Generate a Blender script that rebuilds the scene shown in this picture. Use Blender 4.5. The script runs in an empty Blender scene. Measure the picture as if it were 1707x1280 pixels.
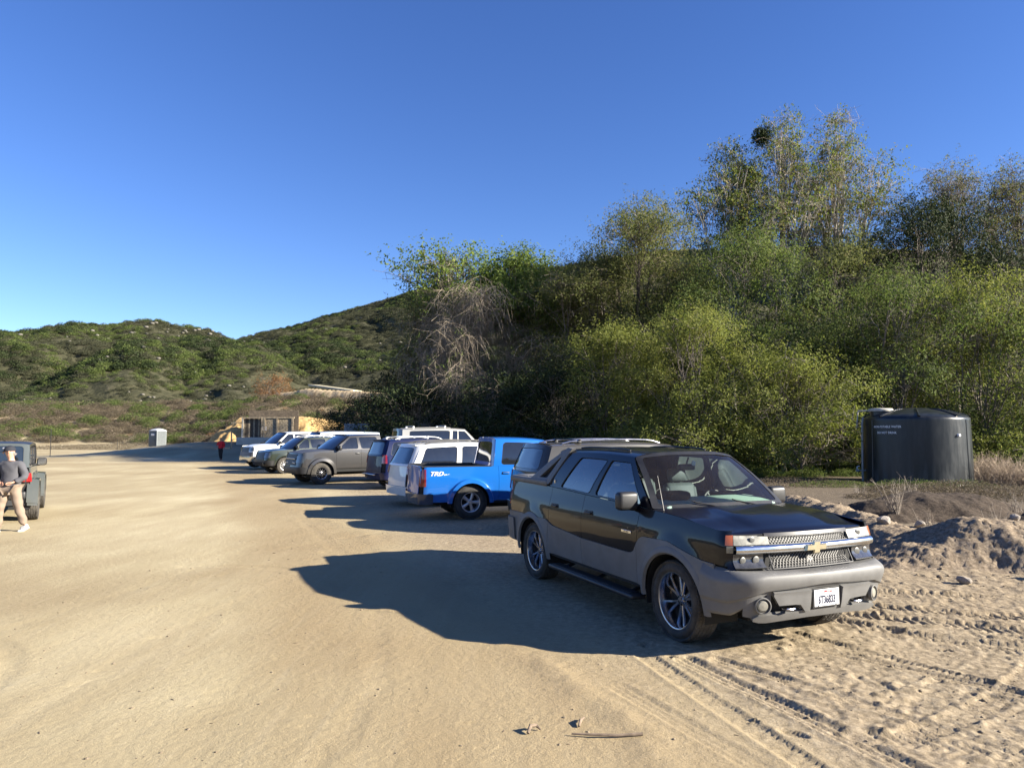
import bpy, bmesh, math, random
import numpy as np
from mathutils import Vector, Matrix
random.seed(7); rng = np.random.default_rng(11)
PI = math.pi
C = bpy.context.scene
# ------------------------------------------------------------------ camera
cam = bpy.data.cameras.new('camera'); camo = bpy.data.objects.new('camera', cam)
C.collection.objects.link(camo); C.camera = camo
cam.sensor_width = 36.0; cam.lens = 1184 / 1707 * 36.0
cam.clip_start = 0.1; cam.clip_end = 6000
camo.location = (0, 0, 2.0914); camo.rotation_euler = (math.radians(90) + 0.067657, 0, 0)
# ------------------------------------------------------------------ sky and sun
SUN_DIR = Vector((2.25, -0.576, 1.0)).normalized()
el = math.asin(SUN_DIR.z); az = math.atan2(SUN_DIR.x, SUN_DIR.y)      # azimuth from +Y clockwise
W = bpy.data.worlds.new('World'); C.world = W; W.use_nodes = True
wn = W.node_tree.nodes; wl = W.node_tree.links
sky = wn.new('ShaderNodeTexSky'); sky.sky_type = 'NISHITA'; sky.sun_disc = False
sky.sun_elevation = el; sky.sun_rotation = az
sky.altitude = 900; sky.air_density = 1.0; sky.dust_density = 0.1; sky.ozone_density = 3.5
bg = wn['Background']; bg.inputs['Strength'].default_value = 0.05
hs = wn.new('ShaderNodeHueSaturation'); hs.inputs['Saturation'].default_value = 1.18; hs.inputs['Hue'].default_value = .516; hs.inputs['Value'].default_value = 1.24
wl.new(sky.outputs['Color'], hs.inputs['Color']); wl.new(hs.outputs[0], bg.inputs['Color'])
sun = bpy.data.lights.new('sun', 'SUN'); sun.energy = 5.0; sun.angle = math.radians(0.53); sun.color = (1.0, 0.92, 0.78)
suno = bpy.data.objects.new('sun', sun); C.collection.objects.link(suno)
suno.rotation_euler = SUN_DIR.to_track_quat('Z', 'Y').to_euler(); suno.location = (60, 0, 40)
C.view_settings.view_transform = 'Standard'; C.view_settings.look = 'None'
C.view_settings.gamma = 1.0; C.view_settings.use_curve_mapping = False
C.view_settings.exposure = 1.80
C.cycles.max_bounces = 8; C.cycles.transparent_max_bounces = 16
# ------------------------------------------------------------------ materials
def nmat(name):
    m = bpy.data.materials.new(name); m.use_nodes = True
    nt = m.node_tree; b = nt.nodes['Principled BSDF']
    return m, nt, b
def setin(b, **k):
    for a, v in k.items():
        n = {'rough': 'Roughness', 'metal': 'Metallic', 'coat': 'Coat Weight', 'coatr': 'Coat Roughness', 'trans': 'Transmission Weight',
             'ior': 'IOR', 'spec': 'Specular IOR Level', 'emit': 'Emission Strength', 'alpha': 'Alpha'}[a]
        b.inputs[n].default_value = v
def noise(nt, scale, detail=4, rough=.55, vec=None, coord='Object'):
    t = nt.nodes.new('ShaderNodeTexNoise'); t.inputs['Scale'].default_value = scale
    t.inputs['Detail'].default_value = detail; t.inputs['Roughness'].default_value = rough
    if vec is None:
        tc = nt.nodes.new('ShaderNodeTexCoord'); vec = tc.outputs[coord]
    nt.links.new(vec, t.inputs['Vector']); return t
def ramp(nt, fac, stops):
    r = nt.nodes.new('ShaderNodeValToRGB'); e = r.color_ramp.elements
    e[0].position, e[0].color = stops[0][0], (*stops[0][1], 1)
    e[1].position, e[1].color = stops[-1][0], (*stops[-1][1], 1)
    for p, c in stops[1:-1]:
        x = e.new(p); x.color = (*c, 1)
    nt.links.new(fac, r.inputs['Fac']); return r
def mixc(nt, fac, a, b):
    m = nt.nodes.new('ShaderNodeMix'); m.data_type = 'RGBA'
    for i, v in ((0, fac), (6, a), (7, b)):
        if hasattr(v, 'links'): nt.links.new(v, m.inputs[i])
        elif i == 0: m.inputs[0].default_value = v
        else: m.inputs[i].default_value = (*v, 1)
    return m.outputs[2]
def math_(nt, op, a, b=None, clamp=False):
    m = nt.nodes.new('ShaderNodeMath'); m.operation = op; m.use_clamp = clamp
    for i, v in enumerate((a, b)):
        if v is None: continue
        if hasattr(v, 'links'): nt.links.new(v, m.inputs[i])
        else: m.inputs[i].default_value = v
    return m.outputs[0]
def bump(nt, b, h, strength, dist, prev=None):
    n = nt.nodes.new('ShaderNodeBump'); n.inputs['Strength'].default_value = strength; n.inputs['Distance'].default_value = dist
    nt.links.new(h, n.inputs['Height'])
    if prev is not None: nt.links.new(prev, n.inputs['Normal'])
    nt.links.new(n.outputs[0], b.inputs['Normal']); return n.outputs[0]
_mc = {}
def mat(name, col, rough=.5, metal=0, var=.12, vscale=6, bumpy=0, bscale=60, **k):
    """plain material with a little colour and gloss variation"""
    if name in _mc: return _mc[name]
    m, nt, b = nmat(name); setin(b, rough=rough, metal=metal, **k)
    n = noise(nt, vscale, 5)
    lo = tuple(c * (1 - var) for c in col); hi = tuple(min(1, c * (1 + var)) for c in col)
    r = ramp(nt, n.outputs['Fac'], [(.3, lo), (.7, hi)]); nt.links.new(r.outputs[0], b.inputs['Base Color'])
    rr = nt.nodes.new('ShaderNodeMapRange'); rr.inputs[3].default_value = max(.02, rough - .06); rr.inputs[4].default_value = min(1, rough + .08)
    nt.links.new(n.outputs['Fac'], rr.inputs[0]); nt.links.new(rr.outputs[0], b.inputs['Roughness'])
    if bumpy:
        n2 = noise(nt, bscale, 4); bump(nt, b, n2.outputs['Fac'], bumpy, .01)
    _mc[name] = m; return m
DUST = (.36, .29, .20)
def paint(name, col, metal=0.0, rough=.35, dust=.25, coat=1.0, top=0.0, coatr=.03):
    """car paint under road dust: more dust low down and in a soft film on flat tops"""
    if name in _mc: return _mc[name]
    m, nt, b = nmat(name); setin(b, rough=rough, metal=metal, coat=coat, coatr=coatr, spec=.12)
    tc = nt.nodes.new('ShaderNodeTexCoord'); sp = nt.nodes.new('ShaderNodeSeparateXYZ'); nt.links.new(tc.outputs['Object'], sp.inputs[0])
    low = nt.nodes.new('ShaderNodeMapRange'); low.inputs[1].default_value = .25; low.inputs[2].default_value = 1.0
    low.inputs[3].default_value = 1; low.inputs[4].default_value = .12; nt.links.new(sp.outputs['Z'], low.inputs[0])
    g = nt.nodes.new('ShaderNodeNewGeometry'); sn = nt.nodes.new('ShaderNodeSeparateXYZ'); nt.links.new(g.outputs['Normal'], sn.inputs[0])
    up = nt.nodes.new('ShaderNodeMapRange'); up.inputs[1].default_value = .5; up.inputs[2].default_value = 1.0
    up.inputs[3].default_value = 0; up.inputs[4].default_value = top; nt.links.new(sn.outputs['Z'], up.inputs[0])
    n = noise(nt, 3.5, 7, .65, tc.outputs['Object']); n2 = noise(nt, 40, 3, .6, tc.outputs['Object'])
    nn = math_(nt, 'MULTIPLY', n.outputs['Fac'], math_(nt, 'ADD', n2.outputs['Fac'], .6))
    f = math_(nt, 'MULTIPLY', math_(nt, 'MULTIPLY', math_(nt, 'ADD', low.outputs[0], up.outputs[0]), nn), dust * 1.1, True)
    c = mixc(nt, f, col, DUST); nt.links.new(c, b.inputs['Base Color'])
    inv = math_(nt, 'SUBTRACT', 1.0, math_(nt, 'MULTIPLY', f, 1.3, True), True)
    nt.links.new(math_(nt, 'MULTIPLY', inv, coat), b.inputs['Coat Weight'])
    nt.links.new(math_(nt, 'MULTIPLY', inv, metal), b.inputs['Metallic'])
    r = math_(nt, 'ADD', math_(nt, 'MULTIPLY', f, .55), rough, True); nt.links.new(r, b.inputs['Roughness'])
    _mc[name] = m; return m
def glass_clear(name='windscreen_glass', tint=(.76, .84, .82), refl=1.0):
    if name in _mc: return _mc[name]
    m, nt, b = nmat(name); nt.nodes.remove(b)
    out = nt.nodes['Material Output']
    tr = nt.nodes.new('ShaderNodeBsdfTransparent'); tr.inputs[0].default_value = (*tint, 1)
    gl = nt.nodes.new('ShaderNodeBsdfGlossy'); gl.inputs['Roughness'].default_value = .02
    fr = nt.nodes.new('ShaderNodeFresnel'); fr.inputs[0].default_value = 1.52
    df = nt.nodes.new('ShaderNodeBsdfDiffuse'); df.inputs[0].default_value = (*DUST, 1)
    mx = nt.nodes.new('ShaderNodeMixShader'); nt.links.new(math_(nt, 'MULTIPLY', fr.outputs[0], refl, True), mx.inputs[0]); nt.links.new(tr.outputs[0], mx.inputs[1]); nt.links.new(gl.outputs[0], mx.inputs[2])
    n = noise(nt, 5, 6, .7); mx2 = nt.nodes.new('ShaderNodeMixShader')
    nt.links.new(math_(nt, 'MULTIPLY', n.outputs['Fac'], .05), mx2.inputs[0]); nt.links.new(mx.outputs[0], mx2.inputs[1]); nt.links.new(df.outputs[0], mx2.inputs[2])
    nt.links.new(mx2.outputs[0], out.inputs['Surface']); _mc[name] = m; return m
M = {}
def setup_mats():
    M['tyre'] = mat('tyre_rubber', (.030, .028, .026), .8, var=.35, vscale=9, bumpy=.3, bscale=80)
    M['tyre_dusty'] = mat('dusty_tyre_rubber', (.050, .045, .038), .9, var=.5, vscale=9, bumpy=.3, bscale=80)
    M['black'] = mat('black_trim', (.018, .018, .019), .45, var=.3)
    M['matblack'] = mat('underbody_black', (.012, .012, .012), .9, var=.3)
    M['chrome'] = mat('chrome', (.66, .66, .66), .16, 1, var=.06)
    M['dchrome'] = mat('dark_chrome', (.42, .42, .44), .22, 1, var=.2)
    M['alloy'] = mat('alloy_wheel', (.62, .62, .63), .3, .85, var=.1)
    M['grayplast'] = mat('grey_plastic_cladding', (.125, .123, .119), .55, var=.16, vscale=5, bumpy=.12, bscale=220)
    M['tint'] = mat('tinted_window_glass', (.012, .014, .017), .03, 0, var=.1, coat=.6, coatr=.02, spec=.8)
    M['red'] = mat('red_lamp', (.26, .010, .010), .12, var=.1, coat=1)
    M['amber'] = mat('amber_lamp', (.26, .07, .015), .15, var=.1, coat=1)
    M['lamp'] = mat('headlamp_lens', (.060, .060, .062), .12, .2, var=.35, vscale=25, coat=1)
    M['lampdull'] = mat('hazed_headlamp_lens', (.15, .145, .115), .3, .1, var=.35, vscale=22, coat=.8, coatr=.12)
    M['white'] = mat('white_plate', (.75, .75, .75), .4, var=.04)
    M['seat'] = mat('grey_leather_seat', (.24, .27, .25), .5, var=.15)
    M['glass'] = glass_clear()
setup_mats()
# ------------------------------------------------------------------ mesh collecting
class MB:
    def __init__(s): s.v = []; s.f = []; s.n = 0; s.mi = []
    def add(s, V, F, mi=0):
        V = np.asarray(V, float).reshape(-1, 3); o = s.n; s.v.append(V)
        s.f += [tuple(int(i) + o for i in f) for f in F]; s.mi += [mi] * len(F); s.n += len(V)
    def grid(s, P, mi=0, closeu=False, closev=False):
        P = np.asarray(P, float); a, b = P.shape[:2]; F = []
        for i in range(a if closeu else a - 1):
            for j in range(b if closev else b - 1):
                i2 = (i + 1) % a; j2 = (j + 1) % b
                F.append((i * b + j, i2 * b + j, i2 * b + j2, i * b + j2))
        s.add(P.reshape(-1, 3), F, mi)
    def box(s, c, d, rot=None, mi=0):
        x, y, z = [q / 2 for q in d]
        V = np.array([(i * x, j * y, k * z) for i in (-1, 1) for j in (-1, 1) for k in (-1, 1)])
        if rot is not None: V = V @ np.array(Matrix.Rotation(rot[0], 3, rot[1]) if isinstance(rot, tuple) else rot).T
        s.add(V + np.array(c), [(0, 1, 3, 2), (4, 6, 7, 5), (0, 4, 5, 1), (2, 3, 7, 6), (0, 2, 6, 4), (1, 5, 7, 3)], mi)
    def bbox(s, c, d, r=.02, rot=None, mi=0, seg=3):
        """box with rounded edges"""
        bm = bmesh.new(); bmesh.ops.create_cube(bm, size=1)
        for v in bm.verts: v.co = Vector((v.co.x * d[0], v.co.y * d[1], v.co.z * d[2]))
        r = min(r, min(d) * .49)
        bmesh.ops.bevel(bm, geom=bm.edges[:] , offset=r, segments=seg, profile=.5, affect='EDGES')
        V = np.array([v.co[:] for v in bm.verts]); F = [[v.index for v in f.verts] for f in bm.faces]
        bm.free()
        if rot is not None: V = V @ np.array(Matrix.Rotation(rot[0], 3, rot[1]) if isinstance(rot, tuple) else rot).T
        s.add(V + np.array(c), F, mi)
    def tube(s, pts, r, n=8, mi=0, cap=True):
        pts = [Vector(p) for p in pts]; k = len(pts)
        if not hasattr(r, '__len__'): r = [r] * k
        rings = []; prev = None
        for i, p in enumerate(pts):
            d = (pts[min(i + 1, k - 1)] - pts[max(i - 1, 0)]).normalized()
            if prev is None: a = d.orthogonal().normalized()
            else:
                a = prev - d * prev.dot(d)
                a = a.normalized() if a.length > 1e-6 else d.orthogonal().normalized()
            prev = a; b = d.cross(a)
            rings.append([p + (a * math.cos(t) + b * math.sin(t)) * r[i] for t in [2 * PI * q / n for q in range(n)]])
        P = np.array([[v[:] for v in rr] for rr in rings]); s.grid(P, mi, closev=True)
        if cap:
            s.add(P[0], [tuple(range(n))[::-1]], mi); s.add(P[-1], [tuple(range(n))], mi)
    def lathe(s, prof, n=48, axis='y', mi=0, center=(0, 0, 0), close=False):
        """prof: list of (r, h); axis y: rotates about y"""
        A = []
        for i in range(n):
            t = 2 * PI * i / n; c, q = math.cos(t), math.sin(t)
            A.append([((r * c, h, r * q) if axis == 'y' else ((r * c, r * q, h) if axis == 'z' else (h, r * c, r * q))) for r, h in prof])
        A = np.array(A) + np.array(center); s.grid(A, mi, closeu=True, closev=close)
    def build(s, name, mats, parent=None, smooth=38, recalc=True, mirror=False):
        V = np.concatenate(s.v) if s.v else np.zeros((0, 3)); F = s.f; mi = s.mi
        if mirror:
            k = len(V); V = np.concatenate([V, V * np.array([1, -1, 1])]); F = F + [tuple(i + k for i in f[::-1]) for f in F]; mi = mi + mi
        me = bpy.data.meshes.new(name); me.from_pydata(V.tolist(), [], F)
        if not isinstance(mats, (list, tuple)): mats = [mats]
        for m in mats: me.materials.append(m)
        if len(mats) > 1: me.polygons.foreach_set('material_index', np.array(mi, dtype=np.int32))
        if recalc:
            bm = bmesh.new(); bm.from_mesh(me); bmesh.ops.remove_doubles(bm, verts=bm.verts, dist=1e-5)
            bmesh.ops.recalc_face_normals(bm, faces=bm.faces); bm.to_mesh(me); bm.free()
        if smooth:
            me.polygons.foreach_set('use_smooth', np.ones(len(me.polygons), bool)); me.set_sharp_from_angle(angle=math.radians(smooth))
        o = bpy.data.objects.new(name, me); C.collection.objects.link(o)
        if parent: o.parent = parent
        return o
def fast_mesh(name, V, F, mats, parent=None, smooth=False, attrs=None, uniform=None):
    """V (n,3), F (m,k) numpy, one polygon size"""
    me = bpy.data.meshes.new(name); V = np.asarray(V, np.float32); F = np.asarray(F, np.int32); k = F.shape[1]
    me.vertices.add(len(V)); me.vertices.foreach_set('co', V.ravel())
    me.loops.add(F.size); me.loops.foreach_set('vertex_index', F.ravel())
    me.polygons.add(len(F)); me.polygons.foreach_set('loop_start', np.arange(0, F.size, k, dtype=np.int32))
    if smooth: me.polygons.foreach_set('use_smooth', np.ones(len(F), bool))
    for m in (mats if isinstance(mats, (list, tuple)) else [mats]): me.materials.append(m)
    me.update(calc_edges=True)
    for a, (dom, arr) in (attrs or {}).items():
        at = me.attributes.new(a, 'FLOAT', dom); at.data.foreach_set('value', np.asarray(arr, np.float32))
    o = bpy.data.objects.new(name, me); C.collection.objects.link(o)
    if parent: o.parent = parent
    return o
def thing(name, label, cat, loc=(0, 0, 0), rz=0, group=None):
    o = bpy.data.objects.new(name, None); C.collection.objects.link(o); o.empty_display_size = .3
    o.location = loc; o.rotation_euler = (0, 0, rz); tag(o, label, cat, group); return o
def tag(o, label=None, cat=None, group=None, kind=None):
    if label: o['label'] = label
    if cat: o['category'] = cat
    if group: o['group'] = group
    if kind: o['kind'] = kind
    return o
def text_part(name, txt, size, m, parent, origin, xdir, ydir, extrude=.002, spacing=1.0, shear=0, xs=1.0, bold=0):
    """flat lettering whose baseline centre is at origin, reading along xdir"""
    cu = bpy.data.curves.new(name, 'FONT'); cu.body = txt; cu.size = size; cu.align_x = 'CENTER'; cu.extrude = extrude
    cu.space_character = spacing; cu.shear = shear; cu.offset = bold; cu.resolution_u = 3
    t = bpy.data.objects.new(name, cu); C.collection.objects.link(t)
    dg = bpy.context.evaluated_depsgraph_get(); me = bpy.data.meshes.new_from_object(t.evaluated_get(dg))
    bpy.data.objects.remove(t); o = bpy.data.objects.new(name, me); C.collection.objects.link(o)
    X = Vector(xdir).normalized(); Y = Vector(ydir).normalized(); Z = X.cross(Y).normalized(); Y = Z.cross(X)
    R = Matrix((X * xs, Y, Z)).transposed().to_4x4(); R.translation = Vector(origin)
    me.transform(R); me.materials.clear(); me.materials.append(m); o.parent = parent
    return o
def sstep(a, b, x):
    t = np.clip((x - a) / (b - a), 0, 1); return t * t * (3 - 2 * t)
# ------------------------------------------------------------------ noise on arrays
def _hash(ix, iy, s):
    h = (ix.astype(np.int64) * 374761393 + iy.astype(np.int64) * 668265263 + s * 974634777) & 0x7fffffff
    h = ((h ^ (h >> 13)) * 1274126177) & 0x7fffffff
    return ((h ^ (h >> 16)) & 0xffff) / 65535.0
def vnoise(x, y, s=0):
    ix = np.floor(x); iy = np.floor(y); fx = x - ix; fy = y - iy; ix = ix.astype(np.int64); iy = iy.astype(np.int64)
    fx = fx * fx * fx * (fx * (fx * 6 - 15) + 10); fy = fy * fy * fy * (fy * (fy * 6 - 15) + 10)
    a = _hash(ix, iy, s); b = _hash(ix + 1, iy, s); c = _hash(ix, iy + 1, s); d = _hash(ix + 1, iy + 1, s)
    return (a * (1 - fx) + b * fx) * (1 - fy) + (c * (1 - fx) + d * fx) * fy
def fbm(x, y, s=0, o=4, g=.5):
    t = 0; a = 1; n = 0
    for i in range(o):
        t = t + a * vnoise(x * 2 ** i + 17.3 * i, y * 2 ** i - 9.1 * i, s + i); n += a; a *= g
    return t / n
FH = 1184.0; YH = 720.2
def azm(px): return math.atan((px - 853.5) / FH)
def prof(a, pts):
    xs = [azm(p[0]) for p in pts]; ys = [(YH - p[1]) / FH * math.cos(azm(p[0])) for p in pts]     # tan elevation per horizontal metre
    return np.interp(a, xs, ys)
L1 = [(-2500, 660), (-600, 600), (-200, 590), (-60, 566), (0, 555), (60, 536), (105, 531), (170, 535), (210, 529), (250, 527), (310, 538), (345, 546), (390, 562), (430, 585), (520, 640), (700, 700)]
L2 = [(250, 640), (330, 600), (400, 558), (440, 548), (490, 538), (540, 522), (580, 512), (640, 496), (700, 476), (760, 468), (860, 452), (960, 432), (1100, 410), (1400, 400), (1800, 420), (3000, 520), (6000, 600)]
L3 = [(120, 700), (200, 664), (250, 640), (300, 606), (345, 582), (380, 568), (420, 574), (460, 584), (500, 606), (540, 640), (600, 680)]
def hills(x, y):
    r = np.hypot(x, y); a = np.arctan2(x, y)
    w = (fbm(a * 9, r / 130, 3, 3) - .5) * .12
    e1 = prof(a + w * sstep(0, 1, 1 - np.abs(r - 420) / 420) * .4, L1); e2 = prof(a, L2); e3 = prof(a + w * .25, L3)
    wx = x + 30 * (fbm(x / 90, y / 90, 12, 2) - .5); gull = np.abs(fbm(wx / 120 + y / 260, y / 150, 21, 3, .45) - .5) * 2.6; gull2 = np.abs(fbm(x / 42 + y / 80, y / 60, 33, 3) - .5) * 2.4
    def ridge(e, r0, D, k):
        t = np.clip((r - r0) / (D - r0), 0, 1); up = t ** .95
        top = e * D * up + (44 * k * (gull - .4) + 7.0 * (gull2 - .35)) * np.sin(PI * t) ** .8
        return np.where(r <= D, top, e * D - (r - D) * .35)
    z = np.maximum(np.maximum(ridge(e1, 150, 420, .55), ridge(e2, 190, 640, .5)), ridge(e3, 145, 300, .35))
    back = 22 + 26 * fbm(a * 3 + 5, a * 0, 8, 3); zb = back * sstep(260, 700, r) * sstep(.5, 1.1, np.abs(a))
    return np.maximum(z, zb * 1.0)
def seg_d(x, y, P):
    """distance to polyline, arclength, signed side"""
    D = np.full(x.shape, 1e9); S = np.zeros(x.shape); N = np.zeros(x.shape); L = 0
    for (ax, ay), (bx, by) in zip(P[:-1], P[1:]):
        dx, dy = bx - ax, by - ay; l = math.hypot(dx, dy); t = np.clip(((x - ax) * dx + (y - ay) * dy) / l / l, 0, 1)
        px, py = ax + t * dx, ay + t * dy; d = np.hypot(x - px, y - py); m = d < D
        sg = ((x - ax) * dy - (y - ay) * dx) / l
        D = np.where(m, d, D); S = np.where(m, L + t * l, S); N = np.where(m, sg, N); L += l
    return D, S, N
def base_h(x, y):
    """broad lie of the land"""
    z = .05 * (fbm(x / 9, y / 9, 5, 3) - .5)
    # drive rising to the enclosure
    z = z + 1.15 * sstep(50, 72, y) * sstep(-42, -30, x) * (1 - sstep(-14, -2, x) * .3)
    # far scrub bank
    lift = 6.0 + .9 * sstep(-52, -34, x)
    y0 = 91.0 - 15.0 * sstep(-56, -30, x) + 3 * (fbm(x / 8, x * 0, 3, 2) - .5) - 8 * sstep(-20, -8, x)
    t = sstep(0, 1, (y - y0) / 32.0)
    bank = lift * t * (1 + .16 * (fbm(x / 11, y / 11, 9, 3) - .5))
    z = np.maximum(z, bank + .02)
    z = z - .0 * x
    # slope behind the grove
    z = z + 6.0 * sstep(56, 95, y + .5 * np.maximum(x, 0)) * sstep(-12, 4, x)
    # low bank left of the lot
    z = z + .5 * sstep(84, 95, y) * sstep(-30, -60, x)
    return z
def lie(x, y):
    x = np.asarray(x, float); y = np.asarray(y, float)
    return np.maximum(base_h(x, y), np.where(np.hypot(x, y) > 135, hills(x, y), -9))
TR = []      # tyre tracks: polyline, half width, depth, kind
def arc(cx, cy, r, a0, a1, n=14): return [(cx + r * math.cos(math.radians(a0 + (a1 - a0) * i / n)), cy + r * math.sin(math.radians(a0 + (a1 - a0) * i / n))) for i in range(n + 1)]
TR += [(arc(-1.2, 12.2, 8.2, -62, -18), .11, .018, 'block'), (arc(-1.2, 12.2, 9.8, -58, -14), .12, .022, 'block'),
       ([(1.25, 6.7), (1.55, 5.6), (1.9, 4.4), (2.3, 3.0)], .10, .014, 'block'), ([(1.6, 6.6), (2.2, 5.2), (3.0, 3.2)], .11, .018, 'rib'),
       ([(2.9, 7.4), (3.9, 6.0), (5.0, 4.2), (5.6, 3.0)], .12, .020, 'block'), ([(3.3, 8.2), (4.6, 6.9), (6.2, 5.6), (8.5, 4.6)], .13, .024, 'chev'),
       ([(3.4, 9.0), (5.2, 8.2), (7.2, 7.9), (9.8, 8.3)], .17, .05, 'chev'), ([(3.2, 8.5), (5.3, 7.5), (7.6, 7.0), (10, 7.0)], .17, .045, 'chev'),
       ([(1.9, 6.6), (2.6, 5.7), (3.2, 4.9), (4.2, 3.5)], .09, .02, 'rib'), ([(3.8, 7.6), (6.0, 6.3), (9, 5.8)], .13, .02, 'rib'),
       ([(4.2, 9.6), (6.2, 9.0), (9.2, 9.6)], .14, .03, 'block'), ([(.9, 5.9), (1.8, 4.0), (2.2, 2.6)], .1, .008, 'rib'),
       (arc(2.0, -2.0, 9.0, 40, 85), .12, .012, 'block'), (arc(2.0, -2.0, 7.5, 38, 82), .12, .014, 'rib'),
       (arc(-4.6, 8.6, 2.6, 20, 100), .12, .010, 'block'), (arc(-6.2, 5.5, 2.0, -30, 60), .11, .010, 'chev'), ([(-3.2, 12.5), (-1.6, 11.3), (-.7, 9.9)], .12, .012, 'block'), ([(3.0, 6.9), (4.6, 5.2), (5.4, 3.1)], .12, .02, 'rib'), ([(5.0, 7.4), (6.6, 5.8), (8, 5.2)], .12, .024, 'block'), ([(2.4, 5.0), (4.2, 4.4), (6.4, 4.2)], .11, .018, 'chev'), ([(-5, 3), (-5.4, 7), (-4.6, 12), (-2, 16)], .12, .004, 'rib'), ([(-3.4, 2), (-3.6, 7), (-2.9, 12)], .12, .004, 'rib'),
       ([(-1.4, 2), (-1.1, 6), (-1.9, 10), (-5, 17)], .12, .005, 'rib'), ([(-2.3, 11.6), (-1.0, 10.2), (-.1, 8.4)], .10, .006, 'block')]
PR = random.Random(5)
PRINTS = [(PR.uniform(1.2, 9.5), PR.uniform(3.0, 10.5), PR.uniform(0, PI), PR.uniform(.05, .13), PR.uniform(.012, .03)) for _ in range(48)]
PRINTS += [(PR.uniform(-5, 1), PR.uniform(3.0, 12), PR.uniform(0, PI), PR.uniform(.06, .13), PR.uniform(.004, .010)) for _ in range(45)]
def near_h(x, y):
    """fine relief of the lot near the camera"""
    rough = sstep(.2, 2.6, x - .35 * (8 - y)) * sstep(13, 9.5, y) + .8 * sstep(4.5, 7, x) * sstep(26, 16, y)
    rough = np.clip(rough, 0, 1) * (.35 + 1.1 * fbm(x / 1.3, y / 1.3, 61, 2))
    z = rough * (.07 * (fbm(x * 1.3, y * 1.3, 40, 3) - .5) + .026 * (fbm(x * 5, y * 5, 44, 4, .6) - .5) + .034 * (fbm(x * 17, y * 17, 47, 2, .7) - .5))
    # hard clods
    c = fbm(x * 9, y * 9, 77, 2); z = z + rough * .030 * np.clip(c - .66, 0, 1) * 3
    c2 = fbm(x * 3.2, y * 3.2, 79, 3); z = z - rough * .07 * np.clip(c2 - .60, 0, .2)
    sm = 1 - np.clip(rough, 0, 1)
    z = z + sm * (.010 * (fbm(x * 1.1, y * .5, 51, 3) - .5) + .006 * (fbm(x * 5.0, y * 2.0, 53, 3) - .5))
    # windrow edge between the graded lane and the parking strip
    D, S, N = seg_d(x, y, [(1.2, 3.0), (.9, 5.0), (.25, 6.6), (-.6, 8.0), (-1.8, 10.4), (-2.2, 12.6), (-3.4, 15.5), (-5.8, 19), (-8, 23)])
    z = z + .022 * np.exp(-(D / .16) ** 2) * np.clip(fbm(x * 2.2, y * 2.2, 57, 3) * 2.4 - .8, 0, 1.3) + .010 * sstep(-.25, .25, -N) * (D < 1.5) * 0
    for P, w, dep, kind in TR:
        dep = dep * .9
        px = [p[0] for p in P]; py = [p[1] for p in P]
        m = (x > min(px) - .4) & (x < max(px) + .4) & (y > min(py) - .4) & (y < max(py) + .4)
        if not m.any(): continue
        D, S, N = seg_d(x[m], y[m], P); u = np.clip(N / w, -1.2, 1.2)
        gap = np.clip(fbm(S * .9, S * 0 + w * 50, 90, 2) * 2.6 - .35, 0, 1) * 1.15
        if kind == 'block': pat = .5 + .5 * np.sign(np.sin(S * 2 * PI / .055 + np.sign(u) * 1.2 + u * 1.5)) * (np.abs(np.sin(u * PI * 2)) > .3)
        elif kind == 'rib': pat = .5 + .5 * np.sign(np.sin(u * PI * 3.1))
        else: pat = .5 + .5 * np.clip(np.sin((S + np.abs(u) * .10) * 2 * PI / .10) * 2.2, -1, 1)
        inn = sstep(1.05, .9, np.abs(u)) * (D < w * 1.2)
        edge = np.exp(-((np.abs(D) - w * 1.12) / .035) ** 2)
        dz = -dep * inn * (.45 + .55 * pat) + dep * .55 * edge
        zz = z[m]; z[m] = zz * (1 - inn * .5 * gap) + dz * gap
    for px, py, a, l, d in PRINTS:
        m = (np.abs(x - px) < .3) & (np.abs(y - py) < .3)
        if not m.any(): continue
        dx = x[m] - px; dy = y[m] - py; u = dx * math.cos(a) + dy * math.sin(a); v = -dx * math.sin(a) + dy * math.cos(a)
        q = np.sqrt((u / l) ** 2 + (v / (l * .45)) ** 2); z[m] += -d * sstep(1.0, .6, q) + d * .5 * np.exp(-((q - 1.15) / .2) ** 2)
    return z
def axis(lo, hi, pieces):
    """pieces: list of (start, end, step)"""
    out = []
    for a, b, s in pieces:
        n = max(1, int(round((b - a) / s))); out += list(np.linspace(a, b, n, endpoint=False))
    out.append(pieces[-1][1]); return np.array(out)
xs = axis(0, 0, [(-1800, -300, 250), (-300, -60, 12), (-60, -16, .9), (-16, -5.5, .14), (-5.5, 0, .06), (0, .8, .035), (.8, 6.5, .02), (6.5, 9.5, .035), (9.5, 12, .07), (12, 24, .3), (24, 60, 1.5), (60, 300, 20), (300, 1800, 250)])
ys = axis(0, 0, [(-1800, -100, 200), (-100, 0, 10), (0, 2.6, .2), (2.6, 6.8, .02), (6.8, 10, .035), (10, 13, .06), (13, 18, .12), (18, 34, .25), (34, 90, .7), (90, 145, 1.2), (145, 300, 20), (300, 1800, 250)])
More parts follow.
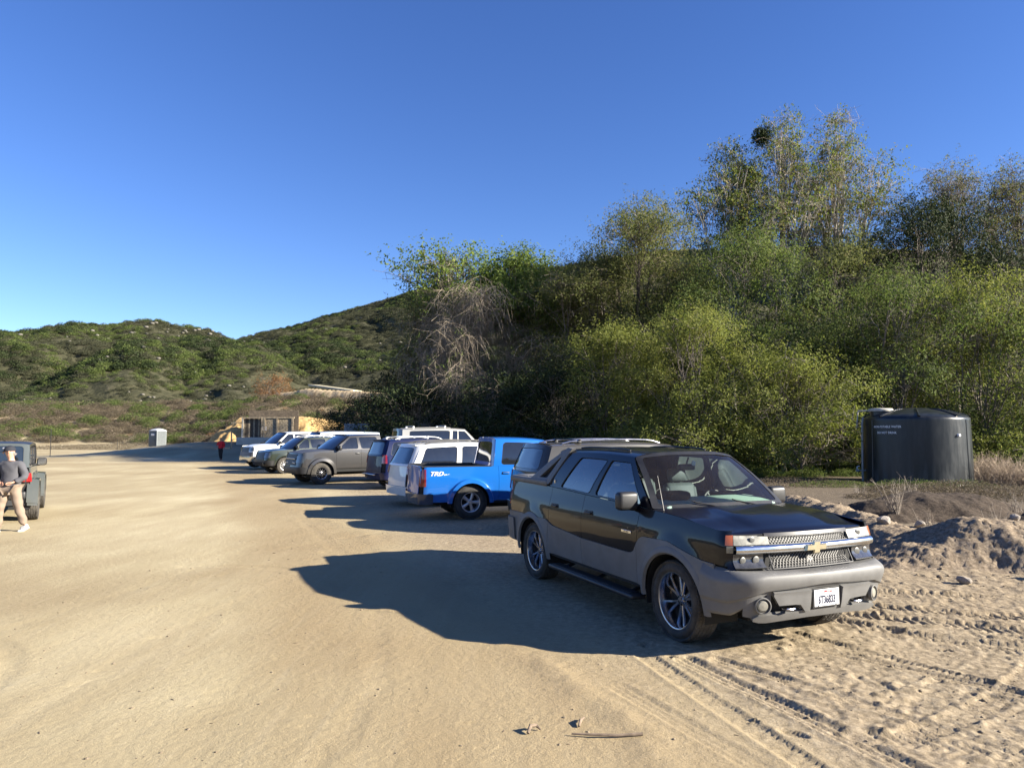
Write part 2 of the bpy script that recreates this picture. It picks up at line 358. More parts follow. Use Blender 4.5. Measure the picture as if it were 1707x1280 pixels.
def make_ground():
    X, Y = np.meshgrid(xs, ys, indexing='ij'); Z = base_h(X, Y)
    m = (X > -16) & (X < 24) & (Y > 1) & (Y < 34)
    zz = Z[m]; fade = sstep(34, 26, Y[m]) * sstep(-16, -13, X[m]) * sstep(24, 14, X[m]); zz = zz + near_h(X[m], Y[m]) * fade; Z[m] = zz
    far = (np.hypot(X, Y) > 142); Z[far] -= 3.0
    a, b = X.shape; idx = np.arange(a * b).reshape(a, b)
    F = np.stack([idx[:-1, :-1], idx[1:, :-1], idx[1:, 1:], idx[:-1, 1:]], -1).reshape(-1, 4)
    V = np.stack([X, Y, Z], -1).reshape(-1, 3)
    m, nt, b_ = nmat('sandy_dirt'); setin(b_, rough=.95, spec=.2)
    tc = nt.nodes.new('ShaderNodeTexCoord'); V3 = tc.outputs['Object']
    mp = nt.nodes.new('ShaderNodeMapping'); mp.inputs['Scale'].default_value = (1.0, .28, 1); mp.inputs['Rotation'].default_value = (0, 0, .12); nt.links.new(V3, mp.inputs[0])
    n1 = noise(nt, .16, 5, .55, V3); n2 = noise(nt, .9, 6, .6, mp.outputs[0]); n3 = noise(nt, 14, 6, .7, V3); n4 = noise(nt, 160, 3, .7, V3)
    mp2 = nt.nodes.new('ShaderNodeMapping'); mp2.inputs['Scale'].default_value = (9.0, .5, 1); mp2.inputs['Rotation'].default_value = (0, 0, .1); nt.links.new(V3, mp2.inputs[0])
    n5 = noise(nt, 1.2, 4, .6, mp2.outputs[0])
    c = ramp(nt, n1.outputs['Fac'], [(.30, (.27, .21, .118)), (.48, (.385, .32, .19)), (.70, (.50, .43, .275))]).outputs[0]
    c = mixc(nt, math_(nt, 'MULTIPLY', ramp(nt, n2.outputs['Fac'], [(.38, (0, 0, 0)), (.68, (1, 1, 1))]).outputs[0], .55), c, (.255, .195, .105))
    c = mixc(nt, math_(nt, 'MULTIPLY', ramp(nt, n5.outputs['Fac'], [(.5, (0, 0, 0)), (.75, (1, 1, 1))]).outputs[0], .22), c, (.48, .41, .28))
    # parking strip: greyer, coarser soil
    sp = nt.nodes.new('ShaderNodeSeparateXYZ'); nt.links.new(V3, sp.inputs[0])
    q = math_(nt, 'ADD', sp.outputs['X'], math_(nt, 'MULTIPLY', sp.outputs['Y'], .36))
    q = math_(nt, 'ADD', q, math_(nt, 'MULTIPLY', n2.outputs['Fac'], 2.2))
    st = nt.nodes.new('ShaderNodeMapRange'); st.inputs[1].default_value = 3.2; st.inputs[2].default_value = 5.2; nt.links.new(q, st.inputs[0])
    g = ramp(nt, n3.outputs['Fac'], [(.32, (.10, .074, .050)), (.5, (.245, .19, .128)), (.68, (.41, .335, .235))]).outputs[0]
    c = mixc(nt, math_(nt, 'MULTIPLY', st.outputs[0], .78), c, g)
    qb = math_(nt, 'ADD', math_(nt, 'ADD', sp.outputs['X'], math_(nt, 'MULTIPLY', sp.outputs['Y'], .45)), math_(nt, 'MULTIPLY', n2.outputs['Fac'], 1.6))
    w1 = nt.nodes.new('ShaderNodeMapRange'); w1.inputs[1].default_value = 1.2; w1.inputs[2].default_value = 2.4; nt.links.new(qb, w1.inputs[0])
    w2 = nt.nodes.new('ShaderNodeMapRange'); w2.inputs[1].default_value = 5.2; w2.inputs[2].default_value = 4.0; nt.links.new(qb, w2.inputs[0])
    c = mixc(nt, math_(nt, 'MULTIPLY', math_(nt, 'MULTIPLY', w1.outputs[0], w2.outputs[0]), .5), c, (.255, .180, .092))
    # leaf-littered brown soil between the parking strip and the grove
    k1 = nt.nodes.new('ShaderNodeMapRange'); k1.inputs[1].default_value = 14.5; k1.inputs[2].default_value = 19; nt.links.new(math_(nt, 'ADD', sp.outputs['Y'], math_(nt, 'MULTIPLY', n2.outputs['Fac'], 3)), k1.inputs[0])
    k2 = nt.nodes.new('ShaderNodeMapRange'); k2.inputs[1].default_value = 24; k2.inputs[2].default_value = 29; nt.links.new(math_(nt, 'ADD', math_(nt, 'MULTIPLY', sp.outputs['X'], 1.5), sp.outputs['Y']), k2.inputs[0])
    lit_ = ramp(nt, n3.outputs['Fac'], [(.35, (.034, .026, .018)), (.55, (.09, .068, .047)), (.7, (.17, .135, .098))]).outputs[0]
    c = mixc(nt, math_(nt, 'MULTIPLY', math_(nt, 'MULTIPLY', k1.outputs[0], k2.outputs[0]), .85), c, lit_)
    c = mixc(nt, math_(nt, 'MULTIPLY', ramp(nt, n4.outputs['Fac'], [(.40, (1, 1, 1)), (.5, (0, 0, 0))]).outputs[0], .28), c, (.12, .085, .055))
    c = mixc(nt, math_(nt, 'MULTIPLY', ramp(nt, n4.outputs['Fac'], [(.58, (0, 0, 0)), (.68, (1, 1, 1))]).outputs[0], .30), c, (.62, .54, .42))
    # dry grass litter on the far bank
    fb = nt.nodes.new('ShaderNodeMapRange'); fb.inputs[1].default_value = 1.2; fb.inputs[2].default_value = 2.4; nt.links.new(sp.outputs['Z'], fb.inputs[0])
    dry = ramp(nt, noise(nt, .8, 6, .7, V3).outputs['Fac'], [(.35, (.10, .10, .045)), (.5, (.22, .17, .10)), (.7, (.33, .26, .16))]).outputs[0]
    c = mixc(nt, math_(nt, 'MULTIPLY', fb.outputs[0], .85), c, dry)
    nt.links.new(c, b_.inputs['Base Color'])
    p = bump(nt, b_, n4.outputs['Fac'], .5, .008); p = bump(nt, b_, n3.outputs['Fac'], .6, .025, p)
    o = fast_mesh('ground', V, F, m, smooth=True); tag(o, kind='structure'); return o
ground_o = make_ground()
M['dirt'] = bpy.data.materials['sandy_dirt']
# ------------------------------------------------------------------ hills, all round
def make_hills():
    az = np.concatenate([np.radians(np.linspace(-180, -52, 90, endpoint=False)), np.radians(np.linspace(-52, 14, 320, endpoint=False)), np.radians(np.linspace(14, 180, 150))])
    rr = np.concatenate([np.linspace(122, 330, 90, endpoint=False), np.linspace(330, 660, 90, endpoint=False), np.linspace(660, 1500, 12)])
    A, R = np.meshgrid(az, rr, indexing='ij'); X = R * np.sin(A); Y = R * np.cos(A); Z = hills(X, Y)
    g = base_h(X, Y); Z = np.where(R < 160, np.maximum(Z, g - .35), np.maximum(Z, g * sstep(330, 160, R) - .4))
    Z = Z + (fbm(X / 5, Y / 5, 71, 3) - .5) * 1.8 * sstep(150, 200, R)
    a, b = X.shape; idx = np.arange(a * b).reshape(a, b)
    F = np.stack([idx[:-1, :-1], idx[1:, :-1], idx[1:, 1:], idx[:-1, 1:]], -1).reshape(-1, 4)
    m, nt, b_ = nmat('chaparral_hillside'); setin(b_, rough=1, spec=.1)
    tc = nt.nodes.new('ShaderNodeTexCoord'); V3 = tc.outputs['Object']
    n1 = noise(nt, .02, 5, .6, V3); n2 = noise(nt, .35, 6, .75, V3)
    c = ramp(nt, n2.outputs['Fac'], [(.3, (.026, .029, .017)), (.55, (.056, .055, .032)), (.75, (.12, .105, .07))]).outputs[0]
    c = mixc(nt, math_(nt, 'MULTIPLY', ramp(nt, n1.outputs['Fac'], [(.45, (0, 0, 0)), (.65, (1, 1, 1))]).outputs[0], .4), c, (.10, .095, .045))
    nt.links.new(c, b_.inputs['Base Color']); bump(nt, b_, n2.outputs['Fac'], .8, 1.0)
    o = fast_mesh('hills', np.stack([X, Y, Z], -1).reshape(-1, 3), F, m, smooth=True); tag(o, kind='structure'); return o
hills_o = make_hills()
def hz(x, y):
    x = np.asarray(x, float); y = np.asarray(y, float); R = np.hypot(x, y)
    return np.where(R < 142, base_h(x, y), np.maximum(hills(x, y), base_h(x, y) * sstep(330, 160, R)))
# ------------------------------------------------------------------ vehicles
def lerp(a, b, t): return a + (b - a) * t
def curve(pts): 
    px = [p[0] for p in pts]; py = [p[1] for p in pts]
    return lambda x: np.interp(x, px, py)
def scurve(pts):
    """smooth (monotone-ish cubic) interpolation"""
    px = np.array([p[0] for p in pts], float); py = np.array([p[1] for p in pts], float)
    d = np.gradient(py, px)
    def f(x):
        x = np.clip(np.asarray(x, float), px[0], px[-1]); i = np.clip(np.searchsorted(px, x, side='right') - 1, 0, len(px) - 2)
        h = px[i + 1] - px[i]; t = (x - px[i]) / h
        return ((2 * t**3 - 3 * t**2 + 1) * py[i] + (t**3 - 2 * t**2 + t) * h * d[i] + (-2 * t**3 + 3 * t**2) * py[i + 1] + (t**3 - t**2) * h * d[i + 1])
    return f
class Car:
    def __init__(s, **k):
        s.__dict__.update(k)
        s.te = math.radians(80)
        s.arch = [( s.wb / 2, s.R * .99, s.Ra), (-s.wb / 2, s.R * .99, s.Ra)]
        s.sec = scurve(k['sec']); s.beltf = scurve(k['belt'])
        s.tiltf = scurve(k.get('tiltf', [(0, 0), (2, 0)])); s.tiltr = scurve(k.get('tiltr', [(0, 0), (2, 0)]))
        s.XF = s.xf - s.rf; s.XR = s.xr + s.rr
        s.QF = s.qlen(s.rf); s.QR = s.qlen(s.rr)
        s.Xc = s.XF + s.QF; s.Xrc = s.XR - s.QR       # unrolled X of the front and rear centre lines
    def qlen(s, r, W=None):
        W = W or s.W; t = s.te; return r * t + (W - r * (1 - math.cos(t))) / math.sin(t)
    def FX(s, y):        # unrolled front X for a distance y from the centre line
        r = s.rf; y0 = s.W - r * (1 - math.cos(s.te)); return s.XF + (r * s.te + (y0 - y) / math.sin(s.te) if y < y0 else r * math.acos(max(-1, 1 - (s.W - y) / r)))
    def RX(s, y):
        r = s.rr; y0 = s.W - r * (1 - math.cos(s.te)); return s.XR - (r * s.te + (y0 - y) / math.sin(s.te) if y < y0 else r * math.acos(max(-1, 1 - (s.W - y) / r)))
    def flare(s, X, z):
        o = 0
        for xa, za, Ra in s.arch:
            d = np.hypot(X - xa, z - za) - Ra; o = o + s.fl * sstep(s.flw, 0, np.abs(d - .02)) * sstep(za - .25, za + .05, z)
        return o
    def S(s, X, z, off=0.0):
        X = np.asarray(X, float); z = np.asarray(z, float) + X * 0
        X = X + z * 0
        def raw(X, z):
            y = s.W * s.sec(z) - s.tp * (np.clip((X - .6) / (s.XF - .6), 0, 1) ** 2.2) - s.tpr * (np.clip((-.6 - X) / (-.6 - s.XR), 0, 1) ** 2.2) + s.flare(X, z)
            def corner(a, r, Q, yy):
                L = r * s.te + (yy - r * (1 - math.cos(s.te))) / math.sin(s.te); a = a / Q * L
                t = np.minimum(a / r, s.te); dx = r * np.sin(t); dy = -r * (1 - np.cos(t)); rest = np.maximum(a - r * s.te, 0)
                f = sstep(0, r * 1.4, a); y1 = yy - r * (1 - math.cos(s.te)); yc = y1 - rest * math.sin(s.te)
                return dx + np.where(rest > 0, y1 / math.tan(s.te) / 2 * (1 - (yc / y1) ** 2), 0), yy + dy - rest * math.sin(s.te), f
            af = np.maximum(X - s.XF, 0); ar = np.maximum(s.XR - X, 0)
            dxf, yf, ff = corner(af, s.rf, s.QF, y); dxr, yr, fr = corner(ar, s.rr, s.QR, y)
            x = np.where(X > s.XF, s.XF + dxf - s.tiltf(z) * ff, np.where(X < s.XR, s.XR - dxr + s.tiltr(z) * fr, X))
            yy = np.where(X > s.XF, yf, np.where(X < s.XR, yr, y))
            bow_f = (s.Lbow if hasattr(s, 'Lbow') else 0)
            return np.stack([x, yy, z + 0 * x], -1)
        P = raw(X, z)
        if np.any(np.asarray(off) != 0):
            e = 2e-3; a = raw(X + e, z) - raw(X - e, z); b = raw(X, z + e) - raw(X, z - e)
            n = np.cross(b, a); n /= np.linalg.norm(n, axis=-1, keepdims=True) + 1e-12
            P = P + n * np.asarray(off)[..., None] if np.ndim(off) else P + n * off
        return P
    # greenhouse side: x along the car, k 0 (belt) .. 1 (roof rail)
    def G(s, x, k, off=0.0):
        x = np.asarray(x, float); k = np.asarray(k, float); zb = s.beltf(x); zt = s.railz(x)
        yb = s.S(np.clip(x, s.XR, s.XF), zb)[..., 1] - s.ghin; yt = s.railyf(x)
        y = yb + (yt - yb) * k + s.ghb * np.sin(PI * np.clip(k, 0, 1)) + off
        return np.stack([x + 0 * k, y, zb + (zt - zb) * k], -1)
def flange(mb, P, n_in, mi=0):
    """turn the border of a grid inward; P (a,b,3); n_in: inward vector field same shape"""
    a, b = P.shape[:2]
    idx = [(i, 0) for i in range(a)] + [(a - 1, j) for j in range(1, b)] + [(i, b - 1) for i in range(a - 2, -1, -1)] + [(0, j) for j in range(b - 2, 0, -1)]
    E0 = np.array([P[i, j] for i, j in idx]); E1 = np.array([P[i, j] + n_in[i, j] for i, j in idx]); mb.grid(np.stack([E0, E1], 0), mi, closev=True)
def gridn(P):
    a = np.gradient(P, axis=0); b = np.gradient(P, axis=1); n = np.cross(a, b); return n / (np.linalg.norm(n, axis=-1, keepdims=True) + 1e-12)
def panel(mb, P, fl=.02, mi=0, ref=None):
    """grid panel plus inward flange (towards ref point)"""
    mb.grid(P, mi)
    if fl:
        n = gridn(P); ref = np.array(ref if ref is not None else (0, 0, .9)); c = P.mean(axis=(0, 1)); 
        if np.dot(n[n.shape[0] // 2, n.shape[1] // 2], c - ref) < 0: n = -n
        flange(mb, P, -n * fl, mi)
def cols(c, x0, x1, step=.05):
    xs_ = set(np.linspace(x0, x1, max(2, int(abs(x1 - x0) / step) + 1)).tolist())
    for xa, za, Ra in c.arch:
        for t in np.linspace(0, PI, 25):
            q = xa + Ra * math.cos(t)
            if min(x0, x1) < q < max(x0, x1): xs_.add(q)
    o = sorted(xs_)
    r = [o[0]]
    for q in o[1:]:
        if q - r[-1] > .004: r.append(q)
    r[-1] = o[-1]; return np.array(r)
def zbot(c, X, z0):
    z = np.full(X.shape, 0.0) + z0(X)
    for xa, za, Ra in c.arch:
        q = Ra * Ra - (X - xa) ** 2; z = np.where(q > 0, np.maximum(z, za + np.sqrt(np.maximum(q, 0))), z)
    return z
def side_patch(c, mb, x0, x1, zb, zt, off=0.0, nv=10, fl=.02, arch=True, mi=0, step=.05, g=.003, sl=0.0):
    """body-side panel between x0..x1 (unrolled), zb(x)..zt(x); sl slants both ends"""
    X = cols(c, x0 + g, x1 - g, step); b = zbot(c, X, zb) if arch else zb(X) + 0 * X; t = zt(X) + 0 * X
    t = np.maximum(t, b + .004); v = np.linspace(0, 1, nv)
    Z = b[:, None] + (t - b)[:, None] * v[None]; XX = X[:, None] + 0 * Z
    panel(mb, c.S(XX, Z, off(XX, Z, v) if callable(off) else off), fl, mi, ref=(float(np.clip(X.mean(), c.xr + .6, c.xf - .6)), 0, .8))
def uvloop(mL, mR, mB, mT, r=.12, n=6, asp=1.0):
    """rounded rectangle in uv; returns list and matching outer unit-square loop"""
    inn = []; out = []
    cs = [((mL, mB), (0, 0), PI), ((1 - mR, mB), (1, 0), 1.5 * PI), ((1 - mR, 1 - mT), (1, 1), 0), ((mL, 1 - mT), (0, 1), .5 * PI)]
    for (x, y), (ox, oy), a0 in cs:
        ru = r / asp; rv = r; cx = x + (ru if x < .5 else -ru); cy = y + (rv if y < .5 else -rv)
        for i in range(n + 1):
            a = a0 + i / n * PI / 2; u = cx + ru * math.cos(a); w = cy + rv * math.sin(a); inn.append((u, w))
            t = i / n
            # outer loop: run along the square's edges through its corner
            if a0 == PI: out.append((0, lerp(.10, 0, min(1, t * 2))) if t <= .5 else (lerp(0, .10, t * 2 - 1), 0))
            elif a0 == 1.5 * PI: out.append((lerp(.90, 1, min(1, t * 2)), 0) if t <= .5 else (1, lerp(0, .10, t * 2 - 1)))
            elif a0 == 0: out.append((1, lerp(.90, 1, min(1, t * 2))) if t <= .5 else (lerp(1, .90, t * 2 - 1), 1))
            else: out.append((lerp(.10, 0, min(1, t * 2)), 1) if t <= .5 else (0, lerp(1, .90, t * 2 - 1)))
        k = 5
        nx = cs[(cs.index(((x, y), (ox, oy), a0)) + 1) % 4]
        # straight run to the next corner, subdivided
        (x2, y2), (ox2, oy2), b0 = nx
        cx2 = x2 + (ru if x2 < .5 else -ru); cy2 = y2 + (rv if y2 < .5 else -rv); e = (cx2 + ru * math.cos(b0), cy2 + rv * math.sin(b0)); st = inn[-1]; so = out[-1]
        eo = {PI: (0, .10), 1.5 * PI: (.90, 0), 0: (1, .90), .5 * PI: (.10, 1)}[b0]
        for j in range(1, k):
            inn.append((lerp(st[0], e[0], j / k), lerp(st[1], e[1], j / k))); out.append((lerp(so[0], eo[0], j / k), lerp(so[1], eo[1], j / k)))
    return np.array(inn), np.array(out)
def cellmap(c, b0, b1, t0, t1, k0=0.0, k1=1.0):
    def f(u, v, off=0.0):
        k = k0 + (k1 - k0) * v; x = lerp(lerp(b0, b1, u), lerp(t0, t1, u), k); return c.G(x, k, off)
    return f
def ring_glass(f, frame, glass, rim, m, r=.12, asp=1.0, inset=.012, rimw=.012, lip=.03):
    """window opening: painted frame ring, black rim and glass disc. f(u, v, off)"""
    inn, out = uvloop(*m, r=r, asp=asp); n = len(inn); T = np.linspace(0, 1, 4)
    if frame is not None:
        U = out[None] * (1 - T[:, None, None]) + inn[None] * T[:, None, None]; P = f(U[..., 0], U[..., 1]); frame.grid(P, closev=True)
        Pi = f(inn[:, 0], inn[:, 1], -lip); frame.grid(np.stack([P[-1], Pi]), closev=True)
        Po = f(out[:, 0], out[:, 1], -lip * .5); frame.grid(np.stack([P[0], Po]), closev=True)
    c = inn.mean(0)
    in2 = c + (inn - c) * (1 - rimw / max(.05, np.ptp(inn[:, 0]) * .5) * .5)
    if rim is not None:
        rim.grid(np.stack([f(inn[:, 0], inn[:, 1], .001), f(inn[:, 0], inn[:, 1], .004), f(in2[:, 0], in2[:, 1], .004), f(in2[:, 0], in2[:, 1], -inset)]), closev=True)
    T = np.linspace(1, 0.0, 5)[:-1]; U = c[None, None] + (in2 - c)[None] * T[:, None, None]; P = f(U[..., 0], U[..., 1], -inset); glass.grid(P, closev=True)
    cc = f(c[0], c[1], -inset); k = glass.n; base = k - n; glass.v.append(np.array([cc])); glass.n += 1
    for i in range(n): glass.f.append((base + i, base + (i + 1) % n, k)); glass.mi.append(0)
# -------- wheels
def tyre_mesh(R, w, rim, tread='at', n=180):
    """returns (tyre MB); wheel axis y, outer face at -y (right) — symmetrical anyway"""
    h = w / 2; prof = []
    for t in np.linspace(0, 1, 9): prof.append((lerp(rim - .004, R - .035, t), -h * (.78 + .24 * math.sin(PI * (t * .85 + .1)))))
    sh = [(R - .018, -h * .955), (R - .008, -h * .9)]
    tr = [(R - .002 * (abs(q) ** 2) * 3, h * q) for q in np.linspace(-.86, .86, 27)]
    P = prof + sh + tr; P += [(r, -y) for r, y in (prof + sh)[::-1]]
    P = np.array(P); A = np.linspace(0, 2 * PI, n, endpoint=False); a, b = np.meshgrid(A, np.arange(len(P)), indexing='ij')
    r = P[b, 0].copy(); y = P[b, 1].copy(); q = y / h; s = a * R
    if tread:
        L = .052 if tread == 'mt' else .034; D = .011 if tread == 'mt' else .007
        row = np.floor((q + .9) / 1.8 * 5); ph = s / L + row * .37 + q * 1.1 * np.sign(row - 2)
        blk = (np.mod(ph, 1) < .72) & (np.abs(np.mod((q + .9) / 1.8 * 5, 1) - .5) < .40)
        on = np.abs(q) < .93; r = np.where(on & ~blk & (r > R - .03), r - D, r)
        lug = (np.mod(s / L, 1) < .5) & (np.abs(q) >= .9) & (r > R - .06); r = np.where(lug, r + .004, r); y = np.where(lug, y * 1.02, y)
    mb = MB(); mb.grid(np.stack([r * np.cos(a), y, r * np.sin(a)], -1), closeu=True); return mb
def rim_mesh(rim, w, style, side=-1):
    """outer face towards y = side; returns MB with material slots 0 metal 1 dark"""
    mb = MB(); h = w / 2 * .80 * -side * -1
    o = side * w / 2 * .86; i = -side * w / 2 * .8
    deep = {'duo': .10, 'five': .055, 'mesh': .06, 'six': .045, 'steel': .05}[style]
    dsh = o - side * deep
    mb.lathe([(rim + .010, o - side * .004), (rim + .008, o), (rim - .004, o + side * .002), (rim - .016, o - side * .004), (rim - .022, o - side * .022), (rim - .030, dsh), (rim - .032, i), (rim + .004, i)], 64)
    mb.lathe([(.001, i * .2), (rim - .034, i * .2)], 32, mi=1)       # dark back
    mb.lathe([(.17 * rim / .25, dsh - side * .07), (.10, dsh - side * .07), (.10, dsh - side * .05)], 32, mi=1)
    hub = .30 * rim if style != 'duo' else .24 * rim
    mb.lathe([(.0005, dsh + side * .022), (.034, dsh + side * .020), (.040, dsh + side * .010), (hub, dsh + side * .004), (hub * 1.06, dsh - side * .03)], 40)
    def spoke(a0, r0, r1, w0, w1, d0, d1, th=.03, tw=0.0):
        pts = []
        for t in np.linspace(0, 1, 5):
            r = lerp(r0, r1, t); ww = lerp(w0, w1, t); y = lerp(d0, d1, t) ; a = a0 + tw * t
            ring = []
            for dx, dy in ((-1, -1), (-.82, .0), (-.5, .25), (.5, .25), (.82, 0), (1, -1)):
                tx = ww / 2 * dx; ring.append([r * math.cos(a) - tx * math.sin(a), dsh + side * y + side * (dy * th), r * math.sin(a) + tx * math.cos(a)])
            pts.append(ring)
        mb.grid(np.array(pts), closev=True)
    if style == 'duo':
        for q in range(6):
            a = q * PI / 3 + .3
            for sg in (-1, 1): spoke(a + sg * .13, hub * .8, rim - .026, .036, .034, .014, .012, .026, sg * .075)
    elif style == 'five':
        for q in range(5):
            a = q * 2 * PI / 5 + .31; spoke(a, hub * .8, rim - .024, .062, .10, .008, .004, .03)
    elif style == 'mesh':
        for q in range(12):
            a = q * PI / 6; spoke(a, hub * .85, rim - .024, .022, .030, .006, .006, .022)
    elif style == 'six':
        for q in range(6):
            a = q * PI / 3; spoke(a, hub * .8, rim - .024, .05, .07, .008, .008, .03)
    else:
        for q in range(8): spoke(q * PI / 4, hub * .8, rim - .024, .09, .12, .004, .004, .02)
    for q in range(6 if style != 'five' else 5):
        a = q * 2 * PI / (6 if style != 'five' else 5); r = hub * .66
        mb.lathe([(.0005, dsh + side * .022), (.009, dsh + side * .022), (.011, dsh + side * .004)], 6, center=(r * math.cos(a), 0, r * math.sin(a)), mi=0)
    mb.lathe([(.0005, dsh + side * .034), (.024, dsh + side * .033), (.030, dsh + side * .018)], 24, mi=0)
    return mb
def add_wheels(root, c, style, rimr, rimmat, tread='at', tyre='tyre', n=140, tw=.26, track=None, steer=0):
    tr = track or (c.W - tw / 2 - .02); tm = None
    rm = {}
    for fx in (1, -1):
        for sd in (-1, 1):
            wh = bpy.data.objects.new('wheel', None); C.collection.objects.link(wh); wh.parent = root; wh.empty_display_size = .2
            wh.location = (fx * c.wb / 2, sd * tr, c.R); wh.rotation_euler = (0, random.uniform(0, 6), steer if fx > 0 else 0)
            if tm is None: to = tyre_mesh(c.R, tw, rimr, tread, n).build('tyre', M[tyre], wh, smooth=30); tm = to.data
            else:
                to = bpy.data.objects.new('tyre', tm); C.collection.objects.link(to); to.parent = wh
            if sd not in rm: ro = rim_mesh(rimr, tw, style, sd).build('rim', [rimmat, M['matblack']], wh); rm[sd] = ro.data
            else:
                ro = bpy.data.objects.new('rim', rm[sd]); C.collection.objects.link(ro); ro.parent = wh
def arch_liner(c, mb):
    for xa, za, Ra in c.arch:
        for sg in (-1, 1):
            A = np.linspace(-.25, PI + .25, 25); Yv = np.array([c.W * .97, c.W - .42])
            a, y = np.meshgrid(A, Yv * sg, indexing='ij'); mb.grid(np.stack([xa + (Ra + .012) * np.cos(a), y, za + (Ra + .012) * np.sin(a)], -1))
            mb.add([[xa + (Ra + .012) * math.cos(t), sg * (c.W - .42), za + (Ra + .012) * math.sin(t)] for t in A], [tuple(range(len(A)))])
def chassis(c, root, floor=.42, z1=None):
    mb = MB()
    x0, x1 = c.xr + .18, c.xf - .22
    # sunken dark inner shell following the body so that shut lines read dark
    X = cols(c, c.XR - c.QR * .96, c.XF + c.QF * .96, .09); zt = c.beltf(np.clip(X, c.XR, c.XF)) - .03; b = zbot(c, X, lambda q: q * 0 + floor); b = np.minimum(b, zt - .01)
    Z = b[:, None] + (zt - b)[:, None] * np.linspace(0, 1, 6)[None]; P = c.S(X[:, None] + 0 * Z, Z, -.035); mb.grid(P); mb.grid(P * np.array([1, -1, 1]))
    wy = c.W - .44
    mb.box(((x0 + x1) / 2, 0, floor - .02), (x1 - x0, wy * 2, .10))
    for sg in (-1, 1):
        mb.box((0, sg * (c.W - .25), floor + .01), (c.wb - 2 * c.Ra - .04, .44, .06)); mb.box((0, sg * .45, floor - .1), (x1 - x0 - .5, .09, .12))
    for fx in (-1, 1): mb.tube([(fx * c.wb / 2, -c.W + .3, c.R), (fx * c.wb / 2, c.W - .3, c.R)], .045, 8)
    mb.bbox((-c.wb / 2, .05, c.R), (.26, .3, .26), .08)
    arch_liner(c, mb)
    mb.build('chassis', M['matblack'], root, recalc=False)
def roof_panel(c, root, m, crown=.07, name='roof', grooves=0, x0=None, x1=None):
    xa = c.wsx1 if x1 is None else x1; xb = c.rfx if x0 is None else x0
    U = np.linspace(0, 1, 34); Vv = np.concatenate([-np.cos(np.linspace(0, PI, 41))]); u, v = np.meshgrid(U, Vv, indexing='ij')
    bowf = c.rbow * (1 - v ** 2); bowr = getattr(c, 'rbowr', .03) * (1 - v ** 2)
    x = lerp(xb - bowr, xa + bowf, u); y = v * c.railyf(lerp(xb, xa, u)); z = c.railz(lerp(xb, xa, u)) + crown * (1 - np.abs(v) ** 3.2) ** .62 * (1 - .10 * (2 * np.abs(u - .45)) ** 4)
    if grooves:
        for q in range(grooves):
            yc = lerp(-.52, .52, q / (grooves - 1)); z = z - .007 * np.exp(-((y - yc) / .012) ** 2) * sstep(.03, .09, u) * sstep(.97, .90, u)
    mb = MB(); panel(mb, np.stack([x, y, z], -1), .03, ref=(0, 0, .8)); c.crown = crown
    return mb.build(name, m, root)
def headerz(c, v, x): return c.railz(x) + c.crown * (1 - np.abs(v) ** 3.2) ** .62 * .9
def windscreen(c, root, crown_x=.16, frame=True, gm=None):
    """glass, black border, between A pillars"""
    def f(u, v, off=0.0):
        w = u * 2 - 1; xb = c.wsx0 + c.cbow * (1 - w ** 2); xt = c.wsx1 + c.rbow * (1 - w ** 2)
        yb = (c.G(np.array(c.wsx0), np.array(0.0))[1]) * w; yt = c.railyf(c.wsx1) * w
        zb = c.beltf(c.wsx0) + c.cowlrise * (1 - w ** 2); zt = headerz(c, w, c.wsx1)
        x = xb + (xt - xb) * v; y = yb + (yt - yb) * v; z = zb + (zt - zb) * v; k = np.sin(PI * v) * .02
        return np.stack([x + k + off * .6, y, z + k + off * .8], -1)
    g = MB(); rim = MB(); ring_glass(f, None, g, None, (.015, .015, .01, .03), r=.06, asp=1.6, inset=.0, rimw=0)
    inn, out = uvloop(.045, .045, .05, .075, r=.05, asp=1.6)
    o2, _ = uvloop(.004, .004, .0, .006, r=.03, asp=1.6)
    T = np.linspace(0, 1, 2); U = o2[None] * (1 - T[:, None, None]) + inn[None] * T[:, None, None]; rim.grid(f(U[..., 0], U[..., 1], .0035), closev=True)
    w = g.build('windshield', gm or M['tint'], root); rim.build('windshield_seal', M['black'], w)
    return f
def mirror_part(root, c, x, z, m, sz=(.12, .24, .19), ext=.16, glass=True, sides=(-1, 1)):
    for sg in sides:
        mb = MB(); y = c.G(np.array(x), np.array(.05))[1]; yc = y + ext
        V = []; 
        mb.bbox((x, sg * yc, z), sz, .045, seg=4)
        mb.tube([(x - .02, sg * (y - .03), z - sz[2] * .42), (x, sg * (yc - sz[1] * .2), z - sz[2] * .38)], [.035, .03], 8)
        o = mb.build('side_mirror', m, root)
        g = MB(); g.bbox((x - sz[0] / 2 - .001, sg * yc, z), (.006, sz[1] * .82, sz[2] * .78), .002, seg=1); g.build('mirror_glass', M['chrome'], o)
def handles(root_by, c, x, z, m, sides=(-1, 1), w=.16):
    for sg, par in root_by:
        P = c.S(np.array(x), np.array(z)); y = P[1]; mb = MB()
        mb.bbox((x, sg * (y - .004), z), (w * 1.15, .012, .085), .005, seg=2, mi=1)
        mb.bbox((x, sg * (y + .014), z + .012), (w, .022, .030), .010, seg=3, mi=0)
        mb.build('door_handle', [m, M['black']], par)
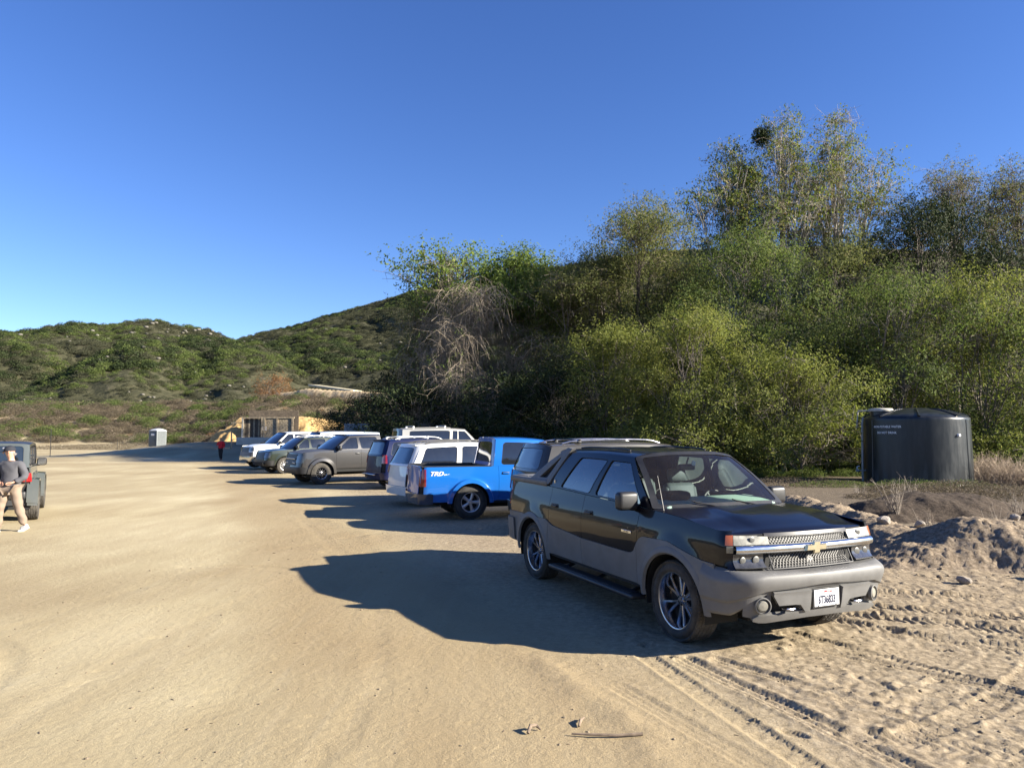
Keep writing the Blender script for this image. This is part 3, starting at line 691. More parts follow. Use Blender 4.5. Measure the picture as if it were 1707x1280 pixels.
def hood_panel(c, root, m, yfront, crown=.05, bulge=.02, gap=.006, creases=()):
    """from the cowl to the leading edge (yfront: half width there)"""
    ny = 37; Vv = np.linspace(-1, 1, ny); U = np.linspace(0, 1, 26)
    u, v = np.meshgrid(U, Vv, indexing='ij')
    # front edge: along the unrolled nose at height zf
    XE = np.array([c.FX(min(abs(q) * yfront, c.W * .995)) for q in Vv]); zfe = c.hzf
    PF = c.S(XE, np.full(ny, zfe) + c.hzc * (1 - np.abs(Vv) ** 2)); xe = PF[:, 0] - c.hback; 
    x0 = c.wsx0 + c.cbow * (1 - v ** 2) + c.cowlgap; x = x0 + (xe[None] - x0) * u
    def side_y(x): q = c.S(np.clip(x, -9, c.XF + c.rf * .35), c.beltf(np.clip(x, -9, c.XF)))[..., 1]; return q
    ys_ = np.minimum(side_y(x) - c.hin, 9); yfe = np.abs(v) * yfront
    t = sstep(.55, 1.0, u); y = v * (ys_ * (1 - t) + yfront * t)
    zs = c.beltf(np.clip(x, c.XR, c.XF)); zline = zs * (1 - t) + (zfe + c.hzc * (1 - v ** 2)) * t
    cr = crown * (1 - np.abs(v) ** 2.4) * (1 - t * .85); z = zline + cr
    for (yc, w, h) in creases: z = z + h * np.exp(-((np.abs(y) - yc) / w) ** 2) * sstep(.0, .15, u) * sstep(1.0, .8, u)
    z = z + bulge * sstep(.62, .40, np.abs(y)) * sstep(.0, .2, u) * sstep(1.0, .75, u)
    z = z - .035 * sstep(.93, 1.0, u) ** 2
    mb = MB(); panel(mb, np.stack([x, y, z], -1), .025, ref=(1.5, 0, .3)); return mb.build('hood', m, root)
def K(v): return lambda X: np.asarray(X, float) * 0 + v
def tile(c, root, name, X0, X1, z0, z1, m, off=0.0, parent=None, fl=.02, mode='sep', step=.04, nv=6, label=None, arch=False):
    """patch of the unrolled body; mode 'sep' = one object per side, 'join' = both halves one mesh"""
    z0f = z0 if callable(z0) else K(z0); z1f = z1 if callable(z1) else K(z1)
    mb = MB(); side_patch(c, mb, min(X0, X1), max(X0, X1), z0f, z1f, off, nv, fl, arch, step=step, g=0 if mode == 'join' else .002)
    if mode == 'join': return mb.build(name, m, parent or root, mirror=True)
    out = []
    for sg in (1, -1):
        q = MB(); q.v = [a * np.array([1, sg, 1]) for a in mb.v]; q.f = list(mb.f); q.mi = list(mb.mi); q.n = mb.n
        out.append(q.build(name, m, parent or root))
    return out
def both(mb):
    r = []
    for sg in (1, -1):
        q = MB(); q.v = [a * np.array([1, sg, 1]) for a in mb.v]; q.f = list(mb.f); q.mi = list(mb.mi); q.n = mb.n; r.append((sg, q))
    return r
def rear_wall(c, xb, xt, bow, zb_off=0.0, pw=5, kk=0.0):
    """surface closing the greenhouse behind; f(u, v, off) with u across, v up"""
    def f(u, v, off=0.0):
        w = u * 2 - 1; yb = c.G(np.array(xb), np.array(0.0))[1]; yt = c.railyf(xt)
        y = (yb + (yt - yb) * v) * w; bw = bow * (1 - np.abs(w) ** pw)
        z = (c.beltf(xb) + zb_off) + (headerz(c, w, xt) - c.beltf(xb) - zb_off) * v; x = xb + (xt - xb) * v - bw * (1 - kk * v)
        return np.stack([x - off, y, z], -1)
    return f
def seats(c, root, xs_, m, z=.80, ys=(-.40, .40), big=1.0):
    for x in xs_:
        for y in ys:
            mb = MB(); mb.bbox((x, y, z), (.50, .50, .16), .06, seg=3)
            R = (math.radians(14), 'Y'); mb.bbox((x - .27, y, z + .34), (.14, .46, .58), .06, (-math.radians(14), 'Y'))
            mb.bbox((x - .29, y - .21, z + .34), (.16, .07, .46), .03, (-math.radians(14), 'Y')); mb.bbox((x - .29, y + .21, z + .34), (.16, .07, .46), .03, (-math.radians(14), 'Y'))
            mb.bbox((x - .37, y, z + .72), (.10, .27, .17), .045, (-math.radians(10), 'Y')); mb.tube([(x - .36, y - .06, z + .55), (x - .37, y - .06, z + .68)], .008, 6); mb.tube([(x - .36, y + .06, z + .55), (x - .37, y + .06, z + .68)], .008, 6)
            mb.build('front_seat' if x > 0 else 'rear_seat', m, root)
def vehicle(name, label, cat, loc, yaw, spec, group='vehicles parked in the row along the trees', tscale=1.0):
    c = Car(**spec); s = c
    root = thing(name, label, cat, loc, yaw, group)
    P = s.paint; D = getattr(s, 'lowmat', None)
    chassis(c, root, s.floor)
    sill = K(s.sill)
    doors = s.doors           # list of (x_rear, x_front, cell (b0,b1,t0,t1), win margins)
    xfd = doors[0][1]; xrd = doors[-1][0]
    split = s.split if hasattr(s, 'split') else None
    # fenders
    top = lambda X: c.beltf(np.clip(X, c.XR, c.XF)) * 1.0 - .001
    fe = s.fend if hasattr(s, 'fend') else c.FX(s.W * .93)
    low = split if split else sill
    for sg, q in both((lambda mb: (side_patch(c, mb, xfd, fe, low, lambda X: np.minimum(top(X), s.fendtop(X)) if hasattr(s, 'fendtop') else top(X), nv=12), mb)[1])(MB())): q.build('front_fender', P, root)
    if split:
        for sg, q in both((lambda mb: (side_patch(c, mb, xfd, c.XF, sill, lambda X: split(X) - .003, off=.012, nv=8), mb)[1])(MB())): q.build('fender_cladding', D, root)
    # doors
    for i, (x0, x1, cell, win, mirror) in enumerate(doors):
        dn = 'front_door' if i == 0 else 'rear_door'
        mb = MB(); side_patch(c, mb, x0, x1, low, top, nv=12)
        f = cellmap(c, *cell); gl = MB(); rim = MB()
        ring_glass(f, mb, gl, rim, win, r=s.winr, asp=1.3)
        dp = {}
        for (sg, q), (_, g2), (_, r2) in zip(both(mb), both(gl), both(rim)):
            d = q.build(dn, P, root); dp[sg] = d
            w = g2.build('window', s.sideglass, d); r2.build('window_seal', M['black'], d)
        if split:
            m2 = MB(); side_patch(c, m2, x0, x1, sill, lambda X: split(X) - .003, off=.012, nv=6)
            for sg, q in both(m2): q.build('door_cladding', D, root)
        handles([(k, v) for k, v in dp.items()], c, x0 + (.17 if s.hflip else .17), s.hz_, s.handlemat)
        if i == 0 and s.mirr: mirror_part(root, c, s.mirr[0], s.mirr[1], s.mirrmat, sz=s.mirr[2], ext=s.mirr[3])
    # rear quarter or bed side
    xq = s.qend if hasattr(s, 'qend') else c.RX(s.W * .93)
    mb = MB(); side_patch(c, mb, xq, xrd, low, top, nv=12)
    for (cell, win) in s.qcells:
        f = cellmap(c, *cell); gl = MB(); rim = MB()
        if win:
            ring_glass(f, mb, gl, rim, win, r=s.winr, asp=1.3)
            for (sg, g2), (_, r2) in zip(both(gl), both(rim)): w = g2.build('quarter_window', s.sideglass, root); r2.build('quarter_window_seal', M['black'], w)
        else:
            u, v = np.meshgrid(np.linspace(0, 1, 8), np.linspace(0, 1, 10), indexing='ij'); panel(mb, f(u, v), .02)
    for sg, q in both(mb): q.build('bed_side' if s.bed else 'rear_quarter', P, root)
    if split:
        m2 = MB(); side_patch(c, m2, xq, xrd, sill, lambda X: split(X) - .003, off=.012, nv=6)
        for sg, q in both(m2): q.build('quarter_cladding', D, root)
    # A pillar strip between windscreen and first door cell
    roof_panel(c, root, s.roofpaint if hasattr(s, 'roofpaint') else P, s.crown_, grooves=s.grooves)
    windscreen(c, root, gm=s.wsglass)
    f0 = doors[0][2]
    f = cellmap(c, f0[1], c.wsx0, f0[3], c.wsx1); u, v = np.meshgrid(np.linspace(0, 1, 5), np.linspace(0, 1, 14), indexing='ij'); mb = MB(); panel(mb, f(u, v), .03)
    for sg, q in both(mb): q.build('windscreen_pillar', P, root)
    # cowl
    mb = MB(); Vv = np.linspace(-1, 1, 21); y0 = float(c.G(np.array(c.wsx0), np.array(0.0))[1])
    R = []
    for t in (0, 1): R.append([(c.wsx0 - .05 + c.cbow * (1 - w * w) + t * (.06 + c.cowlgap), w * (y0 + .02), c.beltf(c.wsx0) + c.cowlrise * (1 - w * w) - .012) for w in Vv])
    mb.grid(np.array(R)); mb.build('cowl', M['black'], root)
    hood_panel(c, root, s.hoodmat if hasattr(s, 'hoodmat') else P, s.yhood, s.hcrown, s.hbulge, creases=s.hcreases)
    # greenhouse back
    f = rear_wall(c, *s.rw); mb = MB(); gl = MB(); rim = MB(); ring_glass(f, mb, gl, rim, s.rwin, r=.10, asp=2.0)
    o = mb.build('tailgate_frame' if not s.bed else 'cab_back', P, root); g = gl.build('rear_window', s.rearglass, root); rim.build('rear_window_seal', M['black'], g)
    if s.bed: truck_bed(c, root, P)
    for t in s.tiles: tile(c, root, *t[:7], **(t[7] if len(t) > 7 else {}))
    # wipers
    for y in (-.12, .42):
        mb = MB(); x = c.wsx0 + c.cbow * .9; z = c.beltf(c.wsx0) + c.cowlrise; mb.tube([(x + .04, y, z - .01), (x - .03, y - .30, z + .045), (x - .05, y - .34, z + .06)], .008, 5); mb.build('wiper', M['black'], root)
    add_wheels(root, c, s.rim, s.rimr, s.rimmat, s.tread, s.tyrem, n=s.tn, tw=s.tw, track=getattr(s, 'track', None))
    return root, c
def truck_bed(c, root, P):
    x1 = c.rw[0] - c.rw[2] - .03; x0 = c.xr + .06; fz = c.bedfloor; wi = c.W - .12
    X = np.linspace(x0, x1, 12); zt = c.beltf(X); mb = MB()
    for sg in (-1, 1):
        mb.grid(np.array([[(x, sg * wi, fz) for x in X], [(x, sg * wi, z) for x, z in zip(X, zt)]]))
    mb.grid(np.array([[(x, -wi, fz) for x in X], [(x, wi, fz) for x in X]]))
    mb.box((x1, 0, (fz + zt[-1]) / 2), (.03, wi * 2, zt[-1] - fz)); mb.build('bed_liner', M['black'], root)
    for sg in (-1, 1):
        mb = MB(); Yo = c.S(np.clip(X, c.XR, c.XF), zt)[:, 1] + .004
        Q = np.array([[(x, sg * yo, z - .012) for x, yo, z in zip(X, Yo, zt)], [(x, sg * yo, z + .012) for x, yo, z in zip(X, Yo, zt)], [(x, sg * (wi - .01), z + .012) for x, z in zip(X, zt)], [(x, sg * (wi - .01), z - .03) for x, z in zip(X, zt)]]); mb.grid(Q); mb.build('bed_rail_cap', M['black'], root)
    xe = c.xr + .03; zr = float(c.beltf(c.XR)); mb = MB(); mb.bbox((xe + .03, 0, (fz + zr) / 2 + .0), (.05, wi * 2, zr - fz), .012); mb.build('tailgate_inner', P, root)
def put(refl, yaw, px, py=None, Y=None, z=0.0):
    """where the vehicle's origin goes so that its local point refl stands at the ground seen at pixel (px, py) or at depth Y"""
    u = (px - 853.5) / 1184
    if Y is None:
        v = (640 - py) / 1184; p = .067657; d = Vector((u, math.cos(p) - v * math.sin(p), math.sin(p) + v * math.cos(p))); t = (z - 2.0914) / d.z; X, Yw = d.x * t, d.y * t
    else: Yw = Y; X = u * Y
    c, s = math.cos(yaw), math.sin(yaw); x = X - (c * refl[0] - s * refl[1]); y = Yw - (s * refl[0] + c * refl[1])
    return (x, y, float(base_h(np.array([x]), np.array([y]))[0]))
COMMON = dict(te=0, Ra=.44, fl=.012, flw=.09, ghin=.025, ghb=.02, cbow=.16, rbow=.06, rbowr=.03, cowlrise=.03, cowlgap=.03, hin=.012, hback=.02, hzc=.02, hcrown=.045, hbulge=.012, hcreases=(),
    winr=.11, hflip=False, handlemat=None, mirrmat=None, wsglass=None, grooves=0, crown_=.06, tp=.05, tpr=.03, floor=.42, tread='at', tyrem='tyre_dusty', tn=110, tw=.26, bed=False, bedfloor=.78)
def spec(**k):
    d = dict(COMMON); d.update(k)
    d['handlemat'] = d['handlemat'] or d['paint']; d['mirrmat'] = d['mirrmat'] or M['black']; d['wsglass'] = d['wsglass'] or M['tint']
    d.setdefault('sideglass', M['tint']); d.setdefault('rearglass', M['tint'])
    ry = d['raily']; rz = d['railz_']; d['railyf'] = scurve(ry); d['railz'] = scurve(rz)
    return d
# ------------------------------------------------------------------ the black pickup in front
def build_hero():
    P = paint('black_paint', (.002, .0025, .006), 0, .3, dust=.035, top=.2, coatr=.02, coat=.55)
    G_ = M['grayplast']; g = M['glass']
    split = curve([(-2.8, .885), (-2.2, .90), (-1.22, .90), (-1.12, .865), (-1.02, .835), (-.2, .775), (.90, .765), (.97, .79), (1.06, .93), (1.15, .975), (1.62, .985), (2.1, .875), (2.8, .84)])
    yaw = -1.165911
    sp = spec(wb=3.30, R=.40, Ra=.475, W=1.0, xf=2.56, xr=-2.70, rf=.29, rr=.22, sill=.455, floor=.44, tp=.045, tpr=.03, fl=.035, flw=.20,
        sec=[(.3, .95), (.5, .975), (.75, .995), (.95, 1.0), (1.05, .995), (1.14, .975), (1.25, .945), (1.36, .92), (1.5, .9)],
        belt=[(-3, 1.345), (-1.3, 1.335), (0, 1.295), (1.15, 1.262), (1.7, 1.235), (2.1, 1.195), (2.5, 1.15)],
        tiltf=[(.3, .10), (.45, .03), (.62, .0), (.80, .0), (.86, .09), (1.04, .11), (1.16, .16)], tiltr=[(.3, .05), (.5, 0), (.7, 0), (.9, .05), (1.4, .09)],
        raily=[(-1.3, .70), (.7, .705)], railz_=[(-1.3, 1.79), (-.3, 1.80), (.7, 1.775)], crown_=.085, rbow=.10, cbow=.17, cowlrise=.02,
        wsx0=1.20, wsx1=.56, rfx=-1.05, paint=P, sideglass=glass_clear('door_glass', (.26, .30, .32), 2.6), rearglass=glass_clear('door_glass'), wsglass=g,
        doors=[(-.215, 1.03, (-.13, 1.10, .09, .50), (.07, .06, .035, .10), 1), (-1.14, -.215, (-1.07, -.13, -.72, .09), (.085, .06, .035, .10), 0)],
        split=split, lowmat=G_, hz_=1.085, handlemat=M['black'], mirr=(.93, 1.33, (.13, .25, .20), .15), mirrmat=M['black'], winr=.07,
        qcells=[((-1.30, -1.07, -1.0, -.72), None)], bed=True, bedfloor=.85, rw=(-1.28, -1.03, .03), rwin=(.12, .12, .14, .16),
        yhood=.87, hzf=1.138, hzc=.02, hback=.03, hcrown=.035, hbulge=.028, hcreases=((.60, .03, .006),), grooves=7,
        rim='duo', rimr=.282, rimmat=M['dchrome'], tn=200, tw=.27, track=.845, tyrem='tyre_dusty', tiles=[], fend=1.8)
    fx = lambda y: 0
    c0 = Car(**sp)
    sp['fend'] = c0.FX(.905)
    T = []
    XB0 = 2.13
    yb = c0.FX
    # headlamps: upper lens, lower lens; amber corner
    T += [('headlight', yb(.52), yb(.90), 1.045, lambda X: np.interp(X, [yb(.95), yb(.52)], [1.135, 1.11]), M['lampdull'], .012),
          ('lower_headlight', yb(.58), yb(.90), .842, .965, M['lamp'], .006),
          ('turn_signal', yb(.90), yb(.965), 1.045, lambda X: X * 0 + 1.135, M['amber'], .010),
          ('corner_reflector', yb(.90), yb(.955), .98, 1.04, M['lampdull'], .010),
          ('nose_filler', c0.Xc, yb(.955), .80, 1.135, M['black'], -.035, dict(mode='join')),
          ('nose_brow', yb(.55), c0.Xc, 1.112, 1.142, P, .004, dict(mode='join')),
          ('nose_corner', yb(.955), yb(.90), .80, .976, P, .0)]
    # bumper: upper face, ledge, lower face
    T += [('bumper_face', c0.Xc, XB0, lambda X: np.interp(X, [XB0, XB0 + .3, yb(.7), yb(.1)], [.40, .42, .60, .655]), lambda X: np.interp(X, [XB0, c0.XF, c0.Xc], [.86, .82, .80]), G_, (lambda X, Z, v: np.interp(v, [0, .05, .30, .36, .78, .84, 1.0], [.0, .022, .030, .052, .062, .054, .012])[None] + 0 * Z), dict(mode='join', arch=True, nv=34)),
          ]
    sp['tiles'] = T
    x, y = 1.8628889964242432, 9.146047924135694
    root, c = vehicle('pickup_truck', 'black four-door pickup with grey lower cladding and cross-barred grille, nearest the camera', 'pickup truck', (x, y, float(base_h(np.array([x]), np.array([y]))[0]) - .012), yaw, sp, group='vehicles parked in the row along the trees')
    FX = c.FX
    # bumper ledge (top of bumper back to nose)
    X = np.linspace(XB0 + .05, c.Xc, 40); zt = np.interp(X, [XB0, c.XF, c.Xc], [.86, .82, .80]); A = c.S(X, zt, .012); B = c.S(X, zt + .025, -.02); mb = MB(); mb.grid(np.array([A, B])); mb.build('bumper_step_pad', G_, root, mirror=True)
    # lower bumper: raised centre section with plate recess, tow openings, fog lamps
    def strip(name, ys, zlo, zhi, off, m, parent=root, mode='join', nv=6, fl=.05):
        mb = MB(); XX = np.array([FX(q) for q in ys]); zl = np.array(zlo); zh = np.array(zhi); v = np.linspace(0, 1, nv); Z = zl[:, None] + (zh - zl)[:, None] * v
        panel(mb, c.S(XX[:, None] + 0 * Z, Z, off), fl, ref=(1.8, 0, .7))
        if mode == 'join': return mb.build(name, m, parent, mirror=True)
        return [q.build(name, m, parent) for sg, q in both(mb)]
    strip('bumper_centre_bar', np.linspace(0, .30, 9), [.475] * 9, [.655] * 9, .030, G_)
    strip('bumper_lower_lip', [0, .1, .2, .3, .4, .5, .58, .66, .74, .8], [.405, .405, .405, .40, .395, .39, .385, .38, .385, .40], [.475, .475, .475, .47, .455, .45, .45, .45, .44, .42], .045, G_)
    strip('bumper_wing', [.20, .26, .32, .38, .44, .50, .56, .62], [.47, .47, .53, .535, .535, .535, .535, .62], [.665] * 8, .065, G_, mode='sep')
    strip('bumper_skirt', [.62, .68, .75, .82, .88], [.45, .43, .42, .42, .43], [.64, .60, .56, .55, .55], .02, G_, mode='sep', fl=.03)
    mb = MB(); XX = np.array([FX(q) for q in np.linspace(0, .86, 20)]); Z = np.linspace(.40, .67, 5); mb.grid(c.S(XX[:, None] + 0 * Z[None], Z[None] + 0 * XX[:, None], -.03)); mb.build('bumper_back', M['matblack'], root, mirror=True)
    for sg in (1, -1):       # fog lamps and tow hooks
        p = c.S(np.array(FX(.72)), np.array(.535), .045) * np.array([1, sg, 1]); n = Vector((1, sg * .35, 0)).normalized(); mb = MB()
        mb.lathe([(.0005, .012), (.040, .008), (.052, -.004), (.060, -.03)], 24, axis='x'); V = np.concatenate(mb.v); ang = math.atan2(n.y, n.x); R = np.array(Matrix.Rotation(ang, 3, 'Z')); mb.v = [V @ R.T + p]; mb.build('fog_lamp', mat('fog_lens', (.26, .25, .21), .3, .1), root)
        mb = MB(); mb.lathe([(.062, -.02), (.066, .012), (.074, .010), (.078, -.02)], 24, axis='x'); V = np.concatenate(mb.v); mb.v = [V @ R.T + p]; mb.build('fog_lamp_ring', G_, root)
        p = c.S(np.array(FX(.44)), np.array(.492), .02) * np.array([1, sg, 1]); mb = MB(); mb.tube([p + np.array([.0, -.05, .0]), p + np.array([.05, -.045, .0]), p + np.array([.065, 0, .0]), p + np.array([.05, .045, 0]), p + np.array([0, .05, 0])], .011, 6); mb.build('tow_hook', M['dchrome'], root)
    # licence plate
    pc = c.S(np.array(FX(.0)), np.array(.562), .045); px_ = pc[0] + .012
    mb = MB(); mb.bbox((px_ - .006, 0, .562), (.006, .335, .175), .002, seg=1); fr = mb.build('plate_frame', M['black'], root)
    mb = MB(); mb.bbox((px_, 0, .562), (.006, .305, .152), .002, seg=1); pl = mb.build('licence_plate', M['white'], root)
    navy = mat('plate_navy', (.004, .008, .035), .6); text_part('plate_number', '6T36833', .098, navy, pl, (px_ + .004, 0, .512), (0, 1, 0), (0, 0, 1), .001, xs=.60, bold=.0035)
    text_part('plate_state', 'California', .034, mat('plate_red', (.5, .03, .03), .4), pl, (px_ + .004, 0, .608), (0, 1, 0), (0, 0, 1), .001, shear=.3)
    for q in (-.11, .11):
        for zz in (.495, .629): mb = MB(); mb.lathe([(.0005, .004), (.007, .003), (.008, 0)], 8, axis='x', center=(px_ + .003, q, zz)); mb.build('plate_screw', M['dchrome'], pl)
    # chrome bar and bowtie
    ybar = np.linspace(0, .885, 30); XX = np.array([FX(q) for q in ybar]); th = np.linspace(-PI / 2, PI / 2, 9); Pb = []
    for X_ in XX:
        row = []
        for t in th:
            row.append(c.S(np.array(X_), np.array(1.005 + .036 * math.sin(t)), .012 + .035 * math.cos(t)))
        Pb.append(row)
    mb = MB(); mb.grid(np.array(Pb)); mb.build('grille_bar', M['chrome'], root, mirror=True)
    xb = c.S(np.array(c.Xc), np.array(1.0), .05)[0]; z0 = 1.005
    V = [(-.165, .028), (-.055, .028), (-.045, .062), (.055, .062), (.045, .028), (.165, .028), (.150, -.028), (.045, -.028), (.035, -.062), (-.055, -.062), (-.045, -.028), (-.18, -.028)]
    V = [(y * .82, z * 1.0) for y, z in V]; mb = MB(); F0 = [(xb, y, z0 + z) for y, z in V]; cx_ = [(xb + .018, y * .86, z0 + z * .78) for y, z in V]; n = len(V)
    mb.add(F0 + cx_, [(i, (i + 1) % n, (i + 1) % n + n, i + n) for i in range(n)] + [(n + 11, n + 0, n + 1, n + 10), (n + 1, n + 2, n + 3, n + 4, n + 7, n + 8, n + 9, n + 10), (n + 4, n + 5, n + 6, n + 7)]); mb.build('bowtie_emblem', mat('pale_gold_emblem', (.62, .55, .38), .28, .85), root, smooth=20)
    # woven grilles
    for nm, (y1, zl, zh) in (('upper_grille', (.50, 1.05, 1.108)), ('lower_grille', (.50, .842, .955))):
        fr = MB(); XX = np.array([FX(q) for q in np.linspace(0, y1 + .02, 20)])
        for z_ in (zl - .006, zh + .006): fr.tube([c.S(np.array(X_), np.array(z_), -.006) for X_ in XX], .007, 6)
        fr.tube([c.S(np.array(FX(y1 + .02)), np.array(z_), -.006) for z_ in (zl - .006, zh + .006)], .007, 6)
        go = fr.build(nm, M['black'], root, mirror=True); gm = MB(); H = zh - zl; p = .036
        q = -y1 - H
        while q < y1:
            for d in (1, -1):
                a, b = (q, q + H * 1.0); za, zb_ = (zl, zh) if d == 1 else (zh, zl)
                ta, tb = 0, 1
                if a < -y1: ta = (-y1 - a) / (b - a)
                if b > y1: tb = (y1 - a) / (b - a)
                if tb <= ta: continue
                pts = []
                for t in (ta, (ta + tb) / 2, tb):
                    yy = a + (b - a) * t; zz = za + (zb_ - za) * t; pt = c.S(np.array(FX(abs(yy))), np.array(zz), -.012 + (.003 * d)); pts.append((pt[0], pt[1] * (1 if yy > 0 else -1), pt[2]))
                gm.tube(pts, .0030, 4, cap=False)
            q += p
        gm.build('grille_mesh', mat('grille_metal', (.12, .118, .115), .55, .4), go)
    for sg in (1, -1):      # lamp innards (reflector bowls read through the lens as brighter discs)
        for yy, zz, r in ((.66, .905, .038), (.80, .905, .034), (.70, 1.085, .030)):
            p = c.S(np.array(FX(yy)), np.array(zz), .0125 if zz < 1 else .0185); mb = MB(); mb.lathe([(.0005, .002), (r * .7, .004), (r, 0)], 20, axis='x', center=(p[0], p[1] * sg, p[2])); mb.build('lamp_reflector', mat('lamp_bowl', (.11, .11, .105), .4, .5), root)
        xx = [FX(q) for q in (.57, .91)]
        mb = MB(); mb.tube([c.S(np.array(FX(q)), np.array(.972), .012) * np.array([1, sg, 1]) for q in np.linspace(.56, .90, 8)], .005, 5); mb.tube([c.S(np.array(FX(q)), np.array(.838), .010) * np.array([1, sg, 1]) for q in np.linspace(.56, .90, 8)], .006, 5); mb.build('headlight_trim', M['black'], root)
    # running boards
    for sg in (1, -1):
        mb = MB(); mb.bbox((.09, sg * 1.02, .325), (2.02, .19, .055), .022, seg=3)
        for q in (-.7, .09, .85): mb.tube([(q, sg * .95, .33), (q, sg * .7, .42)], .022, 6)
        mb.bbox((.09, sg * 1.03, .357), (1.85, .12, .010), .004, seg=1); mb.build('running_board', M['black'] , root)
    # wheel-arch lips in grey
    for xa, za, Ra in c.arch:
        for sg in (1, -1):
            A = np.linspace(-.05, PI + .05, 36); rr = np.array([Ra - .012, Ra + .008, Ra + .045, Ra + .075]); of = [.004, .026, .024, .006]
            Pq = np.array([[c.S(np.array(xa + r * math.cos(a)), np.array(za + r * math.sin(a)), o) for r, o in zip(rr, of)] for a in A]); mb = MB(); mb.grid(Pq * np.array([1, sg, 1])); mb.build('wheel_arch_trim', G_, root)
    # grey sail panels with their triangular opening, and the three-piece bed cover
    for sg in (1, -1):
        A0 = np.array([-1.30, 1.365]); A1 = np.array([-1.00, 1.855]); Bk = np.array([-1.98, 1.385]); A1b = np.array([-1.13, 1.87])
        def yy(p): k = (p[1] - 1.34) / (1.80 - 1.34); return .915 + (.71 - .915) * k
        out = [A0 + np.array([0, 0]), np.array([-1.17, 1.60]), A1, A1b, np.array([-1.55, 1.66]), Bk]
        inn = [np.array([-1.42, 1.44]), np.array([-1.31, 1.60]), np.array([-1.22, 1.73]), np.array([-1.25, 1.73]), np.array([-1.46, 1.58]), np.array([-1.66, 1.44])]
        rows = []
        for t, o in ((0, -.06), (0, 0), (.5, .012), (1, 0), (1, -.07)):
            L = []
            for a, b in zip(out, inn):
                for q in (0,): p = a + (b - a) * t; L.append((p[0], sg * (yy(p) + o + .012), p[1]))
            rows.append(L)
        R = np.array(rows); R2 = []
        for r in R:
            L = []
            for i in range(len(r)):
                for t in (0, .33, .67): L.append(r[i] * (1 - t) + r[(i + 1) % len(r)] * t)
            R2.append(L)
        mb = MB(); mb.grid(np.array(R2), closev=True); pn = mb.build('sail_panel', G_, root)
        mb = MB(); L = [(p[0], sg * (yy(p) - .045), p[1]) for p in inn]; mb.add(L, [tuple(range(6))]); mb.build('sail_recess', M['black'], pn)
    for i in range(3):
        x1 = -1.36 - i * .44; mb = MB(); mb.bbox((x1 - .21, 0, 1.40 + .0), (.43, 1.62, .05), .02); mb.build('bed_cover', mat('grey_bed_cover', (.15, .15, .148), .6, var=.1), root)
    for sg in (1, -1): mb = MB(); mb.bbox((-2.0, sg * .865, 1.375), (1.30, .12, .085), .03); mb.build('bed_rail_pad', G_, root)
    # tailgate, rear bumper and lamps
    tile(c, root, 'tailgate', c.Xrc, c.RX(.80), .72, lambda X: c.beltf(X * 0 - 2.6), P, 0, mode='join'); tile(c, root, 'tail_light', c.RX(.80), c.RX(.985), .98, 1.32, M['red'], .01)
    tile(c, root, 'rear_bumper', c.Xrc, -2.32, .48, .80, G_, .04, mode='join')
    # door badge, keyhole bits, roof rack, antenna
    p = c.S(np.array(.83), np.array(.985)); mb = MB(); mb.bbox((.83, -(p[1] + .004), .985), (.20, .008, .032), .003, seg=1); bd = mb.build('door_badge', M['chrome'], root); text_part('badge_lettering', 'Z71 4X4', .026, M['black'], bd, (.83, -(p[1] + .0085), .977), (1, 0, 0), (0, 0, 1), .0006)
    p = c.G(np.array(-1.18), np.array(.16)); mb = MB(); mb.bbox((-1.17, -(p[1] + .004), p[2]), (.035, .006, .05), .002, seg=1); mb.build('pillar_badge', M['dchrome'], root)
    for sg in (1, -1):
        mb = MB(); pts = []
        for t in np.linspace(0, 1, 12):
            x_ = lerp(-.98, .25, t); pts.append((x_, sg * .56, float(c.railz(x_)) + .072 + .012 * min(1, min(t, 1 - t) * 8)))
        mb.tube(pts, .011, 8)
        mb.build('roof_rail', M['black'], root)
    pa = c.S(np.array(1.42), np.array(1.24)); mb = MB(); mb.tube([(1.35, -.86, 1.25), (1.24, -.86, 1.62)], [.004, .002], 5); mb.build('antenna', M['black'], root)
    # black gloss mirror caps have a grey foot; cabin
    cab = mat('cabin_trim', (.05, .053, .052), .7)
    mb = MB(); mb.bbox((1.02, 0, 1.24), (.52, 1.56, .16), .07, (math.radians(6), 'Y')); mb.bbox((.88, 0, 1.02), (.30, 1.5, .35), .05); mb.build('dashboard', mat('dash_cover', (.30, .42, .34), .9, var=.1), root)
    mb = MB(); mb.bbox((.2, 0, .52), (2.4, 1.6, .06), .02); mb.bbox((.45, 0, .82), (.7, .24, .22), .04); mb.bbox((-1.12, 0, 1.05), (.06, 1.6, .9), .02); mb.build('cabin_floor', cab, root)
    for sg in (1, -1):
        for cell in ((-.14, .96, .10, .46), (-1.07, -.14, -.75, .10)):
            u, v = np.meshgrid(np.linspace(0, 1, 4), [0, 1], indexing='ij'); mb = MB(); P_ = c.S(np.array([cell[0], cell[1]])[:, None] + np.zeros((2, 3)), np.array([.5, .9, 1.25])[None] + np.zeros((2, 3)), -.06); mb.grid(P_ * np.array([1, sg, 1])); mb.build('door_card', cab, root, recalc=False)
    seats(c, root, (.22,), M['seat'], z=.80); seats(c, root, (-.72,), M['seat'], z=.80)
    mb = MB(); A = np.linspace(0, 2 * PI, 25)[:-1]; ctr = np.array([.66, .40, 1.20]); tl = math.radians(-25)
    ring = [ctr + .19 * np.array([math.sin(a) * math.sin(-tl) * -1, math.cos(a), math.sin(a) * math.cos(tl)]) for a in A]; mb.tube([*ring, ring[0]], .015, 6)
    for a in (0, 8, 16): mb.tube([ctr, ring[a]], .014, 5)
    mb.build('steering_wheel', M['black'], root)
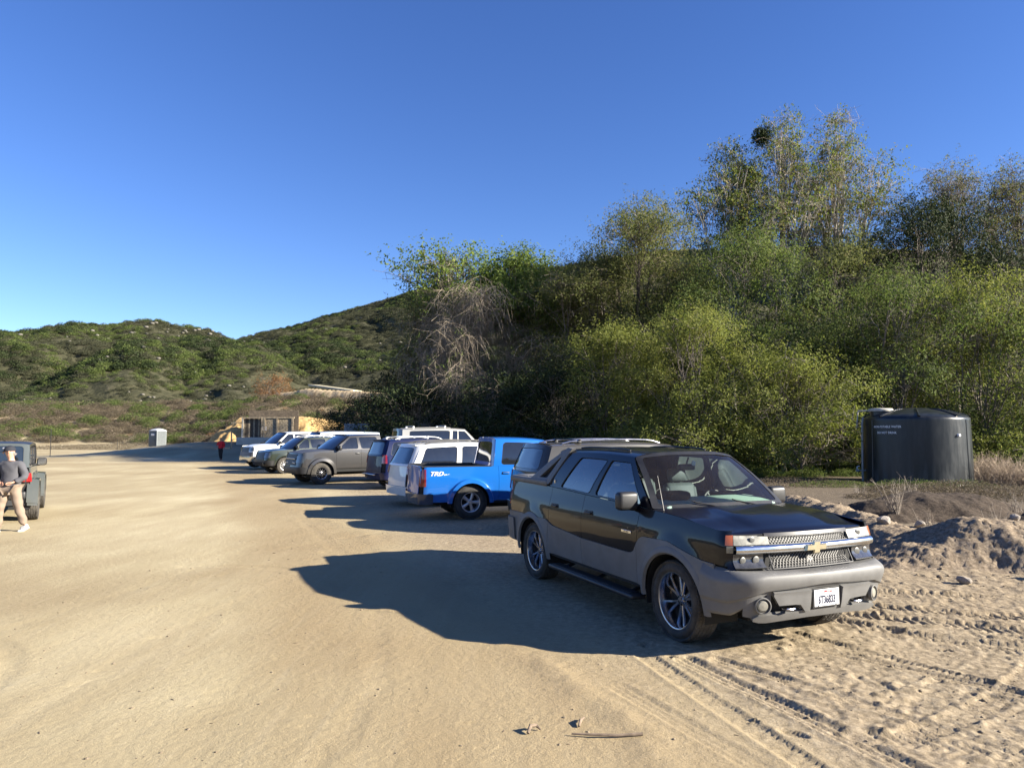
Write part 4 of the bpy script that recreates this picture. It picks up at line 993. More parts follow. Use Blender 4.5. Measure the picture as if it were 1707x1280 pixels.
    mb = MB(); mb.bbox((.60, 0, 1.665), (.04, .24, .075), .02); mb.tube([(.60, 0, 1.70), (.64, 0, 1.78)], .01, 6); mb.build('rear_view_mirror', M['black'], root)
    mb = MB(); mb.lathe([(.0005, .003), (.03, .003), (.03, -.003), (.0005, -.003)], 20, axis='x', center=(.70, .03, 1.715)); mb.build('hanging_tag', M['white'], root)
    mb = MB(); mb.bbox((.95, -.42, 1.37), (.22, .30, .10), .045, seg=2); mb.bbox((.92, -.58, 1.36), (.14, .12, .07), .03); mb.build('dashboard_bag', mat('dark_cloth', (.02, .02, .022), .9), root)
    return root, c
hero, hc = build_hero()
# ------------------------------------------------------------------ the other vehicles
def mkspec(kind, P, wb, W, xf, xr, R, H, belt_z, hood_z, wsx0, wsx1, bp, crx, xrb=None, xrt=None, rimmat=None, **o):
    rt = H - .075
    d = dict(wb=wb, W=W, xf=xf, xr=xr, R=R, Ra=R + .06, rf=.30, rr=.20, sill=R + .02, floor=R + .0, paint=P, fl=.025, flw=.12,
        sec=[(.3, .95), (.5, .975), (.8, 1.0), (1.0, .995), (belt_z, .96), (belt_z + .2, .93)],
        belt=[(xr - .5, belt_z + .03), (crx, belt_z + .02), (wsx0 - .9, belt_z), (wsx0, belt_z - .02), ((wsx0 + xf) / 2, (belt_z + hood_z) / 2 + .01), (xf, hood_z)],
        tiltf=[(.3, .06), (.6, 0), (.8, .03), (hood_z, .12)], tiltr=[(.3, .03), (.6, 0), (.9, .03), (belt_z, .06)],
        raily=[(xr, W * .74), (0, W * .76), (wsx1, W * .73)], railz_=[(xr, rt - .02), (bp, rt + .005), (wsx1, rt - .02)], crown_=.07,
        wsx0=wsx0, wsx1=wsx1, hz_=belt_z - .17, mirr=(wsx0 - .22, belt_z + .08, (.12, .22, .19), .14), yhood=W * .90, hzf=hood_z, rim='five', rimr=R * .58, rimmat=rimmat or M['alloy'], tn=90)
    wm = (.07, .055, .05, .10)
    if kind == 'pickup':
        d.update(bed=True, rfx=crx + .08, doors=[(bp, wsx0 - .12, (bp + .02, wsx0 - .10, bp + .12, wsx1 - .07), wm, 1), (crx + .12, bp, (crx + .12, bp + .02, crx + .22, bp + .12), wm, 0)],
            qcells=[((crx, crx + .12, crx + .10, crx + .22), None)], rw=(crx, crx + .10, .03), rwin=(.12, .12, .12, .16), bedfloor=R + .38)
        d['belt'][0] = (xr - .5, belt_z + .02); d['belt'][1] = (crx, belt_z + .015)
    else:
        dr = o.pop('dr', -wb / 2 + .42)
        d.update(bed=False, rfx=xrt + .02, doors=[(bp, wsx0 - .12, (bp + .02, wsx0 - .10, bp + .10, wsx1 - .07), wm, 1), (dr, bp, (dr + .02, bp + .02, dr + .10, bp + .10), wm, 0)],
            qcells=[((xrb, dr + .02, xrt, dr + .10), (.14, .05, .06, .10))], rw=(xrb, xrt, .14), rwin=(.09, .09, .10, .16))
    tl = o.pop('tail', (.86, 1.18)); bm = o.pop('bumper', P); hl = o.pop('head', (hood_z - .30, hood_z - .04)); gm = o.pop('grille', M['black']); tx = o.pop('tiles', []); tw_ = o.pop('tly', .78)
    d.update(o); s = spec(**d); c = Car(**s); s['fend'] = c.FX(W * .95); s['qend'] = c.RX(W * .97)
    s['tiles'] = [('nose', c.Xc, c.FX(W * .96), sillz(s) + .05, hood_z + .0, P, -.008, dict(mode='join')), ('grille', c.Xc, c.FX(W * .56), hl[0] - .10, hood_z - .035, gm, .004, dict(mode='join')),
        ('headlight', c.FX(W * .58), c.FX(W * .975), hl[0], hl[1], M['lamp'], .010), ('front_bumper', c.Xc, c.XF - .10, R + .0, R + .26, bm, .04, dict(mode='join')),
        ('tailgate', c.Xrc, c.RX(W * (tw_ - .02)), R + .22, lambda X: np.interp(X, [0], [float(c.beltf(c.XR))]) + 0 * X, P, .0, dict(mode='join')),
        ('tail_light', c.RX(W * tw_), c.RX(W * .995), tl[0], tl[1], M['red'], .012), ('rear_bumper', c.Xrc, c.XR + .12, R - .02, R + .22, bm, .045, dict(mode='join', arch=True))] + [(t[0], eval_x(c, t[1]), eval_x(c, t[2])) + tuple(t[3:]) for t in tx]
    return s
def sillz(s): return s['sill']
def eval_x(c, v): return v(c) if callable(v) else v
def flares(root, c, m, w=.07, off=.035, name='fender_flare'):
    for xa, za, Ra in c.arch:
        for sg in (1, -1):
            A = np.linspace(.0, PI, 30); rr = np.array([Ra - .015, Ra + .0, Ra + w * .6, Ra + w]); of = [.0, off, off * .9, .004]
            Pq = np.array([[c.S(np.array(xa + r * math.cos(a)), np.array(za + r * math.sin(a)), o) for r, o in zip(rr, of)] for a in A]); mb = MB(); mb.grid(Pq * np.array([1, sg, 1])); mb.build(name, m, root)
def rails(root, c, x0, x1, m, y=None, h=.05, cross=(), cm=None, name='roof_rail', posts=False):
    y = y or c.W * .62
    zz = lambda x: float(c.railz(x)) + c.crown_ * .80
    for sg in (1, -1):
        mb = MB(); mb.tube([(x, sg * y, zz(x) + h * min(1, min(t, 1 - t) * 10)) for t, x in [(t, lerp(x0, x1, t)) for t in np.linspace(0, 1, 14)]], .018, 8); mb.build(name, m, root)
    for x in cross:
        mb = MB(); mb.bbox((x, 0, zz(x) + h + (.075 if posts else .02)), (.06, y * 2.15, .022), .009)
        for sg in (1, -1): mb.bbox((x, sg * y * .98, zz(x) + h * .4 + (.02 if posts else 0)), (.08, .05, h + (.12 if posts else 0)), .012)
        mb.build('roof_crossbar', cm or m, root)
def plate(root, x, z, front=True, w=.30, h=.15):
    s = 1 if front else -1; mb = MB(); mb.bbox((x, 0, z), (.008, w, h), .003, seg=1); return mb.build('licence_plate', M['white'], root)
R_ = math.radians
# blue pickup
BLUE = paint('blue_paint', (.004, .105, .40), .0, .32, dust=.10, top=.2)
sp = mkspec('pickup', BLUE, 3.25, .95, 2.5, -2.86, .41, 1.93, 1.245, 1.12, 1.15, .35, .05, -1.05, rim='five', rimr=.235, rimmat=mat('silver_alloy', (.5, .5, .52), .3, .7), tail=(.80, 1.20), tw=.27, tly=.80,
    tread='mt', tyrem='tyre', bumper=paint('dark_blue_bumper', (.012, .03, .07), .3, .4, dust=.2), tn=130)
yw = R_(18.5); BT, bc = vehicle('pickup_truck', 'bright blue pickup with white lettering on its bed side, tailgate towards the lane', 'pickup truck', put((-1.625, -.83), yw, 783, 867), yw, sp)
flares(BT, bc, BLUE, .10, .05)
p = bc.S(np.array(-2.36), np.array(1.08))
text_part('bed_decal', 'TRD', .13, M['white'], BT, (-2.46, -(p[1] + .004), 1.055), (1, 0, 0), (0, 0, 1), .001, shear=.35, xs=1.25, bold=.004)
text_part('bed_decal', 'SPORT', .075, M['white'], BT, (-2.17, -(p[1] + .004), 1.03), (1, 0, 0), (0, 0, 1), .001, shear=.35, xs=1.1, bold=.003)
# charcoal SUV right behind the black pickup
CH = paint('charcoal_paint', (.045, .045, .043), .4, .38, dust=.30, top=.5)
sp = mkspec('suv', CH, 3.3, .99, 2.6, -2.75, .39, 1.86, 1.24, 1.10, 1.25, .45, .10, -1.5, xrb=-2.60, xrt=-2.38, tail=(.85, 1.25), bumper=CH, dr=-1.02, tread='at')
yw = R_(20); o_, c_ = vehicle('sports_utility_vehicle', 'long charcoal SUV with low roof rack, tucked between the blue pickup and the black pickup', 'SUV', put((-2.75, -.95), yw, 898, Y=14.1), yw, sp)
rails(o_, c_, -2.1, .2, M['dchrome'], h=.05, cross=(-1.7,), cm=M['black'])
# white minivan
WH = paint('white_paint', (.72, .72, .70), 0, .35, dust=.10, top=.0)
sp = mkspec('suv', WH, 3.03, .97, 2.45, -2.5, .34, 1.76, 1.10, .95, 1.45, .45, .25, -1.5, xrb=-2.38, xrt=-2.08, tail=(.90, 1.15), dr=-1.0, rim='five', winr=.10, tly=.70,
    tiles=[('rear_reflector', lambda c: c.RX(.80), lambda c: c.RX(.93), .50, .54, M['red'], .06)])
yw = R_(31); o_, c_ = vehicle('minivan', 'white minivan with dark glass and black roof rails, left of the blue pickup', 'minivan', put((-2.5, -.93), yw, 684, Y=19.6), yw, sp)
rails(o_, c_, -1.9, .3, M['black'], h=.05); plate(o_, c_.xr - .02, .86)
mb = MB(); mb.bbox((-2.12, 0, 1.70), (.22, 1.30, .035), .012); mb.build('rear_spoiler', WH, o_)
# navy SUV
NV = paint('navy_paint', (.003, .008, .045), .0, .3, dust=.04, top=.2, coat=.5)
sp = mkspec('suv', NV, 2.79, .95, 2.2, -2.3, .40, 1.83, 1.18, 1.05, 1.05, .30, .05, -1.4, xrb=-2.18, xrt=-1.98, tail=(.95, 1.25), dr=-.95, rim='six')
yw = R_(33); o_, c_ = vehicle('sports_utility_vehicle', 'dark navy SUV with a pale roof rack, tail lamps just left of the white minivan', 'SUV', put((-2.3, -.92), yw, 640, Y=25.4), yw, sp)
rails(o_, c_, -1.7, .2, mat('pale_rack', (.6, .6, .6), .4), h=.06, cross=(-1.55, -.4)); mb = MB(); mb.bbox((-2.06, 0, 1.79), (.30, 1.3, .03), .012); mb.build('rear_spoiler', NV, o_)
mb = MB(); mb.bbox((-2.48, 0, .55), (.12, 1.1, .05), .02); mb.bbox((-2.40, .1, .56), (.3, .08, .06), .02); mb.build('hitch_step', M['dchrome'], o_)
# tall silver SUV with crossbars
SV = paint('tan_silver_paint', (.27, .27, .255), .4, .4, dust=.3, top=.3)
sp = mkspec('suv', SV, 2.85, .92, 2.2, -2.4, .40, 2.10, 1.42, 1.30, 1.10, .55, .10, -1.4, xrb=-2.32, xrt=-2.25, tail=(1.0, 1.4), dr=-.15, winr=.08)
yw = R_(24); o_, c_ = vehicle('sports_utility_vehicle', 'tall boxy silver SUV with two roof crossbars, behind the white minivan', 'SUV', put((-2.4, -.9), yw, 668, Y=29.6), yw, sp)
o_.location.z += .16
rails(o_, c_, -2.0, -.1, SV, h=.01, cross=(-1.75, -.35), cm=mat('pale_rack', (.6, .6, .6), .4), posts=True)
# grey off-road pickup, nose to the lane
GR = paint('grey_paint', (.038, .038, .040), .25, .33, dust=.12, top=.1); MH = mat('matte_hood', (.05, .052, .06), .5, var=.1)
sp = mkspec('pickup', GR, 3.4, 1.02, 2.62, -2.85, .44, 1.99, 1.36, 1.24, 1.22, .45, .02, -1.0, rim='mesh', rimr=.235, rimmat=M['dchrome'], tread='mt', tyrem='tyre_dusty', bumper=M['black'], hoodmat=MH, tw=.31, tn=130, sill=.62, head=(.86, 1.14), floor=.5)
yw = R_(180 + 37); o_, c_ = vehicle('pickup_truck', 'grey off-road pickup with black bumper and big tyres, nose towards the lane', 'pickup truck', put((1.7, .86), yw, 534, 808), yw, sp)
flares(o_, c_, GR, .13, .07); plate(o_, c_.xf + .075, .56)
mb = MB()
for zz in (.86, 1.02): mb.bbox((c_.xf + .0, 0, zz), (.03, 1.02, .045), .01)
mb.build('grille_bar', M['dchrome'], o_)
# dark green SUV
GN = paint('dark_green_paint', (.012, .020, .015), .1, .4, dust=.12, top=.2)
sp = mkspec('suv', GN, 2.79, .96, 2.32, -2.3, .41, 1.83, 1.22, 1.10, 1.02, .30, .0, -1.4, xrb=-2.2, xrt=-2.0, dr=-.95, rim='mesh', bumper=M['black'], tiles=[('bull_bar', lambda c: c.Xc, lambda c: c.FX(.7), .46, .58, M['matblack'], .12, dict(mode='join'))])
yw = R_(180 + 40); o_, c_ = vehicle('sports_utility_vehicle', 'dark green SUV with a pale roof rack, between the grey pickup and the white pickup', 'SUV', put((1.40, .82), yw, 473, 790), yw, sp)
rails(o_, c_, -1.8, .25, mat('pale_rack', (.6, .6, .6), .4), h=.06, cross=(.15, -.8, -1.6))
# white pickup with canopy
sp = mkspec('pickup', WH, 3.65, 1.01, 2.75, -3.0, .42, 2.05, 1.36, 1.22, 1.35, .60, .15, -.95, rim='six', bumper=M['chrome'], head=(.98, 1.17), tiles=[('lower_cladding', lambda c: c.Xc, lambda c: c.FX(.97), .70, .92, M['grayplast'], .01, dict(mode='join'))])
yw = R_(180 + 40); o_, c_ = vehicle('pickup_truck', 'white full-size pickup with chrome bumper and bed canopy, nose towards the lane', 'pickup truck', put((1.82, .88), yw, 444, 783), yw, sp)
o_.location.z += .05
mb = MB(); u = np.linspace(-2.95, -1.02, 10); v = np.linspace(-1, 1, 21); U, V_ = np.meshgrid(u, v, indexing='ij'); mb.grid(np.stack([U, V_ * (.84 + 0 * U), 1.40 + .60 * (1 - np.abs(V_) ** 4) ** .5], -1))
for x_ in (-2.95, -1.02): mb.add([(x_, q * .84, 1.40 + .60 * (1 - abs(q) ** 4) ** .5) for q in v], [tuple(range(21))])
cn = mb.build('bed_canopy', WH, o_)
for sg in (1, -1): mb = MB(); mb.bbox((-2.0, sg * .835, 1.62), (1.4, .02, .24), .008); mb.build('canopy_window', M['tint'], cn)
# far vehicles seen as roofs and cabs behind the row
BK = paint('black_paint_dull', (.012, .012, .014), .2, .4, dust=.2, top=.2)
sp = mkspec('pickup', BK, 3.5, 1.0, 2.7, -2.9, .41, 2.0, 1.35, 1.2, 1.3, .55, .12, -.95, tread=None, tn=48)
yw = R_(12); o_, c_ = vehicle('pickup_truck', 'black pickup parked beyond the nose of the white pickup, near the wooden enclosure', 'pickup truck', put((-2.9, -.98), yw, 434, Y=48.5), yw, sp)
LB = paint('pale_blue_paint', (.42, .47, .50), .3, .4, dust=.1, top=.1)
sp = mkspec('suv', LB, 3.3, .98, 2.5, -2.75, .37, 2.12, 1.25, 1.1, 1.6, 1.0, .35, -1.5, xrb=-2.66, xrt=-2.55, dr=-.8, tread=None, tn=48)
yw = R_(180 + 38); o_, c_ = vehicle('van', 'pale blue-grey van whose roof shows above the grey pickup', 'van', put((-2.75, .9), yw, 640, Y=41.5), yw, sp)
RD = paint('dark_red_paint', (.10, .012, .012), .2, .4, dust=.2, top=.2)
sp = mkspec('suv', RD, 2.8, .95, 2.3, -2.35, .38, 1.80, 1.15, 1.05, 1.05, .30, .05, -1.4, xrb=-2.2, xrt=-2.0, dr=-.9, tread=None, tn=48)
yw = R_(20); o_, c_ = vehicle('sports_utility_vehicle', 'dark red SUV farthest back, roof and tail lamp above the white pickup', 'SUV', put((-2.35, -.93), yw, 492, Y=56), yw, sp)
sp = mkspec('suv', BK, 2.7, .93, 2.25, -2.25, .36, 1.75, 1.12, 1.0, 1.05, .30, .05, -1.4, xrb=-2.1, xrt=-1.9, dr=-.9, tread=None, tn=48)
o_, c_ = vehicle('sports_utility_vehicle', 'black SUV farthest back, to the right of the dark red one', 'SUV', put((-2.25, -.93), R_(22), 530, Y=53), R_(22), sp)
rails(o_, c_, -1.7, .2, M['dchrome'], h=.05)
# off-road vehicle at the left edge
GJ = paint('grey_green_paint', (.065, .075, .072), .1, .4, dust=.15, top=.1)
sp = mkspec('suv', GJ, 3.0, .84, 2.05, -1.95, .41, 1.87, 1.22, 1.12, .75, .55, -.05, -1.2, xrb=-1.93, xrt=-1.88, dr=-.95, tail=(.92, 1.12), tp=.15, tpr=.0, rr=.07, rf=.12, crown_=.04, roofpaint=M['black'], bumper=M['black'], rim='mesh', tyrem='tyre_dusty', tread='at', tw=.26, tly=.70, tn=140)
sp['tiltr'] = scurve([(0, 0), (2, 0)]) if False else [(0, 0), (2, 0)]; sp['raily'] = [(-2, .77), (2, .77)]; sp['railyf'] = scurve([(-2, .77), (2, .77)]); sp['rw'] = (-1.93, -1.88, .03); sp['track'] = .86; sp['rwin'] = (.07, .07, .06, .10)
yw = R_(121); JP, jc = vehicle('off_road_vehicle', 'grey-green boxy off-road vehicle seen from behind at the left edge', 'SUV', put((-1.5, -.86), yw, 53, 867), yw, sp, group=None)
for xa in (1.5, -1.5):
    for sg in (1, -1):
        mb = MB(); pts = [(-.56, .42), (-.50, .72), (-.34, .96), (.34, .96), (.52, .78), (.60, .50)]
        A = [[(xa + px, sg * yy, z + dz) for px, z in pts] for yy, dz in ((.76, .03), (.98, .0), (.99, -.05), (.78, -.04))]; mb.grid(np.array(A)); mb.build('fender_flare', GJ, JP)
mb = tyre_mesh(.40, .26, .23, 'at', 110); sw = bpy.data.objects.new('spare_wheel', None); C.collection.objects.link(sw); sw.parent = JP; sw.location = (-2.14, 0, 1.05); sw.rotation_euler = (0, 0, R_(-90))
mb.build('tyre', M['tyre'], sw); rim_mesh(.23, .26, 'mesh', -1).build('rim', [M['dchrome'], M['matblack']], sw)
for sg in (1, -1):
    mb = MB(); mb.bbox((-1.97, sg * .66, 1.02), (.05, .17, .24), .02); t_ = mb.build('tail_lamp_housing', M['black'], JP); mb = MB(); mb.bbox((-1.985, sg * .66, 1.02), (.05, .13, .20), .02); mb.build('lamp_lens', M['red'], t_)
    mb = MB(); mb.bbox((-2.012, sg * .66, 1.02), (.01, .07, .06), .003); mb.build('reversing_lamp', M['white'], t_)
    mb = MB(); mb.bbox((-2.03, sg * .56, .64), (.02, .16, .06), .008); mb.build('bumper_reflector', M['red'], JP)
mb = MB(); mb.bbox((-2.02, 0, .62), (.14, 1.5, .18), .04); mb.build('rear_step_bumper', M['black'], JP)
# ------------------------------------------------------------------ soil heaps, stones, sticks
def at_px(px, py=None, Y=None):
    u = (px - 853.5) / 1184
    if Y is None:
        v = (640 - py) / 1184; p = .067657; d = Vector((u, math.cos(p) - v * math.sin(p), math.sin(p) + v * math.cos(p))); t = -2.0914 / d.z; return d.x * t, d.y * t
    return u * Y, Y
def gh(x, y): return float(base_h(np.array([float(x)]), np.array([float(y)]))[0])
def soil(name, dark, light, sc=9):
    if name in _mc: return _mc[name]
    m, nt, b = nmat(name); setin(b, rough=.97, spec=.15)
    n = noise(nt, sc, 8, .72); n2 = noise(nt, 1.1, 4, .6); n3 = noise(nt, 60, 4, .7)
    c = ramp(nt, n.outputs['Fac'], [(.34, dark), (.52, tuple((a + b_) / 2 for a, b_ in zip(dark, light))), (.68, light)]).outputs[0]
    c = mixc(nt, math_(nt, 'MULTIPLY', n3.outputs['Fac'], .35), c, dark); nt.links.new(c, b.inputs['Base Color'])
    p = bump(nt, b, n.outputs['Fac'], .6, .03); bump(nt, b, n3.outputs['Fac'], .5, .01, p); _mc[name] = m; return m
SOIL = soil('loose_brown_soil', (.10, .074, .05), (.42, .335, .235), 16); SOIL2 = soil('dark_brown_soil', (.026, .020, .015), (.115, .088, .066), 16)
def mound(label, ridge, rad, h, m, seed, rough=.10, step=.05, group='heaps of loose soil along the lot edge'):
    """heap along a ridge polyline [(x, y, height factor, radius factor)]"""
    px = [p[0] for p in ridge]; py = [p[1] for p in ridge]; x0, x1, y0, y1 = min(px) - rad * 1.5, max(px) + rad * 1.5, min(py) - rad * 1.5, max(py) + rad * 1.5
    cx, cy = (x0 + x1) / 2, (y0 + y1) / 2
    X, Y = np.meshgrid(np.arange(x0, x1, step), np.arange(y0, y1, step), indexing='ij')
    best = np.full(X.shape, -9.0)
    wob = 1 + .5 * (fbm(X / .9, Y / .9, seed, 3) - .5)
    for i in range(len(ridge) - 1):
        a, b = ridge[i], ridge[i + 1]; dx, dy = b[0] - a[0], b[1] - a[1]; L2_ = dx * dx + dy * dy + 1e-9
        t = np.clip(((X - a[0]) * dx + (Y - a[1]) * dy) / L2_, 0, 1); d = np.hypot(X - a[0] - t * dx, Y - a[1] - t * dy)
        hf = a[2] + (b[2] - a[2]) * t; rf = (a[3] + (b[3] - a[3]) * t) * rad; q = d / rf / wob
        best = np.maximum(best, h * hf * np.where(q < 1, np.cos(np.clip(q, 0, 1) * PI / 2) ** 1.25, -(q - 1) * 1.2))
    Z = best; on = sstep(-.05, .12, Z)
    Z = Z + on * (rough * (fbm(X * 1.6, Y * 1.6, seed + 1, 3, .5) - .5) * 2.2 + rough * .55 * np.clip(fbm(X * 8, Y * 8, seed + 2, 3, .65) - .5, -.15, .4) * 1.5 + rough * .55 * (fbm(X * 24, Y * 24, seed + 5, 2, .7) - .5))
    Z = np.maximum(Z, -.25) + base_h(X, Y) - .02
    a, b = X.shape; idx = np.arange(a * b).reshape(a, b); F = np.stack([idx[:-1, :-1], idx[1:, :-1], idx[1:, 1:], idx[:-1, 1:]], -1).reshape(-1, 4)
    keep = (Z.ravel()[F] - (base_h(X, Y).ravel()[F])).max(1) > -.12; F = F[keep]; us, inv = np.unique(F, return_inverse=True); F = inv.reshape(-1, 4)
    V = np.stack([X - cx, Y - cy, Z], -1).reshape(-1, 3)[us]; o = fast_mesh('dirt_mound', V, F, m, smooth=True); o.location = (cx, cy, 0); tag(o, label, 'dirt mound', group)
    return lambda x, y: float(np.interp(0, [0], [0]))
mound('large sunlit heap of light brown soil at the right, nearest the camera', [(6.6, 11.6, .45, .6), (7.7, 11.9, 1, 1.0), (8.8, 11.6, 1.0, 1.0), (10.2, 11.0, .8, 1), (11.6, 10.8, .5, .8)], 1.6, .66, SOIL, 101, .085, .035)
mound('long low windrow of crumbled soil and stones behind the black pickup', [(8.4, 21.5, .5, .6), (7.9, 18, .7, .7), (7.3, 15.2, 1, 1), (7.2, 13.4, .9, 1), (7.0, 12.4, .6, 1)], 1.0, .40, SOIL, 120, .09, .045)
mound('rounded dark soil heap with a dry weed on it, in front of the water tank', [(9.2, 17.6, .7, .8), (10.2, 17.9, 1, 1), (11.4, 17.8, .85, .9)], 1.6, .62, SOIL2, 140, .06, .05)
mound('broad dark heap of soil and litter at the right edge, beyond the sunlit heap', [(11.0, 15.0, .6, .8), (12.8, 15.4, 1, 1), (15.0, 15.2, .9, 1.1), (17, 15, .6, 1)], 1.7, .55, SOIL2, 160, .09, .06)
# stones
def rock_mesh(seed, flat=.6):
    r = np.random.default_rng(seed); bm = bmesh.new(); bmesh.ops.create_icosphere(bm, subdivisions=2, radius=1)
    N = [Vector(r.normal(size=3)).normalized() for _ in range(9)]; D = r.uniform(.55, .9, 9)
    for v in bm.verts:
        p = v.co.copy()
        for n, d in zip(N, D):
            k = p.dot(n)
            if k > d: p -= n * (k - d)
        p *= 1 + .06 * r.normal(); v.co = Vector((p.x, p.y * .85, p.z * flat))
    me = bpy.data.meshes.new('stone'); bm.to_mesh(me); bm.free(); return me
ROCKM = soil('pale_stone', (.22, .19, .16), (.50, .45, .39), 14)
rocks = [rock_mesh(s_) for s_ in range(6)]
for me in rocks: me.materials.append(ROCKM)
big = [(7.05, 13.6, .40, .15, 'blocky pale stone on the windrow just right of the hood'), (7.55, 13.3, .38, .12, 'pale angular stone at the windrow crest, beside the blocky one'), (7.9, 13.0, .30, .09, 'smaller pale stone third along the windrow crest'),
       (7.55, 10.15, .12, .13, 'rounded stone at the foot of the sunlit heap'), (6.2, 9.9, .05, .10, 'stone lying in the tyre ruts right of the bumper'), (8.6, 6.9, .03, .10, 'dark stone at the right edge of the rutted dirt'), (8.35, 11.9, .66, .10, 'small stone on top of the sunlit heap')]
for i, (x, y, z, s_, lb) in enumerate(big):
    o = bpy.data.objects.new('stone', rocks[i % 6]); C.collection.objects.link(o); o.location = (x, y, gh(x, y) + z); o.scale = (s_, s_, s_); o.rotation_euler = (0, 0, i * 1.3); tag(o, lb, 'stone', 'pale stones along the lot edge')
def scatter(name, n, pick, mesh_list, smin, smax, m, sink=.3, aniso=False, seed=1):
    """many tiny pieces joined into one mesh"""
    r = np.random.default_rng(seed); Vs = []; Fs = []; k = 0
    base = [(np.array([v.co[:] for v in me.vertices]), np.array([[*p.vertices] for p in me.polygons])) for me in mesh_list]
    XY = pick(r, n); Hh = base_h(XY[:, 0], XY[:, 1]) + near_h(XY[:, 0].copy(), XY[:, 1].copy()); S_ = smin * (smax / smin) ** (r.random(n) ** 2.2)
    for i in range(n):
        v, f = base[i % len(base)]; a = r.random() * 6.28; c, s = math.cos(a), math.sin(a); w = v * S_[i] * (np.array([2.6, .5, .5]) if aniso else 1)
        w = np.stack([w[:, 0] * c - w[:, 1] * s, w[:, 0] * s + w[:, 1] * c, w[:, 2]], -1) + np.array([XY[i, 0], XY[i, 1], Hh[i] + S_[i] * (.35 - sink)]); Vs.append(w); Fs.append(f + k); k += len(v)
    o = fast_mesh(name, np.concatenate(Vs), np.concatenate(Fs), m); return o
def ico(sub): 
    bm = bmesh.new(); bmesh.ops.create_icosphere(bm, subdivisions=1, radius=1); r = random.Random(sub)
    for v in bm.verts: v.co = Vector((v.co.x * r.uniform(.7, 1.1), v.co.y * r.uniform(.6, 1), v.co.z * r.uniform(.4, .7)))
    me = bpy.data.meshes.new('pebble'); bm.to_mesh(me); bm.free(); return me
peb = [ico(s_) for s_ in range(5)]
def pick_a(r, n):
    x = r.uniform(-5.5, 9.8, n * 4); y = 2.8 + (r.random(n * 4) ** 1.5) * 13; w = np.clip(.22 + sstep(.6, 2.6, x - .35 * (8 - y)), 0, 1); k = r.random(n * 4) < w; return np.stack([x[k], y[k]], -1)[:n]
XYn = 4200
o = scatter('gravel', 5200, pick_a, peb, .004, .021, soil('lot_gravel', (.16, .125, .085), (.36, .30, .215), 30), seed=3); tag(o, 'small pale gravel strewn over the dirt', 'gravel', kind='stuff')
def pick_b(r, n):
    P = [(8.0, 20), (7.4, 15.2), (7.2, 13.4), (7.6, 12.2), (8.6, 11.5), (10, 11), (12, 10.7), (7.3, 10.4)]; i = r.integers(0, len(P) - 1, n); t = r.random(n)
    P = np.array(P); q = P[i] * (1 - t)[:, None] + P[i + 1] * t[:, None]; return q + r.normal(0, 1, (n, 2)) * np.array([.9, .9])
clods = scatter('soil_clods', 900, pick_b, peb, .02, .07, SOIL, seed=5, sink=.1); tag(clods, 'crumbled soil clods around the heaps', 'soil', kind='stuff')
TWIG = mat('dry_wood', (.16, .12, .085), .9, var=.4, vscale=20)
def stick(pts, r, label):
    mb = MB(); x0, y0, _ = pts[0]; g0 = gh(x0, y0) + float(near_h(np.array([x0]), np.array([y0]))[0]); mb.tube([(x - x0, y - y0, z) for x, y, z in pts], r, 7); o = mb.build('stick', TWIG); o.location = (x0, y0, g0 + .012); tag(o, label, 'stick', 'sticks on the dirt'); return o
x, y = at_px(953, 1232); stick([(x, y, .005), (x + .16, y - .03, .012), (x + .30, y - .03, .006), (x + .48, y - .02, .012)], [.006, .010, .009, .012], 'longest bare stick lying crosswise on the dirt at the bottom of the photo')
x, y = at_px(965, 1218); stick([(x, y, .0), (x + .02, y + .07, .015), (x + .05, y + .13, .01)], [.008, .012, .006], 'short thick stick just above the longest stick')
x, y = at_px(880, 1230); stick([(x, y, .0), (x + .02, y + .05, .03), (x + .06, y + .08, .02), (x + .09, y + .06, .0)], [.010, .013, .012, .006], 'small gnarled twig left of the longest stick')
def pick_c(r, n): return np.stack([r.uniform(-4.5, 7.5, n), 3 + 11 * r.random(n) ** 1.4], -1)
o = scatter('litter', 420, pick_c, peb, .004, .013, TWIG, aniso=True, seed=9, sink=.1); tag(o, 'bits of dry twig and leaf scattered on the dirt', 'litter', kind='stuff')
